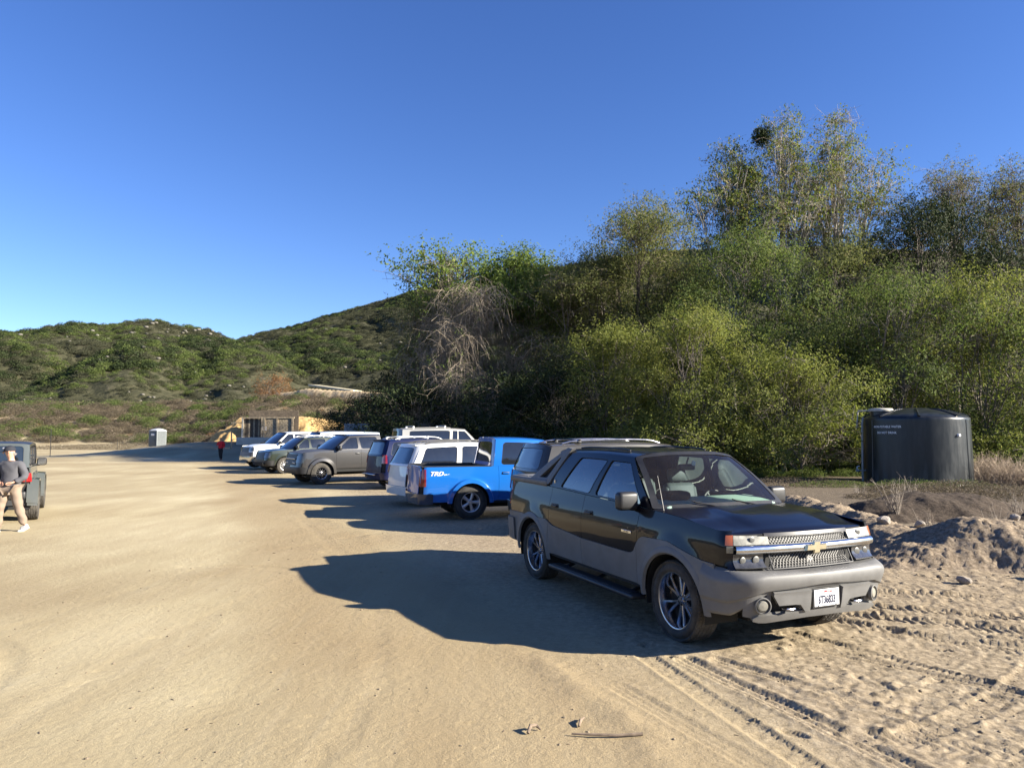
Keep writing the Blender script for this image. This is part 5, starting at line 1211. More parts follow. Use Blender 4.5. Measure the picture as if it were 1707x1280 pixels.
# ------------------------------------------------------------------ water tank
def water_tank():
    x, y = at_px(1524, Y=29.8); z0 = gh(x, y); R = 2.03; H = 2.72
    t = thing('water_tank', 'large black plastic water tank with white lettering and domed top', 'water tank', (x, y, z0 - .05), 0)
    m, nt, b = nmat('black_polyethylene'); setin(b, rough=.32, spec=.5)
    tc = nt.nodes.new('ShaderNodeTexCoord'); mp = nt.nodes.new('ShaderNodeMapping'); mp.inputs['Scale'].default_value = (2, 2, .35); nt.links.new(tc.outputs['Object'], mp.inputs[0])
    n = noise(nt, 2.0, 6, .65, mp.outputs[0]); sp_ = nt.nodes.new('ShaderNodeSeparateXYZ'); nt.links.new(tc.outputs['Object'], sp_.inputs[0])
    lo = nt.nodes.new('ShaderNodeMapRange'); lo.inputs[1].default_value = 0; lo.inputs[2].default_value = .9; lo.inputs[3].default_value = .8; lo.inputs[4].default_value = .25; nt.links.new(sp_.outputs['Z'], lo.inputs[0])
    f = math_(nt, 'MULTIPLY', ramp(nt, n.outputs['Fac'], [(.42, (0, 0, 0)), (.75, (1, 1, 1))]).outputs[0], lo.outputs[0])
    nt.links.new(mixc(nt, f, (.008, .010, .012), (.085, .09, .085)), b.inputs['Base Color']); nt.links.new(math_(nt, 'ADD', math_(nt, 'MULTIPLY', f, .4), .30), b.inputs['Roughness'])
    mb = MB(); P = [(R * 1.015, 0), (R * 1.01, .03), (R, .06)]
    for zz in np.linspace(.1, H - .12, 40): P.append((R * (1 - .028 * zz / H) , zz))
    P += [(R * .972, H - .06), (R * .962, H - .01)]
    for q in np.linspace(0, 1, 14)[1:]: P.append((R * .962 * (1 - q) + .001, H + .42 * math.sin(q * PI / 2) ** .8))
    mb.lathe(P, 96, axis='z'); bd = mb.build('tank_body', m, t)
    # moulded ribs on the dome, inset tie-down channels
    for q in range(8):
        a = q * PI / 4 + .35; mb = MB(); pts = []
        for s_ in np.linspace(.35, .98, 8): rr = R * .962 * s_; qq = 1 - s_; pts.append((rr * math.cos(a), rr * math.sin(a), H + .42 * math.sin(qq * PI / 2) ** .8 + .0))
        mb.tube(pts, [.02, .035, .04, .045, .045, .045, .05, .055], 6); mb.build('dome_rib', m, t)
    for a in (-3.02, -.95): 
        mb = MB(); mb.grid(np.array([[((R + .02 * k) * (1 - .028 * z_ / H) * math.cos(a + w), (R + .02 * k) * (1 - .028 * z_ / H) * math.sin(a + w), z_) for z_ in np.linspace(.05, H - .1, 8)] for w, k in ((-.055, 0), (-.04, 1.2), (.04, 1.2), (.055, 0))])); mb.build('side_rib', m, t)
    # manway with pale lid on the camera side of the dome
    PL = mat('weathered_pale_plastic', (.42, .40, .34), .7, var=.2); cx_, cy_ = -1.36, .10
    mb = MB(); mb.lathe([(.42, H - .1), (.41, H + .30), (.36, H + .32)], 40, axis='z', center=(cx_, cy_, 0)); mb.build('manway_collar', m, t)
    mb = MB(); mb.lathe([(.47, H + .27), (.48, H + .33), (.44, H + .39), (.001, H + .42)], 40, axis='z', center=(cx_, cy_, 0)); mb.build('manway_lid', PL, t)
    PV = mat('grey_pipe', (.22, .23, .22), .5, var=.15)
    a = -3.26; px_, py_ = (R + .07) * math.cos(a), (R + .07) * math.sin(a); mb = MB(); mb.tube([(px_ + .06, py_ + .03, H + .02), (px_, py_, H - .25), (px_ - .06, py_ - .03, .4), (px_ - .03, py_, .02)], .045, 10); mb.build('outlet_pipe', PV, t)
    mb = MB(); mb.tube([(-R + .0, .7, H + .30), (-R - .03, .7, H - .0), (-R - .07, .7, H - .45)], .03, 8); mb.tube([(-R + .0, .7, H + .30), (cx_, cy_, H + .33)], .03, 8); mb.build('inlet_pipe', PL, t)
    mb = MB(); mb.tube([(px_ - .28, py_ - .02, .52), (px_ + .3, py_ - .05, .52)], .035, 8); mb.lathe([(.001, .05), (.07, .04), (.07, -.04), (.001, -.05)], 16, axis='x', center=(px_ - .28, py_ - .02, .52)); v_ = mb.build('valve', PV, t)
    mb = MB(); mb.tube([(px_ - .28, py_ - .02, .52), (px_ - .28, py_ - .02, .68), (px_ - .18, py_ - .02, .70)], .018, 6); mb.build('valve_handle', M['white'], v_)
    a = -1.26; rr = R * .975; mb = MB(); mb.lathe([(.001, .10), (.05, .09), (.065, 0)], 18, axis='x'); V_ = np.concatenate(mb.v); Rm = np.array(Matrix.Rotation(a, 3, 'Z')); mb.v = [V_ @ Rm.T + np.array([rr * math.cos(a), rr * math.sin(a), H - .72])]; mb.build('overflow_cap', M['white'], t)
    # stencilled lettering bent round the tank
    for txt, zz, sz, a0 in (('NON-POTABLE WATER', H - .42, .125, -2.62), ('DO NOT DRINK', H - .66, .125, -2.62)):
        o = text_part('tank_lettering', txt, sz, mat('stencil_white', (.8, .8, .78), .7, var=.2), t, (0, 0, 0), (1, 0, 0), (0, 1, 0), .001, spacing=1.12, xs=.82, bold=.003)
        for v in o.data.vertices:
            rr = R * (1 - .028 * zz / H) + .018 + v.co.z; a = a0 + v.co.x / R; v.co = Vector((rr * math.cos(a), rr * math.sin(a), zz + v.co.y))
    return x, y
tank_x, tank_y = water_tank()
# ------------------------------------------------------------------ portable toilet
def toilet():
    x, y = at_px(264.5, Y=79); z = gh(x, y)
    t = thing('portable_toilet', 'grey portable toilet with a white domed roof at the edge of the scrub', 'portable toilet', (x, y, z), R_(-24))
    g = mat('grey_ribbed_plastic', (.085, .098, .105), .5, var=.12); wr = mat('translucent_white_roof', (.45, .46, .46), .5); w = 1.16; h = 2.0
    for sx, sy, nm in ((0, -1, 'front_wall'), (0, 1, 'back_wall'), (1, 0, 'side_wall'), (-1, 0, 'side_wall')):
        mb = MB(); d = (w, .04, h) if sy else (.04, w, h); mb.box((sx * w / 2, sy * w / 2, h / 2 + .1), d); pn = mb.build(nm, g, t, smooth=0)
        mb = MB()
        for q in np.linspace(-.5, .5, 9): mb.box((sx * (w / 2 + .03) + (q if sy else 0), sy * (w / 2 + .03) + (q if sx else 0), h / 2 + .1), (.05 if sy else .03, .05 if sx else .03, h * .94))
        if nm != 'front_wall': rb = mb.build('ribs', mat('pale_grey_rib', (.15, .165, .17), .5), pn, smooth=0); rb['kind'] = 'stuff'
    mb = MB(); mb.bbox((0, -w / 2 - .03, 1.08), (.80, .03, 1.86), .01); d = mb.build('door', mat('grey_door', (.075, .09, .10), .5), t)
    mb = MB(); mb.bbox((.28, -w / 2 - .06, 1.05), (.05, .03, .16), .01); mb.build('door_handle', M['black'], d); mb = MB(); mb.bbox((-.02, -w / 2 - .05, 1.68), (.5, .01, .22), .003); mb.build('door_sign', M['white'], d)
    for sx in (-1, 1):
        for sy in (-1, 1): mb = MB(); mb.bbox((sx * w / 2, sy * w / 2, h / 2 + .1), (.10, .10, h), .03); mb.build('corner_post', mat('pale_grey_rib', (.15, .165, .17), .5), t)
    u, v = np.meshgrid(np.linspace(-1, 1, 13), np.linspace(-1, 1, 13), indexing='ij'); mb = MB(); mb.grid(np.stack([u * .64, v * .64, h + .1 + .26 * (1 - np.maximum(np.abs(u), np.abs(v)) ** 2.4)], -1)); mb.box((0, 0, h + .10), (1.28, 1.28, .05)); mb.build('roof', wr, t)
    mb = MB(); mb.tube([(-.42, .42, h), (-.42, .42, h + .42)], .045, 8); mb.build('vent_pipe', M['black'], t); mb = MB(); mb.box((0, 0, .05), (1.22, 1.22, .12)); mb.build('base_skid', M['black'], t)
toilet()
# ------------------------------------------------------------------ wooden enclosure with dug bank, low wall, posts, beam
WOOD = mat('weathered_boards', (.33, .265, .175), .9, var=.45, vscale=5); WOODD = mat('dark_boards', (.10, .078, .055), .9, var=.4, vscale=5); CONC = mat('pale_concrete', (.50, .46, .38), .9, var=.12, vscale=3, bumpy=.3, bscale=12)
def enclosure():
    x, y = at_px(400, Y=70); z = gh(x, y); px2m = lambda q: (q - 400) / 1184 * 70
    t = thing('timber_enclosure', 'weathered vertical-board enclosure cut into the bank behind the parked row', 'shed', (x, y, z - .1), R_(3))
    h = 2.45; n = 0
    for k, q in enumerate(np.arange(407, 487, 2.6)):
        x_ = px2m(q); door = q < 437
        mb = MB(); mb.box((x_, (0.25 if door else 0), h / 2 + .0 + .02 * math.sin(k * 2.1)), (.145, .035, h)); mb.build('board', WOODD if (door and k % 3) else WOOD, t, smooth=0)
    for q in (405, 437, 441, 462, 487): mb = MB(); mb.box((px2m(q), -.06 if q > 410 else 0, h / 2 + .05), (.16, .14, h + .1)); mb.build('post', CONC if q < 437 else WOOD, t, smooth=0)
    mb = MB(); mb.box((px2m(446), .0, h + .06), (px2m(487) - px2m(403) + .2, .22, .12)); mb.build('top_rail', WOOD, t, smooth=0)
    mb = MB(); mb.box((px2m(440) + .1, -.11, 1.45), (.42, .02, .42)); mb.build('notice', mat('faded_notice', (.55, .48, .40), .8), t, smooth=0)
    mb = MB(); mb.box((px2m(446), 2.2, h - .4), (px2m(487) - px2m(403), .1, h)); mb.build('back_wall', WOODD, t, smooth=0)
    mb = MB(); mb.box((px2m(396), -.05, h * .82), (1.1, .1, .08)); mb.build('side_rail', WOOD, t, smooth=0)
enclosure()
x, y = at_px(425, Y=66); mb = MB(); mb.bbox((0, 0, .30), (3.3, .35, .95), .03); o = mb.build('low_wall', CONC); o.location = (x, y, gh(x, y) - .1); o.rotation_euler = (0, 0, R_(-4)); tag(o, 'low pale concrete wall in front of the timber enclosure', 'wall')
for px_, Y_, hh, r_, lb in ((387, 62, 1.5, .06, 'short pale post beside the drive, right of the walker in red'), (87, 60, 2.3, .025, 'thin dark pole at the scrub edge, left of the portable toilet'), (198, 80, 1.3, .02, 'thin stake left of the portable toilet shadow')):
    x, y = at_px(px_, Y=Y_); mb = MB(); mb.tube([(0, 0, -.2), (0, 0, hh)], r_, 8); o = mb.build('post', WOOD if r_ > .05 else M['black']); o.location = (x, y, gh(x, y)); tag(o, lb, 'post')
def shade_beam():
    xa, ya = at_px(513, Y=118); xb, yb = at_px(588, Y=113); za = 2.09 + (720 - 640) / 1184 * 118; zb = 2.09 + (720 - 650) / 1184 * 113
    t = thing('shade_roof', 'long flat pale shade roof on posts on the bench above the scrub', 'shelter', (xa, ya, 0)); L = math.hypot(xb - xa, yb - ya)
    a = math.atan2(yb - ya, xb - xa); mb = MB(); V = np.array([[0, 0, za], [xb - xa, yb - ya, zb]])
    nrm = np.array([-math.sin(a), math.cos(a), 0]) * 2.4
    P = [V[0], V[1], V[1] + nrm, V[0] + nrm]; Q = [p + np.array([0, 0, -.30]) for p in P]; mb.add(P + Q, [(0, 1, 2, 3), (4, 7, 6, 5), (0, 4, 5, 1), (1, 5, 6, 2), (2, 6, 7, 3), (3, 7, 4, 0)])
    mb.build('roof', mat('pale_timber_fascia', (.62, .54, .36), .8), t, smooth=0)
    for q in (.05, .35, .65, .95):
        p = V[0] * (1 - q) + V[1] * q + nrm * .5; mb = MB(); g_ = gh(xa + p[0], ya + p[1]); mb.tube([(p[0], p[1], g_ - .3), (p[0], p[1], p[2] - .3)], .09, 8); mb.build('post', WOODD, t)
shade_beam()
def container():
    x, y = at_px(612, Y=58); t = thing('storage_container', 'pale grey metal container in the deep shade under the trees', 'container', (x, y, gh(x, y)), R_(8)); g = mat('grey_container', (.25, .28, .30), .6)
    mb = MB(); mb.bbox((0, 0, 1.25), (3.4, 2.2, 2.4), .04); b_ = mb.build('container_body', g, t)
    for q in np.linspace(-1.5, 1.5, 11): mb = MB(); mb.box((q, -1.12, 1.25), (.12, .05, 2.2)); mb.build('corrugation', g, t, smooth=0)
container()
TAN = soil('tan_road_cut', (.30, .22, .13), (.56, .46, .31), 3)
mound('pale tan road cut under the long shade roof on the bench', [(-36, 110, .7, .9), (-30, 108, 1, 1), (-23, 106, 1, 1), (-18, 104, .8, .9)], .45, 1.6, TAN, 230, .05, .2, group=None)
STRAW = soil('golden_cut_soil', (.28, .17, .07), (.62, .44, .20), 5)
mound('golden-tan dug bank rising directly behind the timber enclosure', [(-28.3, 75.2, .9, 1), (-24, 75.6, 1, 1), (-20.5, 76, .9, 1), (-17.5, 76.6, .62, .9)], 3.4, 2.7, STRAW, 210, .16, .14, group=None)
# ------------------------------------------------------------------ people
def skin_mesh(name, J, E, mats, parent, sub=2, root=0):
    """J: {key: (x, y, z, rx, ry)}; E: list of key pairs"""
    ks = list(J); me = bpy.data.meshes.new(name); me.from_pydata([J[k][:3] for k in ks], [(ks.index(a), ks.index(b)) for a, b in E], [])
    o = bpy.data.objects.new(name, me); C.collection.objects.link(o); md = o.modifiers.new('s', 'SKIN'); md.use_smooth_shade = True; md.branch_smoothing = .6
    for k, sv in zip(ks, me.skin_vertices[0].data): sv.radius = (J[k][3], J[k][4] if len(J[k]) > 4 else J[k][3]); sv.use_root = (k == ks[root])
    sb = o.modifiers.new('u', 'SUBSURF'); sb.levels = sub; sb.render_levels = sub
    dg = bpy.context.evaluated_depsgraph_get(); m2 = bpy.data.meshes.new_from_object(o.evaluated_get(dg)); bpy.data.objects.remove(o)
    m2.materials.clear(); m2.materials.append(mats); o = bpy.data.objects.new(name, m2); C.collection.objects.link(o); o.parent = parent
    m2.polygons.foreach_set('use_smooth', np.ones(len(m2.polygons), bool)); return o
def person(label, loc, rz, H, A, cols, hair='cap', long=False):
    """figure facing -y (towards the camera when rz is 0). A: dict of joints (x, y, z) for a 1.78 m figure"""
    t = thing('person', label, 'person', loc, rz); t.scale = (H / 1.78,) * 3
    sk = mat('skin', (.48, .27, .18), .55, var=.08); j = A
    J = {'pel': (*j['pel'], .11, .09), 'sp': (*j['sp'], .12, .10), 'ch': (*j['ch'], .14, .11), 'nk': (*j['nk'], .055), 'hd0': (*j['hd'][0], .068), 'hd1': (*j['hd'][1], .092, .102), 'hd2': (*j['hd'][2], .078, .085)}
    E = [('pel', 'sp'), ('sp', 'ch'), ('ch', 'nk'), ('nk', 'hd0'), ('hd0', 'hd1'), ('hd1', 'hd2')]
    for s_ in 'LR':
        J['sh' + s_] = (*j['sh' + s_], .058); J['el' + s_] = (*j['el' + s_], .043); J['wr' + s_] = (*j['wr' + s_], .027); J['pm' + s_] = (*j['pm' + s_], .035, .018)
        J['hp' + s_] = (*j['hp' + s_], .092); J['kn' + s_] = (*j['kn' + s_], .058); J['an' + s_] = (*j['an' + s_], .042); J['he' + s_] = (*j['he' + s_], .042); J['to' + s_] = (*j['to' + s_], .04, .03)
        E += [('ch', 'sh' + s_), ('sh' + s_, 'el' + s_), ('el' + s_, 'wr' + s_), ('wr' + s_, 'pm' + s_), ('pel', 'hp' + s_), ('hp' + s_, 'kn' + s_), ('kn' + s_, 'an' + s_), ('an' + s_, 'he' + s_), ('he' + s_, 'to' + s_)]
        w = Vector(j['wr' + s_]); p = Vector(j['pm' + s_]); d = (p - w).normalized(); sd = d.cross(Vector((0, 1, 0))).normalized()
        for q, (o_, l) in enumerate(((-.028, .062), (-.010, .078), (.010, .074), (.028, .056))):
            a = p + sd * o_ * .9; b = a + d * l * .5 + Vector((0, -.004, 0)); c_ = b + d * l * .45 + Vector((0, -.018, 0)); J[f'f{q}a{s_}'] = (*a, .011); J[f'f{q}b{s_}'] = (*b, .009); J[f'f{q}c{s_}'] = (*c_, .008); E += [('pm' + s_, f'f{q}a{s_}'), (f'f{q}a{s_}', f'f{q}b{s_}'), (f'f{q}b{s_}', f'f{q}c{s_}')]
        a = w + (p - w) * .4 + Vector((0, -.03, 0)); J['th' + s_] = (*a, .011); J['ti' + s_] = (*(a + d * .05 + Vector((0, -.015, 0))), .009); E += [('wr' + s_, 'th' + s_), ('th' + s_, 'ti' + s_)]
    skin_mesh('body', J, E, sk, t)
    # face
    hd = Vector(j['hd'][1]); f = Vector(j['face']).normalized(); side = f.cross(Vector((0, 0, 1))).normalized()
    mb = MB(); mb.tube([hd + f * .095 + Vector((0, 0, .02)), hd + f * .118 + Vector((0, 0, -.012)), hd + f * .10 + Vector((0, 0, -.022))], [.008, .015, .010], 8); mb.build('nose', sk, t)
    for s_ in (1, -1):
        mb = MB(); c_ = hd + f * .088 + side * .034 * s_ + Vector((0, 0, .022)); mb.tube([c_ - side * .014, c_, c_ + side * .014], [.003, .007, .003], 6); mb.build('eye', M['black'], t)
        mb = MB(); c_ = hd + side * .092 * s_ + Vector((0, 0, 0)); mb.tube([c_ + Vector((0, 0, .028)), c_ + side * .012 * s_, c_ - Vector((0, 0, .028))], [.010, .016, .008], 8); mb.build('ear', sk, t)
    mb = MB(); c_ = hd + f * .096 + Vector((0, 0, -.048)); mb.tube([c_ - side * .024 - f * .008, c_, c_ + side * .024 - f * .008], [.003, .006, .003], 6); mb.build('mouth', mat('lips', (.30, .10, .08), .5), t)
    # top garment
    g = .028; T = {'hem': (j['pel'][0], j['pel'][1], j['pel'][2] - .10, .185, .14), 'pel': (j['pel'][0], j['pel'][1], j['pel'][2] + .04, .215, .165), 'sp': (*j['sp'], .215, .155), 'ch': (*j['ch'], .215, .145), 'nk': (j['nk'][0], j['nk'][1], j['nk'][2] - .035, .085)}
    Et = [('hem', 'pel'), ('pel', 'sp'), ('sp', 'ch'), ('ch', 'nk')]
    for s_ in 'LR':
        w = Vector(j['wr' + s_]); e = Vector(j['el' + s_]); T['sh' + s_] = (*j['sh' + s_], .10); T['el' + s_] = (*e, .082)
        end = e.lerp(w, .97 if cols.get('sleeve', 1) else .05); T['wr' + s_] = (*end, .046); Et += [('ch', 'sh' + s_), ('sh' + s_, 'el' + s_), ('el' + s_, 'wr' + s_)]
    tp_ = skin_mesh(cols['topname'], T, Et, cols['top'], t)
    for v in tp_.data.vertices: v.co += Vector((math.sin(v.co.z * 47 + v.co.x * 20), math.cos(v.co.z * 39 + v.co.x * 31), 0)) * .005
    Pn = {'pel': (*j['pel'], .165, .125)}; Ep = []
    for s_ in 'LR':
        hp, kn, an = (Vector(j[q + s_]) for q in ('hp', 'kn', 'an')); Pn['hp' + s_] = (*hp, .115); Pn['mt' + s_] = (*hp.lerp(kn, .5), .108); Pn['kn' + s_] = (*kn, .092); Pn['ca' + s_] = (*kn.lerp(an, .55), .085); Pn['an' + s_] = (*kn.lerp(an, 1.0), .075)
        Ep += [('pel', 'hp' + s_), ('hp' + s_, 'mt' + s_), ('mt' + s_, 'kn' + s_), ('kn' + s_, 'ca' + s_), ('ca' + s_, 'an' + s_)]
    tr = skin_mesh('trousers', Pn, Ep, cols['leg'], t)
    for v in tr.data.vertices: v.co += Vector((math.sin(v.co.z * 41 + v.co.x * 9), math.cos(v.co.z * 33 + v.co.x * 17), 0)) * .006
    for s_ in 'LR':
        he, to = Vector(j['he' + s_]), Vector(j['to' + s_]); up = Vector(j['an' + s_]); up = he.lerp(up, .7)
        skin_mesh('shoe', {'a': (*up, .052), 'h': (*he, .054, .05), 'm': (*he.lerp(to, .55), .056, .04), 't': (*to, .05, .032)}, [('a', 'h'), ('h', 'm'), ('m', 't')], cols['shoe'], t)
        mb = MB(); d = (to - he); n_ = Vector((0, 0, -1)); mb.tube([he - d * .25 + n_ * .045, he.lerp(to, .5) + n_ * .04, to + d * .2 + n_ * .03], [.03, .036, .026], 8); mb.build('shoe_sole', M['white'] if cols.get('wsole') else M['black'], t)
    hm = cols['hair']; top = Vector(j['hd'][2])
    if hair == 'cap':
        mb = MB(); A_ = []
        for i in range(20):
            a = 2 * PI * i / 20; A_.append([(hd.x + .104 * math.sin(p) * math.cos(a) , hd.y + .112 * math.sin(p) * math.sin(a), hd.z + .035 + .105 * math.cos(p)) for p in np.linspace(.02, 1.62, 8)])
        mb.grid(np.array(A_), closeu=True); cp = mb.build('cap', hm, t)
        mb = MB(); B = [[(hd + f * (.09 + .085 * q * (1 - .5 * abs(w) ** 2)) + side * .075 * w + Vector((0, 0, .040 - .015 * q - .012 * w * w)))[:] for w in np.linspace(-1, 1, 9)] for q in (0, .5, 1)]; mb.grid(np.array(B)); mb.grid(np.array(B) - np.array([0, 0, .006])); mb.build('cap_peak', hm, cp)
        mb = MB(); c_ = hd + f * .104 + Vector((0, 0, .085)); mb.bbox(c_[:], (.05, .014, .035), .004); mb.build('cap_emblem', M['white'], cp)
        mb = MB(); mb.tube([hd - f * .085 + Vector((0, 0, -.02)), hd - f * .07 + Vector((0, 0, -.06))], [.05, .035], 10); mb.build('hair', mat('grey_hair', (.25, .23, .21), .9), t)
    else:
        Jh = {'a': (*(hd + Vector((0, .01, .02)) - f * .01), .105, .115), 'b': (*(hd - f * .05 + Vector((0, 0, .03))), .098), 'c': (*(hd - f * .06 + Vector((0, 0, -.06))), .07)}; skin_mesh('hair', Jh, [('a', 'b'), ('b', 'c')], hm, t)
    return t
# walking man, left edge: striding towards the left, head turned left
JW = dict(pel=(0, 0, .96), sp=(.0, 0, 1.12), ch=(-.01, 0, 1.34), nk=(-.015, -.01, 1.50), hd=((-.02, -.015, 1.56), (-.03, -.03, 1.645), (-.03, -.02, 1.70)), face=(-.95, -.45, -.05),
    shL=(.175, 0, 1.42), elL=(.29, .03, 1.13), wrL=(.15, -.13, 1.03), pmL=(.09, -.15, 1.01), shR=(-.175, 0, 1.42), elR=(-.29, -.02, 1.13), wrR=(-.15, -.14, 1.03), pmR=(-.09, -.155, 1.01),
    hpL=(.09, 0, .90), knL=(.15, .04, .52), anL=(.24, .12, .14), heL=(.29, .13, .12), toL=(.19, .06, .045), hpR=(-.09, 0, .90), knR=(-.16, -.08, .50), anR=(-.20, -.04, .10), heR=(-.20, -.03, .055), toR=(-.33, -.10, .045))
xm, ym = at_px(24, Y=15.0)
person('man in a grey hoodie, dark cap and khaki trousers walking at the left edge', (xm, ym, gh(xm, ym) - .01), R_(0), 1.80, JW,
    dict(top=mat('charcoal_hoodie', (.075, .075, .085), .95, var=.15), topname='hoodie', leg=mat('khaki_cotton', (.21, .16, .12), .9, var=.1), shoe=mat('grey_sneaker', (.25, .25, .26), .8, var=.4, vscale=30), hair=mat('dark_cap', (.015, .017, .025), .85), wsole=1))
JR = dict(pel=(0, 0, .96), sp=(0, 0, 1.12), ch=(0, 0, 1.34), nk=(0, -.01, 1.50), hd=((0, -.03, 1.55), (0, -.06, 1.63), (0, -.05, 1.69)), face=(0, -1, -.5),
    shL=(.175, 0, 1.42), elL=(.25, .02, 1.16), wrL=(.22, -.05, .96), pmL=(.215, -.08, .90), shR=(-.175, 0, 1.42), elR=(-.27, .02, 1.18), wrR=(-.16, -.20, 1.16), pmR=(-.11, -.25, 1.17),
    hpL=(.08, 0, .90), knL=(.075, -.08, .50), anL=(.06, -.02, .10), heL=(.06, 0, .06), toL=(.07, -.14, .04), hpR=(-.08, 0, .90), knR=(-.06, .0, .50), anR=(-.03, .10, .13), heR=(-.03, .13, .10), toR=(-.04, .0, .05))
xm, ym = at_px(370, Y=52); 
person('person in a red hooded top and black trousers walking towards the camera far off', (xm, ym, gh(xm, ym) - .01), 0, 1.72, JR,
    dict(top=mat('red_top', (.45, .012, .025), .9), topname='hoodie', leg=mat('black_trousers', (.012, .012, .015), .9), shoe=M['black'], hair=mat('dark_hair', (.015, .012, .01), .8)), hair='hair')
# ------------------------------------------------------------------ vegetation
def leaf_mat(name, cols, bare=.0, trans=.42):
    m, nt, b = nmat(name); nt.nodes.remove(b); out = nt.nodes['Material Output']
    at = nt.nodes.new('ShaderNodeAttribute'); at.attribute_name = 'tint'
    c = ramp(nt, at.outputs['Fac'], [(i / (len(cols) - 1), c_) for i, c_ in enumerate(cols)]).outputs[0]
    d = nt.nodes.new('ShaderNodeBsdfPrincipled'); d.inputs['Roughness'].default_value = .7; d.inputs['Specular IOR Level'].default_value = .12; nt.links.new(c, d.inputs['Base Color'])
    t = nt.nodes.new('ShaderNodeBsdfTranslucent'); hv = nt.nodes.new('ShaderNodeHueSaturation'); hv.inputs['Saturation'].default_value = 1.1; hv.inputs['Value'].default_value = 1.3; nt.links.new(c, hv.inputs['Color']); nt.links.new(hv.outputs[0], t.inputs[0])
    mx = nt.nodes.new('ShaderNodeMixShader'); mx.inputs[0].default_value = trans; nt.links.new(d.outputs[0], mx.inputs[1]); nt.links.new(t.outputs[0], mx.inputs[2]); nt.links.new(mx.outputs[0], out.inputs['Surface']); return m
def rand_dirs(r, n): v = r.normal(size=(n, 3)); return v / np.linalg.norm(v, axis=1, keepdims=True)
def leaves(r, C_, N_, size, asp, droop=0.0, quad=True):
    """C_ centres, N_ preferred normals; returns V, F"""
    n = len(C_); d = rand_dirs(r, n); d[:, 2] -= droop; nn = N_ * .8 + rand_dirs(r, n) * .8; a = d - nn * (np.sum(d * nn, 1) / (np.sum(nn * nn, 1) + 1e-9))[:, None]; a /= np.linalg.norm(a, axis=1, keepdims=True) + 1e-9
    b = np.cross(nn, a); b /= np.linalg.norm(b, axis=1, keepdims=True) + 1e-9; s = (size * r.uniform(.55, 1.25, n))[:, None]
    if quad:
        V = np.stack([C_ - a * s * .5, C_ + b * s * asp * .5, C_ + a * s * .5, C_ - b * s * asp * .5], 1).reshape(-1, 3); F = np.arange(n * 4).reshape(-1, 4)
    else:
        V = np.stack([C_ - a * s * .5 - b * s * asp * .5, C_ - a * s * .35 + b * s * asp * .6, C_ + a * s * .6], 1).reshape(-1, 3); F = np.arange(n * 3).reshape(-1, 3)
    return V, F
def tubes_np(paths, sides=4):
    """paths: list of (pts (k,3), radii (k)); quads"""
    Vs = []; Fs = []; o = 0; A = np.linspace(0, 2 * PI, sides, endpoint=False); ca, sa = np.cos(A), np.sin(A)
    for P, R in paths:
        k = len(P); T = np.gradient(P, axis=0); T /= np.linalg.norm(T, axis=1, keepdims=True) + 1e-9; up = np.where(np.abs(T[:, 2:3]) > .9, np.array([[1., 0, 0]]), np.array([[0, 0, 1.]])); a = np.cross(T, up); a /= np.linalg.norm(a, axis=1, keepdims=True) + 1e-9; b = np.cross(T, a)
        V = P[:, None] + (a[:, None] * ca[None, :, None] + b[:, None] * sa[None, :, None]) * R[:, None, None]; Vs.append(V.reshape(-1, 3))
        i = np.arange(k - 1)[:, None] * sides; j = np.arange(sides)[None]; j2 = (j + 1) % sides; Fs.append((np.stack([i + j, i + j2, i + sides + j2, i + sides + j], -1).reshape(-1, 4) + o)); o += k * sides
    return np.concatenate(Vs), np.concatenate(Fs)
def bez(a, b, c, d, k):
    t = np.linspace(0, 1, k)[:, None]; return a * (1 - t) ** 3 + 3 * b * t * (1 - t) ** 2 + 3 * c * t * t * (1 - t) + d * t ** 3
BARKS = dict(grey=mat('grey_bark', (.17, .145, .12), .95, var=.4, vscale=4), white=mat('pale_sycamore_bark', (.42, .38, .32), .9, var=.35, vscale=2.5), dark=mat('dark_bark', (.05, .04, .032), .95, var=.4), tan=mat('bare_twigs', (.27, .225, .17), .95, var=.3))
LM = dict(
    willow=leaf_mat('willow_leaves', [(.060, .076, .020), (.115, .138, .034), (.18, .195, .054), (.24, .235, .08)]),
    green=leaf_mat('green_leaves', [(.038, .058, .018), (.074, .105, .030), (.12, .15, .046), (.17, .175, .068)]),
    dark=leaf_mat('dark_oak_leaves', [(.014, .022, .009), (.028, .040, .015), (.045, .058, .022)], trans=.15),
    olive=leaf_mat('olive_grey_leaves', [(.050, .062, .022), (.098, .115, .038), (.15, .16, .056), (.18, .155, .08)]),
    syc=leaf_mat('sycamore_leaves', [(.055, .080, .022), (.105, .140, .036), (.155, .17, .05), (.20, .145, .05)], trans=.45),
    bright=leaf_mat('bright_leaves', [(.075, .11, .025), (.13, .18, .045), (.20, .24, .07)], trans=.45),
    scrub=leaf_mat('scrub_leaves', [(.050, .046, .028), (.095, .078, .050), (.155, .125, .085), (.145, .112, .10)], trans=.2),
    hill=leaf_mat('hill_chaparral_leaves', [(.030, .035, .020), (.055, .058, .032), (.09, .086, .052)], trans=.15),
    rust=leaf_mat('rusty_leaves', [(.11, .055, .025), (.19, .10, .045), (.25, .15, .07)], trans=.2))
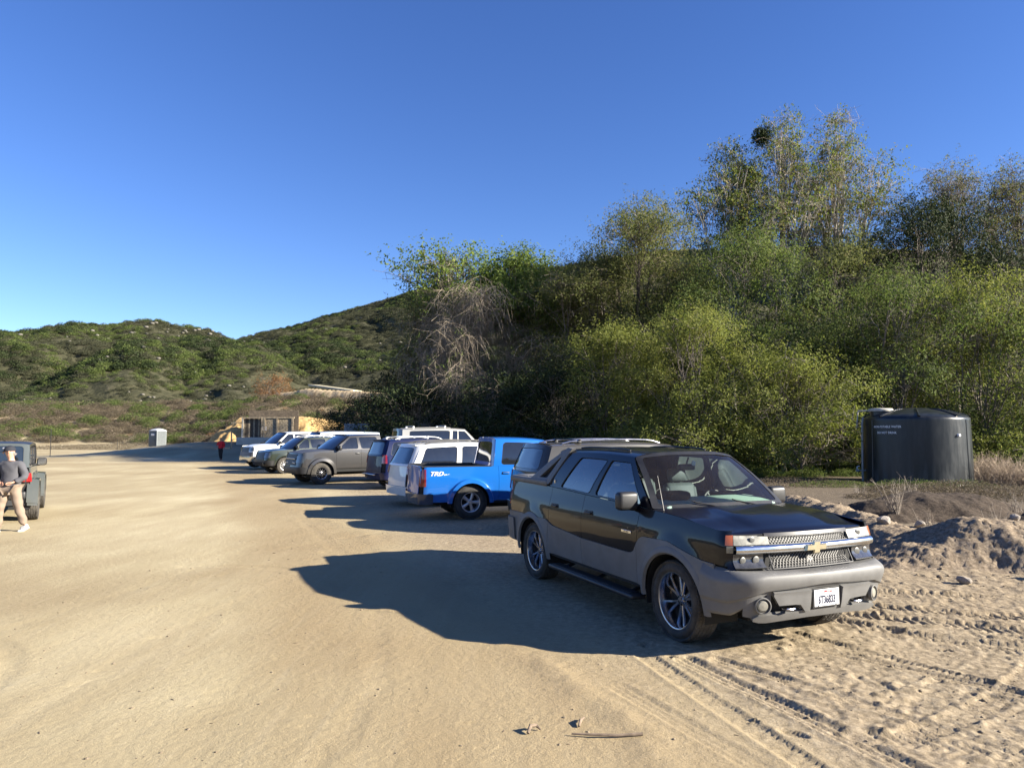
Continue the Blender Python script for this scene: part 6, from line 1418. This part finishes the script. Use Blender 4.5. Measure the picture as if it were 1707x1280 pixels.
def tree(name, label, x, y, top, rad, nleaf, size, lm, bark='grey', zlow=.12, nblob=9, seed=0, asp=.5, droop=.2, quad=False, twigs=0, twigmat='tan', spread=1.0, group='trees and tall shrubs of the grove', trunks=1, shell=.55, cat='tree', shape='round', openness=0.0, weep=0.0, base=None):
    r = np.random.default_rng(1000 + seed); z0 = gh(x, y) if base is None else base; H = top - z0
    root = thing(name, label, cat, (x, y, z0 - .05), 0, group)
    # crown made of uneven lobes
    B = []
    for i in range(nblob):
        f = (i + .5) / nblob; a = i * 2.399 + r.uniform(-.4, .4); zc = H * lerp(zlow + .12, .88, f ** .9)
        if shape == 'round': prof_ = max(.2, 1 - ((f - .38) / .78) ** 2) ** .5
        elif shape == 'tall': prof_ = max(.2, 1 - ((f - .30) / .86) ** 2)
        else: prof_ = 1 - .55 * f
        rr = rad * prof_ * r.uniform(.35, .75) * spread; br = rad * r.uniform(.38, .58) * (.55 + .45 * prof_); B.append((np.array([rr * math.cos(a), rr * math.sin(a), min(zc, H - br * .9)]), np.array([br * r.uniform(.85, 1.2), br * r.uniform(.85, 1.2), br * r.uniform(.75, 1.15)])))
    B.append((np.array([0, 0, H - rad * .42]), np.array([rad * .36, rad * .36, rad * .42])))
    if zlow < .06:
        for i in range(9):
            a = i * .70 + r.uniform(-.2, .2); br = rad * r.uniform(.26, .40); q = rad * r.uniform(.5, .92); B.append((np.array([q * math.cos(a), q * math.sin(a), br * r.uniform(.5, 1.3)]), np.array([br * 1.1, br * 1.1, br])))
    paths = []; tips = []; main = None
    if trunks == 1:
        hm = H * .86; main = bez(np.array([0, 0, -.1]), np.array([r.normal(0, .3), r.normal(0, .3), hm * .35]), np.array([r.normal(0, .5), r.normal(0, .5), hm * .7]), np.array([r.normal(0, .3), r.normal(0, .3), hm]), 24); main[1:-1] += r.normal(0, .04, (22, 3)); R1 = .0115 * H + .03; paths.append((main, R1 * (1 - np.linspace(0, .93, 24)) ** .8))
    for b_ in range(len(B)):
        c, e = B[b_]; tk = b_ % trunks; ta = tk * 2.1 + .5; tb = np.array([.18 * trunks * math.cos(ta) * (trunks > 1), .18 * trunks * math.sin(ta) * (trunks > 1), -.1]); zz = min(c[2] * .55, H * .5); m1 = np.array([tb[0] * 1.5 + c[0] * .10, tb[1] * 1.5 + c[1] * .10, zz]); R0 = .0085 * H * r.uniform(.7, 1.1)
        if main is not None:
            k0 = int(np.clip(c[2] / H * 24 * .62 - 1, 1, 20)); tb = main[k0].copy(); R0 = (.0115 * H + .03) * (1 - .93 * k0 / 23) ** .8 * .55; ee = c + np.array([0, 0, e[2] * .3]); m1 = tb * .35 + ee * .65 + np.array([0, 0, -.05 * H]); P = bez(tb, tb * .7 + ee * .3 + np.array([0, 0, .02 * H]), m1, ee, 12)
        else: P = bez(tb, tb * [1, 1, 0] + np.array([0, 0, zz * .6]), m1, c + np.array([0, 0, e[2] * .3]), 12)
        P[1:-1] += r.normal(0, .012 * H ** .5, (10, 3)); paths.append((P, np.linspace(R0, R0 * .16, 12)))
        for q in range((7 if not openness else 14) + int(rad)):
            i0 = r.integers(5, 12); d = rand_dirs(r, 1)[0]; d[2] = abs(d[2]) * .6 - weep * .6; end = c + d * e * r.uniform(.8, 1.08); p0 = P[min(i0, 11)]; mid = (p0 + end) / 2 + np.array([0, 0, .12 * rad]); PP = bez(p0, p0 * .6 + mid * .4, mid, end, 7); PP[1:-1] += r.normal(0, .05, (5, 3)); r0 = R0 * .30; paths.append((PP, np.linspace(r0, .010, 7))); tips.append(PP)
            for w in range(3):
                s0 = PP[r.integers(3, 6)]; dd = rand_dirs(r, 1)[0] * .5 * rad * .45; dd[2] -= weep * .4; P3 = bez(s0, s0 + dd * .3, s0 + dd * .7 + [0, 0, .08], s0 + dd, 5); paths.append((P3, np.linspace(.012, .005, 5))); tips.append(P3)
    V, F = tubes_np(paths, 5); fast_mesh('trunk', V, F, BARKS[bark], root, smooth=True)
    if twigs:
        tw = []
        for i in range(twigs):
            T_ = tips[r.integers(0, len(tips))]; s0 = T_[r.integers(1, len(T_))]; d = rand_dirs(r, 1)[0]; d[2] = d[2] * .5 - weep; L = rad * r.uniform(.12, .34); e_ = s0 + d * L + np.array([0, 0, -weep * L * .9]); P3 = bez(s0, s0 + d * L * .4 + [0, 0, .15 * L], s0 + d * L * .9, e_, 5); P3[1:] += r.normal(0, .03, (4, 3)); tw.append((P3, np.linspace(.013, .004, 5)))
            for w in range(2):
                s1 = P3[r.integers(1, 4)]; d2 = d * .5 + rand_dirs(r, 1)[0] * .7; d2[2] -= weep * .6; e2 = s1 + d2 * L * .5; tw.append((bez(s1, s1 + d2 * L * .2, s1 + d2 * L * .4, e2, 3), np.linspace(.008, .004, 3)))
        V, F = tubes_np(tw, 3); o = fast_mesh('bare_twigs', V, F, BARKS[twigmat], root); o['kind'] = 'stuff'
    # leaf sprays: many small clusters over the lobes, thinner inside
    vol = np.array([e[0] * e[1] * e[2] for c, e in B]) ** .72; vol /= vol.sum(); spray = 14; ns = int(nleaf / spray); bi = r.choice(len(B), ns, p=vol)
    Cc = np.array([b[0] for b in B])[bi]; Ee = np.array([b[1] for b in B])[bi]; d = rand_dirs(r, ns); d[:, 2] = np.where(d[:, 2] < -.3, -d[:, 2] * .6, d[:, 2])
    rad_ = np.where(r.random(ns) < shell, r.uniform(.86, 1.1, ns), r.uniform(.35, .95, ns)); rad_ *= 1 + .30 * (fbm(d[:, 0] * 3 + bi, d[:, 1] * 3 + d[:, 2] * 2, seed + 3, 3) - .5) * 2
    S_ = Cc + d * Ee * rad_[:, None]; S_[:, 2] = np.maximum(S_[:, 2], H * zlow * .3 + .15)
    if not openness:
        k = fbm(S_[:, 0] * .95 + seed * 3, S_[:, 2] * .95 + S_[:, 1] * .5, seed + 19, 3) > .40; S_ = S_[k]; d = d[k]; bi = bi[k]
    if openness:
        k = fbm(S_[:, 0] * 1.1 + seed, S_[:, 1] * 1.1 + S_[:, 2] * 1.3, seed + 9, 2) > openness; S_ = S_[k]; d = d[k]; bi = bi[k]
        # gather what is left on real twigs
        tp = np.concatenate(tips); S_ = np.where(r.random(len(S_))[:, None] < .65, tp[r.integers(0, len(tp), len(S_))] + r.normal(0, .30, (len(S_), 3)), S_)
    n = len(S_); ax = d * .5 + rand_dirs(r, n) * .7 + np.array([0, 0, .35 - droop]); ax /= np.linalg.norm(ax, axis=1, keepdims=True); L = size * 5.5
    t = r.uniform(-.2, 1, (n, spray)); P = S_[:, None] + ax[:, None] * (t * L)[..., None] + r.normal(0, size * .8, (n, spray, 3)); P = P.reshape(-1, 3); Nn = np.repeat(d, spray, 0) + np.array([0, 0, .4])
    V, F = leaves(r, P, Nn, size, asp, droop, quad); k = F.shape[1]; tint = np.clip(np.repeat(r.normal(.5, .16, n) + .22 * (fbm(S_[:, 0] * .8, S_[:, 2] * .8 + S_[:, 1], seed, 2) - .5) * 2, spray) + r.normal(0, .13, len(P)), 0, 1)
    fast_mesh('crown', V, F, LM[lm], root, attrs={'tint': ('FACE', tint)}); return root
def TX(px, Y): return (px - 853.5) / 1184 * Y
def TZ(py, Y): return 2.09 + (720 - py) / 1184 * Y
T = [
 # name, label, px, Y, top py, radius, leaves, size, kind, kwargs
 ('willow_tree', 'bright yellow-green willow with its foot behind the charcoal SUV, left of the brightest crown', 1030, 39, 535, 3.4, 54000, .12, 'willow', dict(zlow=.02, trunks=3, seed=1)),
 ('willow_tree', 'brightest yellow-green round-topped willow standing above the black pickup windscreen', 1150, 36.5, 505, 3.9, 74000, .115, 'willow', dict(zlow=.02, trunks=3, seed=2)),
 ('willow_tree', 'low leafy green willow behind the black pickup mirror, left of the water tank', 1325, 34.5, 575, 3.9, 62000, .115, 'willow', dict(zlow=.0, trunks=3, seed=3)),
 ('willow_tree', 'broad green willow rising directly behind the water tank', 1490, 37.5, 440, 4.6, 64000, .125, 'green', dict(zlow=.04, trunks=3, seed=4)),
 ('willow_tree', 'tall rounded green willow to the right behind the water tank', 1625, 36.5, 430, 4.2, 60000, .12, 'willow', dict(zlow=.02, trunks=3, seed=5)),
 ('willow_tree', 'green willow cut by the right edge of the photo', 1735, 35, 500, 3.8, 30000, .12, 'green', dict(zlow=.02, trunks=2, seed=6)),
 ('cottonwood_tree', 'dense dark green middle tree below the sycamores', 1250, 44, 365, 5.6, 56000, .15, 'green', dict(zlow=.1, seed=7, shell=.6)),
 ('cottonwood_tree', 'dense green tree to the right below the sycamores', 1410, 44, 375, 5.6, 50000, .15, 'olive', dict(zlow=.1, seed=8)),
 ('willow_tree', 'tall feathery olive willow with dark forked limbs, left of the sycamores', 1070, 47, 318, 5.8, 60000, .14, 'olive', dict(zlow=.15, seed=9, twigs=558, openness=.14, bark='dark', shape='round')),
 ('willow_tree', 'brownish thin-leaved willow left of the feathery one', 960, 49, 425, 5.0, 44000, .14, 'olive', dict(zlow=.1, seed=10, twigs=744, openness=.14)),
 ('willow_tree', 'olive leafy tree filling in between the brownish willow and the feathery one', 1010, 51, 395, 4.6, 36000, .15, 'olive', dict(zlow=.08, seed=40)),
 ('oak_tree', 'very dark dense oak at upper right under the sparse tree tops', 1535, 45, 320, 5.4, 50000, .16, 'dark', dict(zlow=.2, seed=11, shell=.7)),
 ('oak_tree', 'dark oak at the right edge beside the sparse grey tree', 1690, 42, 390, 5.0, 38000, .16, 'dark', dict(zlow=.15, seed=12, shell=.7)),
 ('sycamore_tree', 'leftmost of the three tall sycamores, leafier than its neighbours', 1225, 55, 215, 4.4, 26000, .155, 'syc', dict(zlow=.45, seed=13, shape='tall', openness=.42, bark='white', twigs=930, asp=.8)),
 ('sycamore_tree', 'middle and broadest tall sycamore with white forked trunk and a mistletoe ball', 1315, 55, 165, 5.0, 26000, .15, 'syc', dict(zlow=.42, seed=14, shape='tall', openness=.44, bark='white', twigs=1488, asp=.8)),
 ('sycamore_tree', 'rightmost tall sycamore with thin split top', 1408, 55, 165, 4.6, 26000, .15, 'syc', dict(zlow=.42, seed=15, shape='tall', openness=.43, bark='white', twigs=1364, asp=.8)),
 ('sycamore_tree', 'sparse pale tree whose thin top rises over the dark oak', 1595, 52, 245, 5.0, 24000, .14, 'olive', dict(zlow=.45, seed=16, shape='tall', openness=.40, bark='grey', twigs=1364)),
 ('sycamore_tree', 'sparse grey-barked tree at the right edge above the oaks', 1705, 48, 250, 4.4, 22000, .14, 'olive', dict(zlow=.4, seed=17, shape='tall', openness=.40, bark='grey', twigs=1116)),
 ('bare_tree', 'wide tree of bare drooping grey twigs above the parked row', 800, 50, 440, 6.0, 12000, .12, 'bright', dict(zlow=.15, seed=18, twigs=3224, openness=.42, weep=.5, nblob=13, bark='tan')),
 ('cottonwood_tree', 'leafy yellow-green tree top just right of the bare drooping tree', 870, 51.5, 410, 4.2, 40000, .17, 'bright', dict(zlow=.45, seed=19, asp=.8, shape='tall')),
 ('cottonwood_tree', 'spreading branch tops with bright leaves standing against the sky, left of the yellow-green top', 772, 53, 402, 5.0, 20000, .19, 'bright', dict(zlow=.62, seed=20, openness=.5, asp=.8)),
 ('willow_tree', 'dull olive twiggy tree at the left end of the grove, against the hillside', 712, 56, 480, 4.6, 34000, .13, 'olive', dict(zlow=.1, seed=21, twigs=1488, openness=.25, weep=.35)),
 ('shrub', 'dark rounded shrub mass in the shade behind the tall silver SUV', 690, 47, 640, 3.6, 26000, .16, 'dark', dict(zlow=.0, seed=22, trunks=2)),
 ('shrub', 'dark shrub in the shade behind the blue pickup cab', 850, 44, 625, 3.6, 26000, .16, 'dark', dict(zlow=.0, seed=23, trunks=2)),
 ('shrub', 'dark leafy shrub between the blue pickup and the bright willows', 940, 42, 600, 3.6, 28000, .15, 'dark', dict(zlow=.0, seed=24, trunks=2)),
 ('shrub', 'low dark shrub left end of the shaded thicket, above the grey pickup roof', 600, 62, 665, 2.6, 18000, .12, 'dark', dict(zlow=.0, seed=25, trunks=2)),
 ('shrub', 'dark evergreen shrub left of the storage container', 562, 68, 680, 2.2, 12000, .12, 'dark', dict(zlow=.0, seed=26, trunks=2)),
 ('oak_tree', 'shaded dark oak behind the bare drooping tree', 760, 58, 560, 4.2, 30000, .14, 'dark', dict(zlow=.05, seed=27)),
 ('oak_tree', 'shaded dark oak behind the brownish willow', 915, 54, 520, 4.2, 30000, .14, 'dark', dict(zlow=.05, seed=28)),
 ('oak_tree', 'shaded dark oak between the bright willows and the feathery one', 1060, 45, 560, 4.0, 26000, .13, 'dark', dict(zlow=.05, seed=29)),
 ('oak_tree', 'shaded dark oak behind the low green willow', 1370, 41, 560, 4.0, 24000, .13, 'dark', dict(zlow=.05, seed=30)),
 ('oak_tree', 'dark tree filling the thicket at the left end above the container', 655, 55, 610, 2.8, 22000, .13, 'dark', dict(zlow=.02, seed=31, trunks=2)),
 ('shrub', 'rust-brown rounded shrub on the bench left of the pale shade roof', 452, 112, 625, 2.9, 9000, .16, 'rust', dict(zlow=.0, seed=32, trunks=2, group=None)),
]
for nm, lb, px, Y, tp, rad, nl, sz, lk, kw in T:
    kw = dict(kw); g_ = kw.pop('group', 'trees and tall shrubs of the grove'); cat = {'shrub': 'shrub'}.get(nm, 'tree')
    tree(nm, lb, TX(px, Y), Y, TZ(tp, Y), rad, int(nl), sz, lk, group=g_, cat=cat, **kw)
# mistletoe ball in the middle sycamore
def leaf_ball(name, label, cat, x, y, z, R, n, size, lk, seed, squash=1.0, group=None):
    r = np.random.default_rng(seed); d = rand_dirs(r, n); d[:, 2] *= squash; P = d * R * (r.random(n) ** .5 * (.45 + 1.1 * fbm(d[:, 0] * 2 + 4, d[:, 1] * 2 + d[:, 2] * 1.7, seed, 2)))[:, None]; V, F = leaves(r, P, d, size, .5, .2, False)
    o = fast_mesh(name, V, F, LM[lk], attrs={'tint': ('FACE', np.clip(r.normal(.5, .25, n), 0, 1))}); o.location = (x, y, z); tag(o, label, cat, group); return o
leaf_ball('mistletoe', 'dark round mistletoe clump high in the middle sycamore', 'mistletoe', TX(1282, 53.5), 53.5, TZ(215, 53.5), .85, 2600, .15, 'dark', 4)
# ---- scrub, instanced from small leaf mounds kept out of the scene
def shrub_src(name, n, size, lk, seed, twig=30):
    r = np.random.default_rng(seed); d = rand_dirs(r, n); d[:, 2] = np.abs(d[:, 2]); lob = 1 + .35 * (fbm(d[:, 0] * 2.2 + seed, d[:, 1] * 2.2 + d[:, 2], seed, 3) - .5) * 2; P = d * (lob * np.where(r.random(n) < .7, r.uniform(.85, 1.05, n), r.uniform(.4, .9, n)))[:, None] * np.array([1, 1, .8]); V, F = leaves(r, P, d, size, .55, 0, False)
    me = bpy.data.meshes.new(name); me.from_pydata(V.tolist(), [], F.tolist()); at = me.attributes.new('tint', 'FLOAT', 'FACE'); at.data.foreach_set('value', np.clip(r.normal(.5, .22, n), 0, 1).astype(np.float32)); me.materials.append(LM[lk]); return bpy.data.objects.new(name, me)
def instancer(name, label, cat, pts, scl, src, seed):
    r = np.random.default_rng(seed); me = bpy.data.meshes.new(name); me.from_pydata(np.asarray(pts).tolist(), [], [])
    a = me.attributes.new('scl', 'FLOAT_VECTOR', 'POINT'); S_ = np.stack([scl * r.uniform(.8, 1.2, len(pts)), scl * r.uniform(.8, 1.2, len(pts)), scl * r.uniform(.6, 1.0, len(pts))], -1); a.data.foreach_set('vector', S_.astype(np.float32).ravel())
    a = me.attributes.new('rot', 'FLOAT_VECTOR', 'POINT'); R3 = np.zeros((len(pts), 3)); R3[:, 2] = r.uniform(0, 6.28, len(pts)); a.data.foreach_set('vector', R3.astype(np.float32).ravel())
    o = bpy.data.objects.new(name, me); C.collection.objects.link(o); tag(o, label, cat, kind='stuff')
    ng = bpy.data.node_groups.new(name, 'GeometryNodeTree'); ng.interface.new_socket('Geometry', in_out='INPUT', socket_type='NodeSocketGeometry'); ng.interface.new_socket('Geometry', in_out='OUTPUT', socket_type='NodeSocketGeometry')
    N = ng.nodes; L = ng.links; gi = N.new('NodeGroupInput'); go = N.new('NodeGroupOutput'); ip = N.new('GeometryNodeInstanceOnPoints'); oi = N.new('GeometryNodeObjectInfo'); oi.inputs['Object'].default_value = src
    for nm, sk in (('scl', 'Scale'), ('rot', 'Rotation')):
        na = N.new('GeometryNodeInputNamedAttribute'); na.data_type = 'FLOAT_VECTOR'; na.inputs['Name'].default_value = nm; L.new(na.outputs['Attribute'], ip.inputs[sk])
    L.new(gi.outputs[0], ip.inputs['Points']); L.new(oi.outputs['Geometry'], ip.inputs['Instance']); L.new(ip.outputs[0], go.inputs[0])
    md = o.modifiers.new('scatter', 'NODES'); md.node_group = ng; return o
SRC = dict(hill_a=shrub_src('s1', 420, .17, 'green', 1), hill_b=shrub_src('s2', 420, .17, 'scrub', 2), hill_c=shrub_src('s3', 420, .17, 'dark', 3), band_a=shrub_src('s4', 1500, .085, 'scrub', 4), band_b=shrub_src('s5', 1500, .085, 'green', 5), band_c=shrub_src('s6', 1100, .085, 'rust', 6), oliv=shrub_src('s7', 500, .16, 'hill', 7))
r = np.random.default_rng(77)
def polar(n, a0, a1, r0, r1):
    a = np.radians(r.uniform(a0, a1, n)); R = np.sqrt(r.uniform(r0 * r0, r1 * r1, n)); return R * np.sin(a), R * np.cos(a)
for key, lb, n, s0, s1, lo, hi in (('hill_a', 'green chaparral covering the far hillsides', 18000, 1.0, 2.6, .36, .60), ('oliv', 'olive-brown chaparral covering the far hillsides', 26000, .9, 2.2, .0, 1), ('hill_c', 'dark oak scrub in the gullies of the far hillsides', 11000, 1.4, 3.2, .0, .47)):
    x, y = polar(n, -42, 16, 138, 640); q = fbm(x / 60, y / 60, 31, 3); k = (q > lo) & (q < hi); x, y = x[k], y[k]; z = hz(x, y); k = z > .5; x, y, z = x[k], y[k], z[k]
    instancer('chaparral', lb, 'chaparral', np.stack([x, y, z - .25], -1), r.uniform(s0, s1, len(x)) * np.where(np.hypot(x, y) > 260, 1.15, .8), SRC[key], n)
x, y = polar(1400, -42, -2, 150, 500); z = hz(x, y); q = fbm(x / 22, y / 22, 88, 3); k = (q > .60) & (z > 1); 
def far_rocks(x, y, z):
    me0 = [(np.array([v.co[:] for v in m.vertices]), np.array([[*p.vertices] for p in m.polygons])) for m in peb]; Vs = []; Fs = []; o = 0
    for i in range(len(x)):
        v, f = me0[i % 5]; s = r.uniform(.35, 1.25) * math.hypot(x[i], y[i]) / 420; Vs.append(v * s * np.array([1.3, 1, 1]) + np.array([x[i], y[i], z[i] + s * .35 + .6])); Fs.append(f + o); o += len(v)
    ob = fast_mesh('outcrop', np.concatenate(Vs), np.concatenate(Fs), mat('pale_outcrop', (.15, .138, .118), .95, var=.15)); tag(ob, 'pale rock outcrops dotted over the far hillside', 'rocks', kind='stuff')
far_rocks(x[k][:240], y[k][:240], z[k][:240])
# mid band of scrub on the bank behind the lot
def bandpts(n, seed):
    rr = np.random.default_rng(seed); x = rr.uniform(-110, -8, n); y = rr.uniform(74, 140, n); z = base_h(x, y); k = (z > np.where(x < -38, .75, 1.3)) & (np.abs(np.arctan2(x, y)) < .80)
    # keep the dug face by the enclosure clear
    k &= ~((x > -29.5) & (x < -19) & (y < 82)); return x[k], y[k], z[k]
for key, lb, n, s0, s1, sd in (('band_a', 'grey-brown dry scrub on the bank behind the lot', 2900, .7, 1.6, 1), ('band_b', 'green scrub on the bank behind the lot', 900, .8, 1.9, 2), ('band_c', 'rusty buckwheat scattered through the bank scrub', 260, .5, .9, 3)):
    x, y, z = bandpts(n, sd); instancer('scrub', lb, 'scrub', np.stack([x, y, z - .15], -1), np.random.default_rng(sd).uniform(s0, s1, len(x)), SRC[key], sd + 50)
# cover behind the grove so that no bare ground shows between trunks
rr = np.random.default_rng(5); x = rr.uniform(-12, 60, 1500); y = rr.uniform(48, 130, 1500); k = y > 50 + .0 * x; instancer('undergrowth', 'dark undergrowth filling the slope behind the grove', 'undergrowth', np.stack([x, y, base_h(x, y) - .2], -1), rr.uniform(1.2, 2.6, len(x)), SRC['hill_c'], 9)
rr = np.random.default_rng(6); x = rr.uniform(-2, 30, 420); y = 33.0 + rr.random(420) * 12 + np.maximum(0, 6 - x) * .9; instancer('undergrowth', 'shaded undergrowth at the feet of the willows', 'undergrowth', np.stack([x, y, base_h(x, y) - .1], -1), rr.uniform(.35, .95, len(x)), SRC['band_b'], 10)
# weeds and dry brush near the tank and the soil heaps
def tuft(name, label, cat, x, y, R, n, hgt, m, seed, lean=.5, z=None, group=None, rad=.004, kind=None):
    r = np.random.default_rng(seed); paths = []
    for i in range(n):
        a = r.uniform(0, 6.28); q = R * r.random() ** .5; bx, by = q * math.cos(a), q * math.sin(a); h = hgt * r.uniform(.4, 1.1); d = np.array([r.normal(0, lean), r.normal(0, lean), 1]) * h; b0 = np.array([bx, by, -.03]); P = bez(b0, b0 + d * .3, b0 + d * .7 + r.normal(0, .06, 3) * h, b0 + d, 6); paths.append((P, np.linspace(rad, rad * .35, 6)))
        for w in range(2): s0 = P[r.integers(1, 5)]; e = s0 + np.array([r.normal(0, .5), r.normal(0, .5), r.uniform(.0, .7)]) * h * .4; paths.append((bez(s0, s0 * .7 + e * .3, s0 * .3 + e * .7, e, 4), np.linspace(rad * .6, rad * .3, 4)))
    V, F = tubes_np(paths, 3); o = fast_mesh(name, V, F, m); o.location = (x, y, gh(x, y) if z is None else z); tag(o, label, cat, group, kind); return o
DRY = mat('dry_brush', (.30, .235, .17), .95, var=.3); DRY2 = mat('grey_dry_stalks', (.20, .17, .14), .95, var=.3)
for px, Y, R, n, h, lb in ((1650, 29.5, 1.5, 520, 1.0, 'tangle of bare dry brush right of the water tank'), (1700, 28.5, 1.4, 420, .9, 'tangle of bare dry brush at the right edge beside the tank brush'), (1630, 31, 1.0, 260, 1.2, 'tall dry brush pressed against the right side of the tank')):
    tuft('dry_brush', lb, 'dry bush', TX(px, Y), Y, R, n, h, DRY, px, lean=.75, rad=.010, group='dry brush beside the tank')
x_, y_ = TX(1486, 16.8), 16.8; tuft('weed', 'tall grey dead weed standing on the dark heap in front of the tank', 'weed', x_, y_, .10, 26, .85, DRY2, 3, lean=.28, z=gh(x_, y_) + .15, rad=.008, group='weeds on the soil heaps')
for i, (px, Y, z_, lb) in enumerate(((1535, 14.6, .1, 'small group of dry stalks between the windrow and the dark heap'), (1650, 13.6, .3, 'dry stalks at the right between the two heaps'), (1510, 18.6, .5, 'low dry weed on the crest of the dark heap'), (1430, 24, .0, 'grey-green weed left of the tank foot'), (1690, 14.8, .45, 'dry weed on the broad dark heap near the right edge'))):
    x_ = TX(px, Y); tuft('weed', lb, 'weed', x_, Y, .16, 16, .45, DRY2, 20 + i, lean=.3, z=gh(x_, Y) + z_, rad=.006, group='weeds on the soil heaps')
def green_patch(label, cx, cy, rx, ry, n, size, lk, seed, hh=.30):
    r = np.random.default_rng(seed); a = r.uniform(0, 6.28, n); q = np.sqrt(r.random(n)); x = cx + rx * q * np.cos(a); y = cy + ry * q * np.sin(a); env = hh * (.35 + .9 * fbm(x * 1.6, y * 1.6, seed, 3)) * (1 - q ** 3 * .7); P = np.stack([x, y, base_h(x, y) + env * r.random(n)], -1); V, F = leaves(r, P, np.tile([0, 0, 1.], (n, 1)) + 0, size, .45, -.3, False)
    o = fast_mesh('weeds', V, F, LM[lk], attrs={'tint': ('FACE', np.clip(r.normal(.5, .22, n), 0, 1))}); tag(o, label, 'weeds', kind='stuff')
green_patch('green and rusty weeds growing along the foot of the water tank', TX(1570, 25.5), 25.0, 3.2, 1.8, 16000, .050, 'scrub', 1, .42); green_patch('sparse green weeds close against the tank foot', TX(1545, 26.8), 26.6, 2.6, .6, 7000, .045, 'green', 8, .4); green_patch('brown low weeds at the right beyond the soil heaps', TX(1600, 23), 22.6, 4.0, 1.4, 14000, .05, 'scrub', 2, .35)
green_patch('thin weeds between the willows and the parking strip', 9.5, 28.5, 6.0, 2.0, 12000, .055, 'scrub', 3, .25); green_patch('grass-green weeds left of the tank foot', TX(1400, 27), 27.5, 1.8, .9, 3500, .045, 'green', 4, .25)
green_patch('dry yellow grass at the foot of the far bank', -44, 88, 16, 5, 26000, .10, 'scrub', 5, .5); green_patch('dry grass around the enclosure cut', -26, 76, 7, 3, 9000, .12, 'rust', 6, .9)
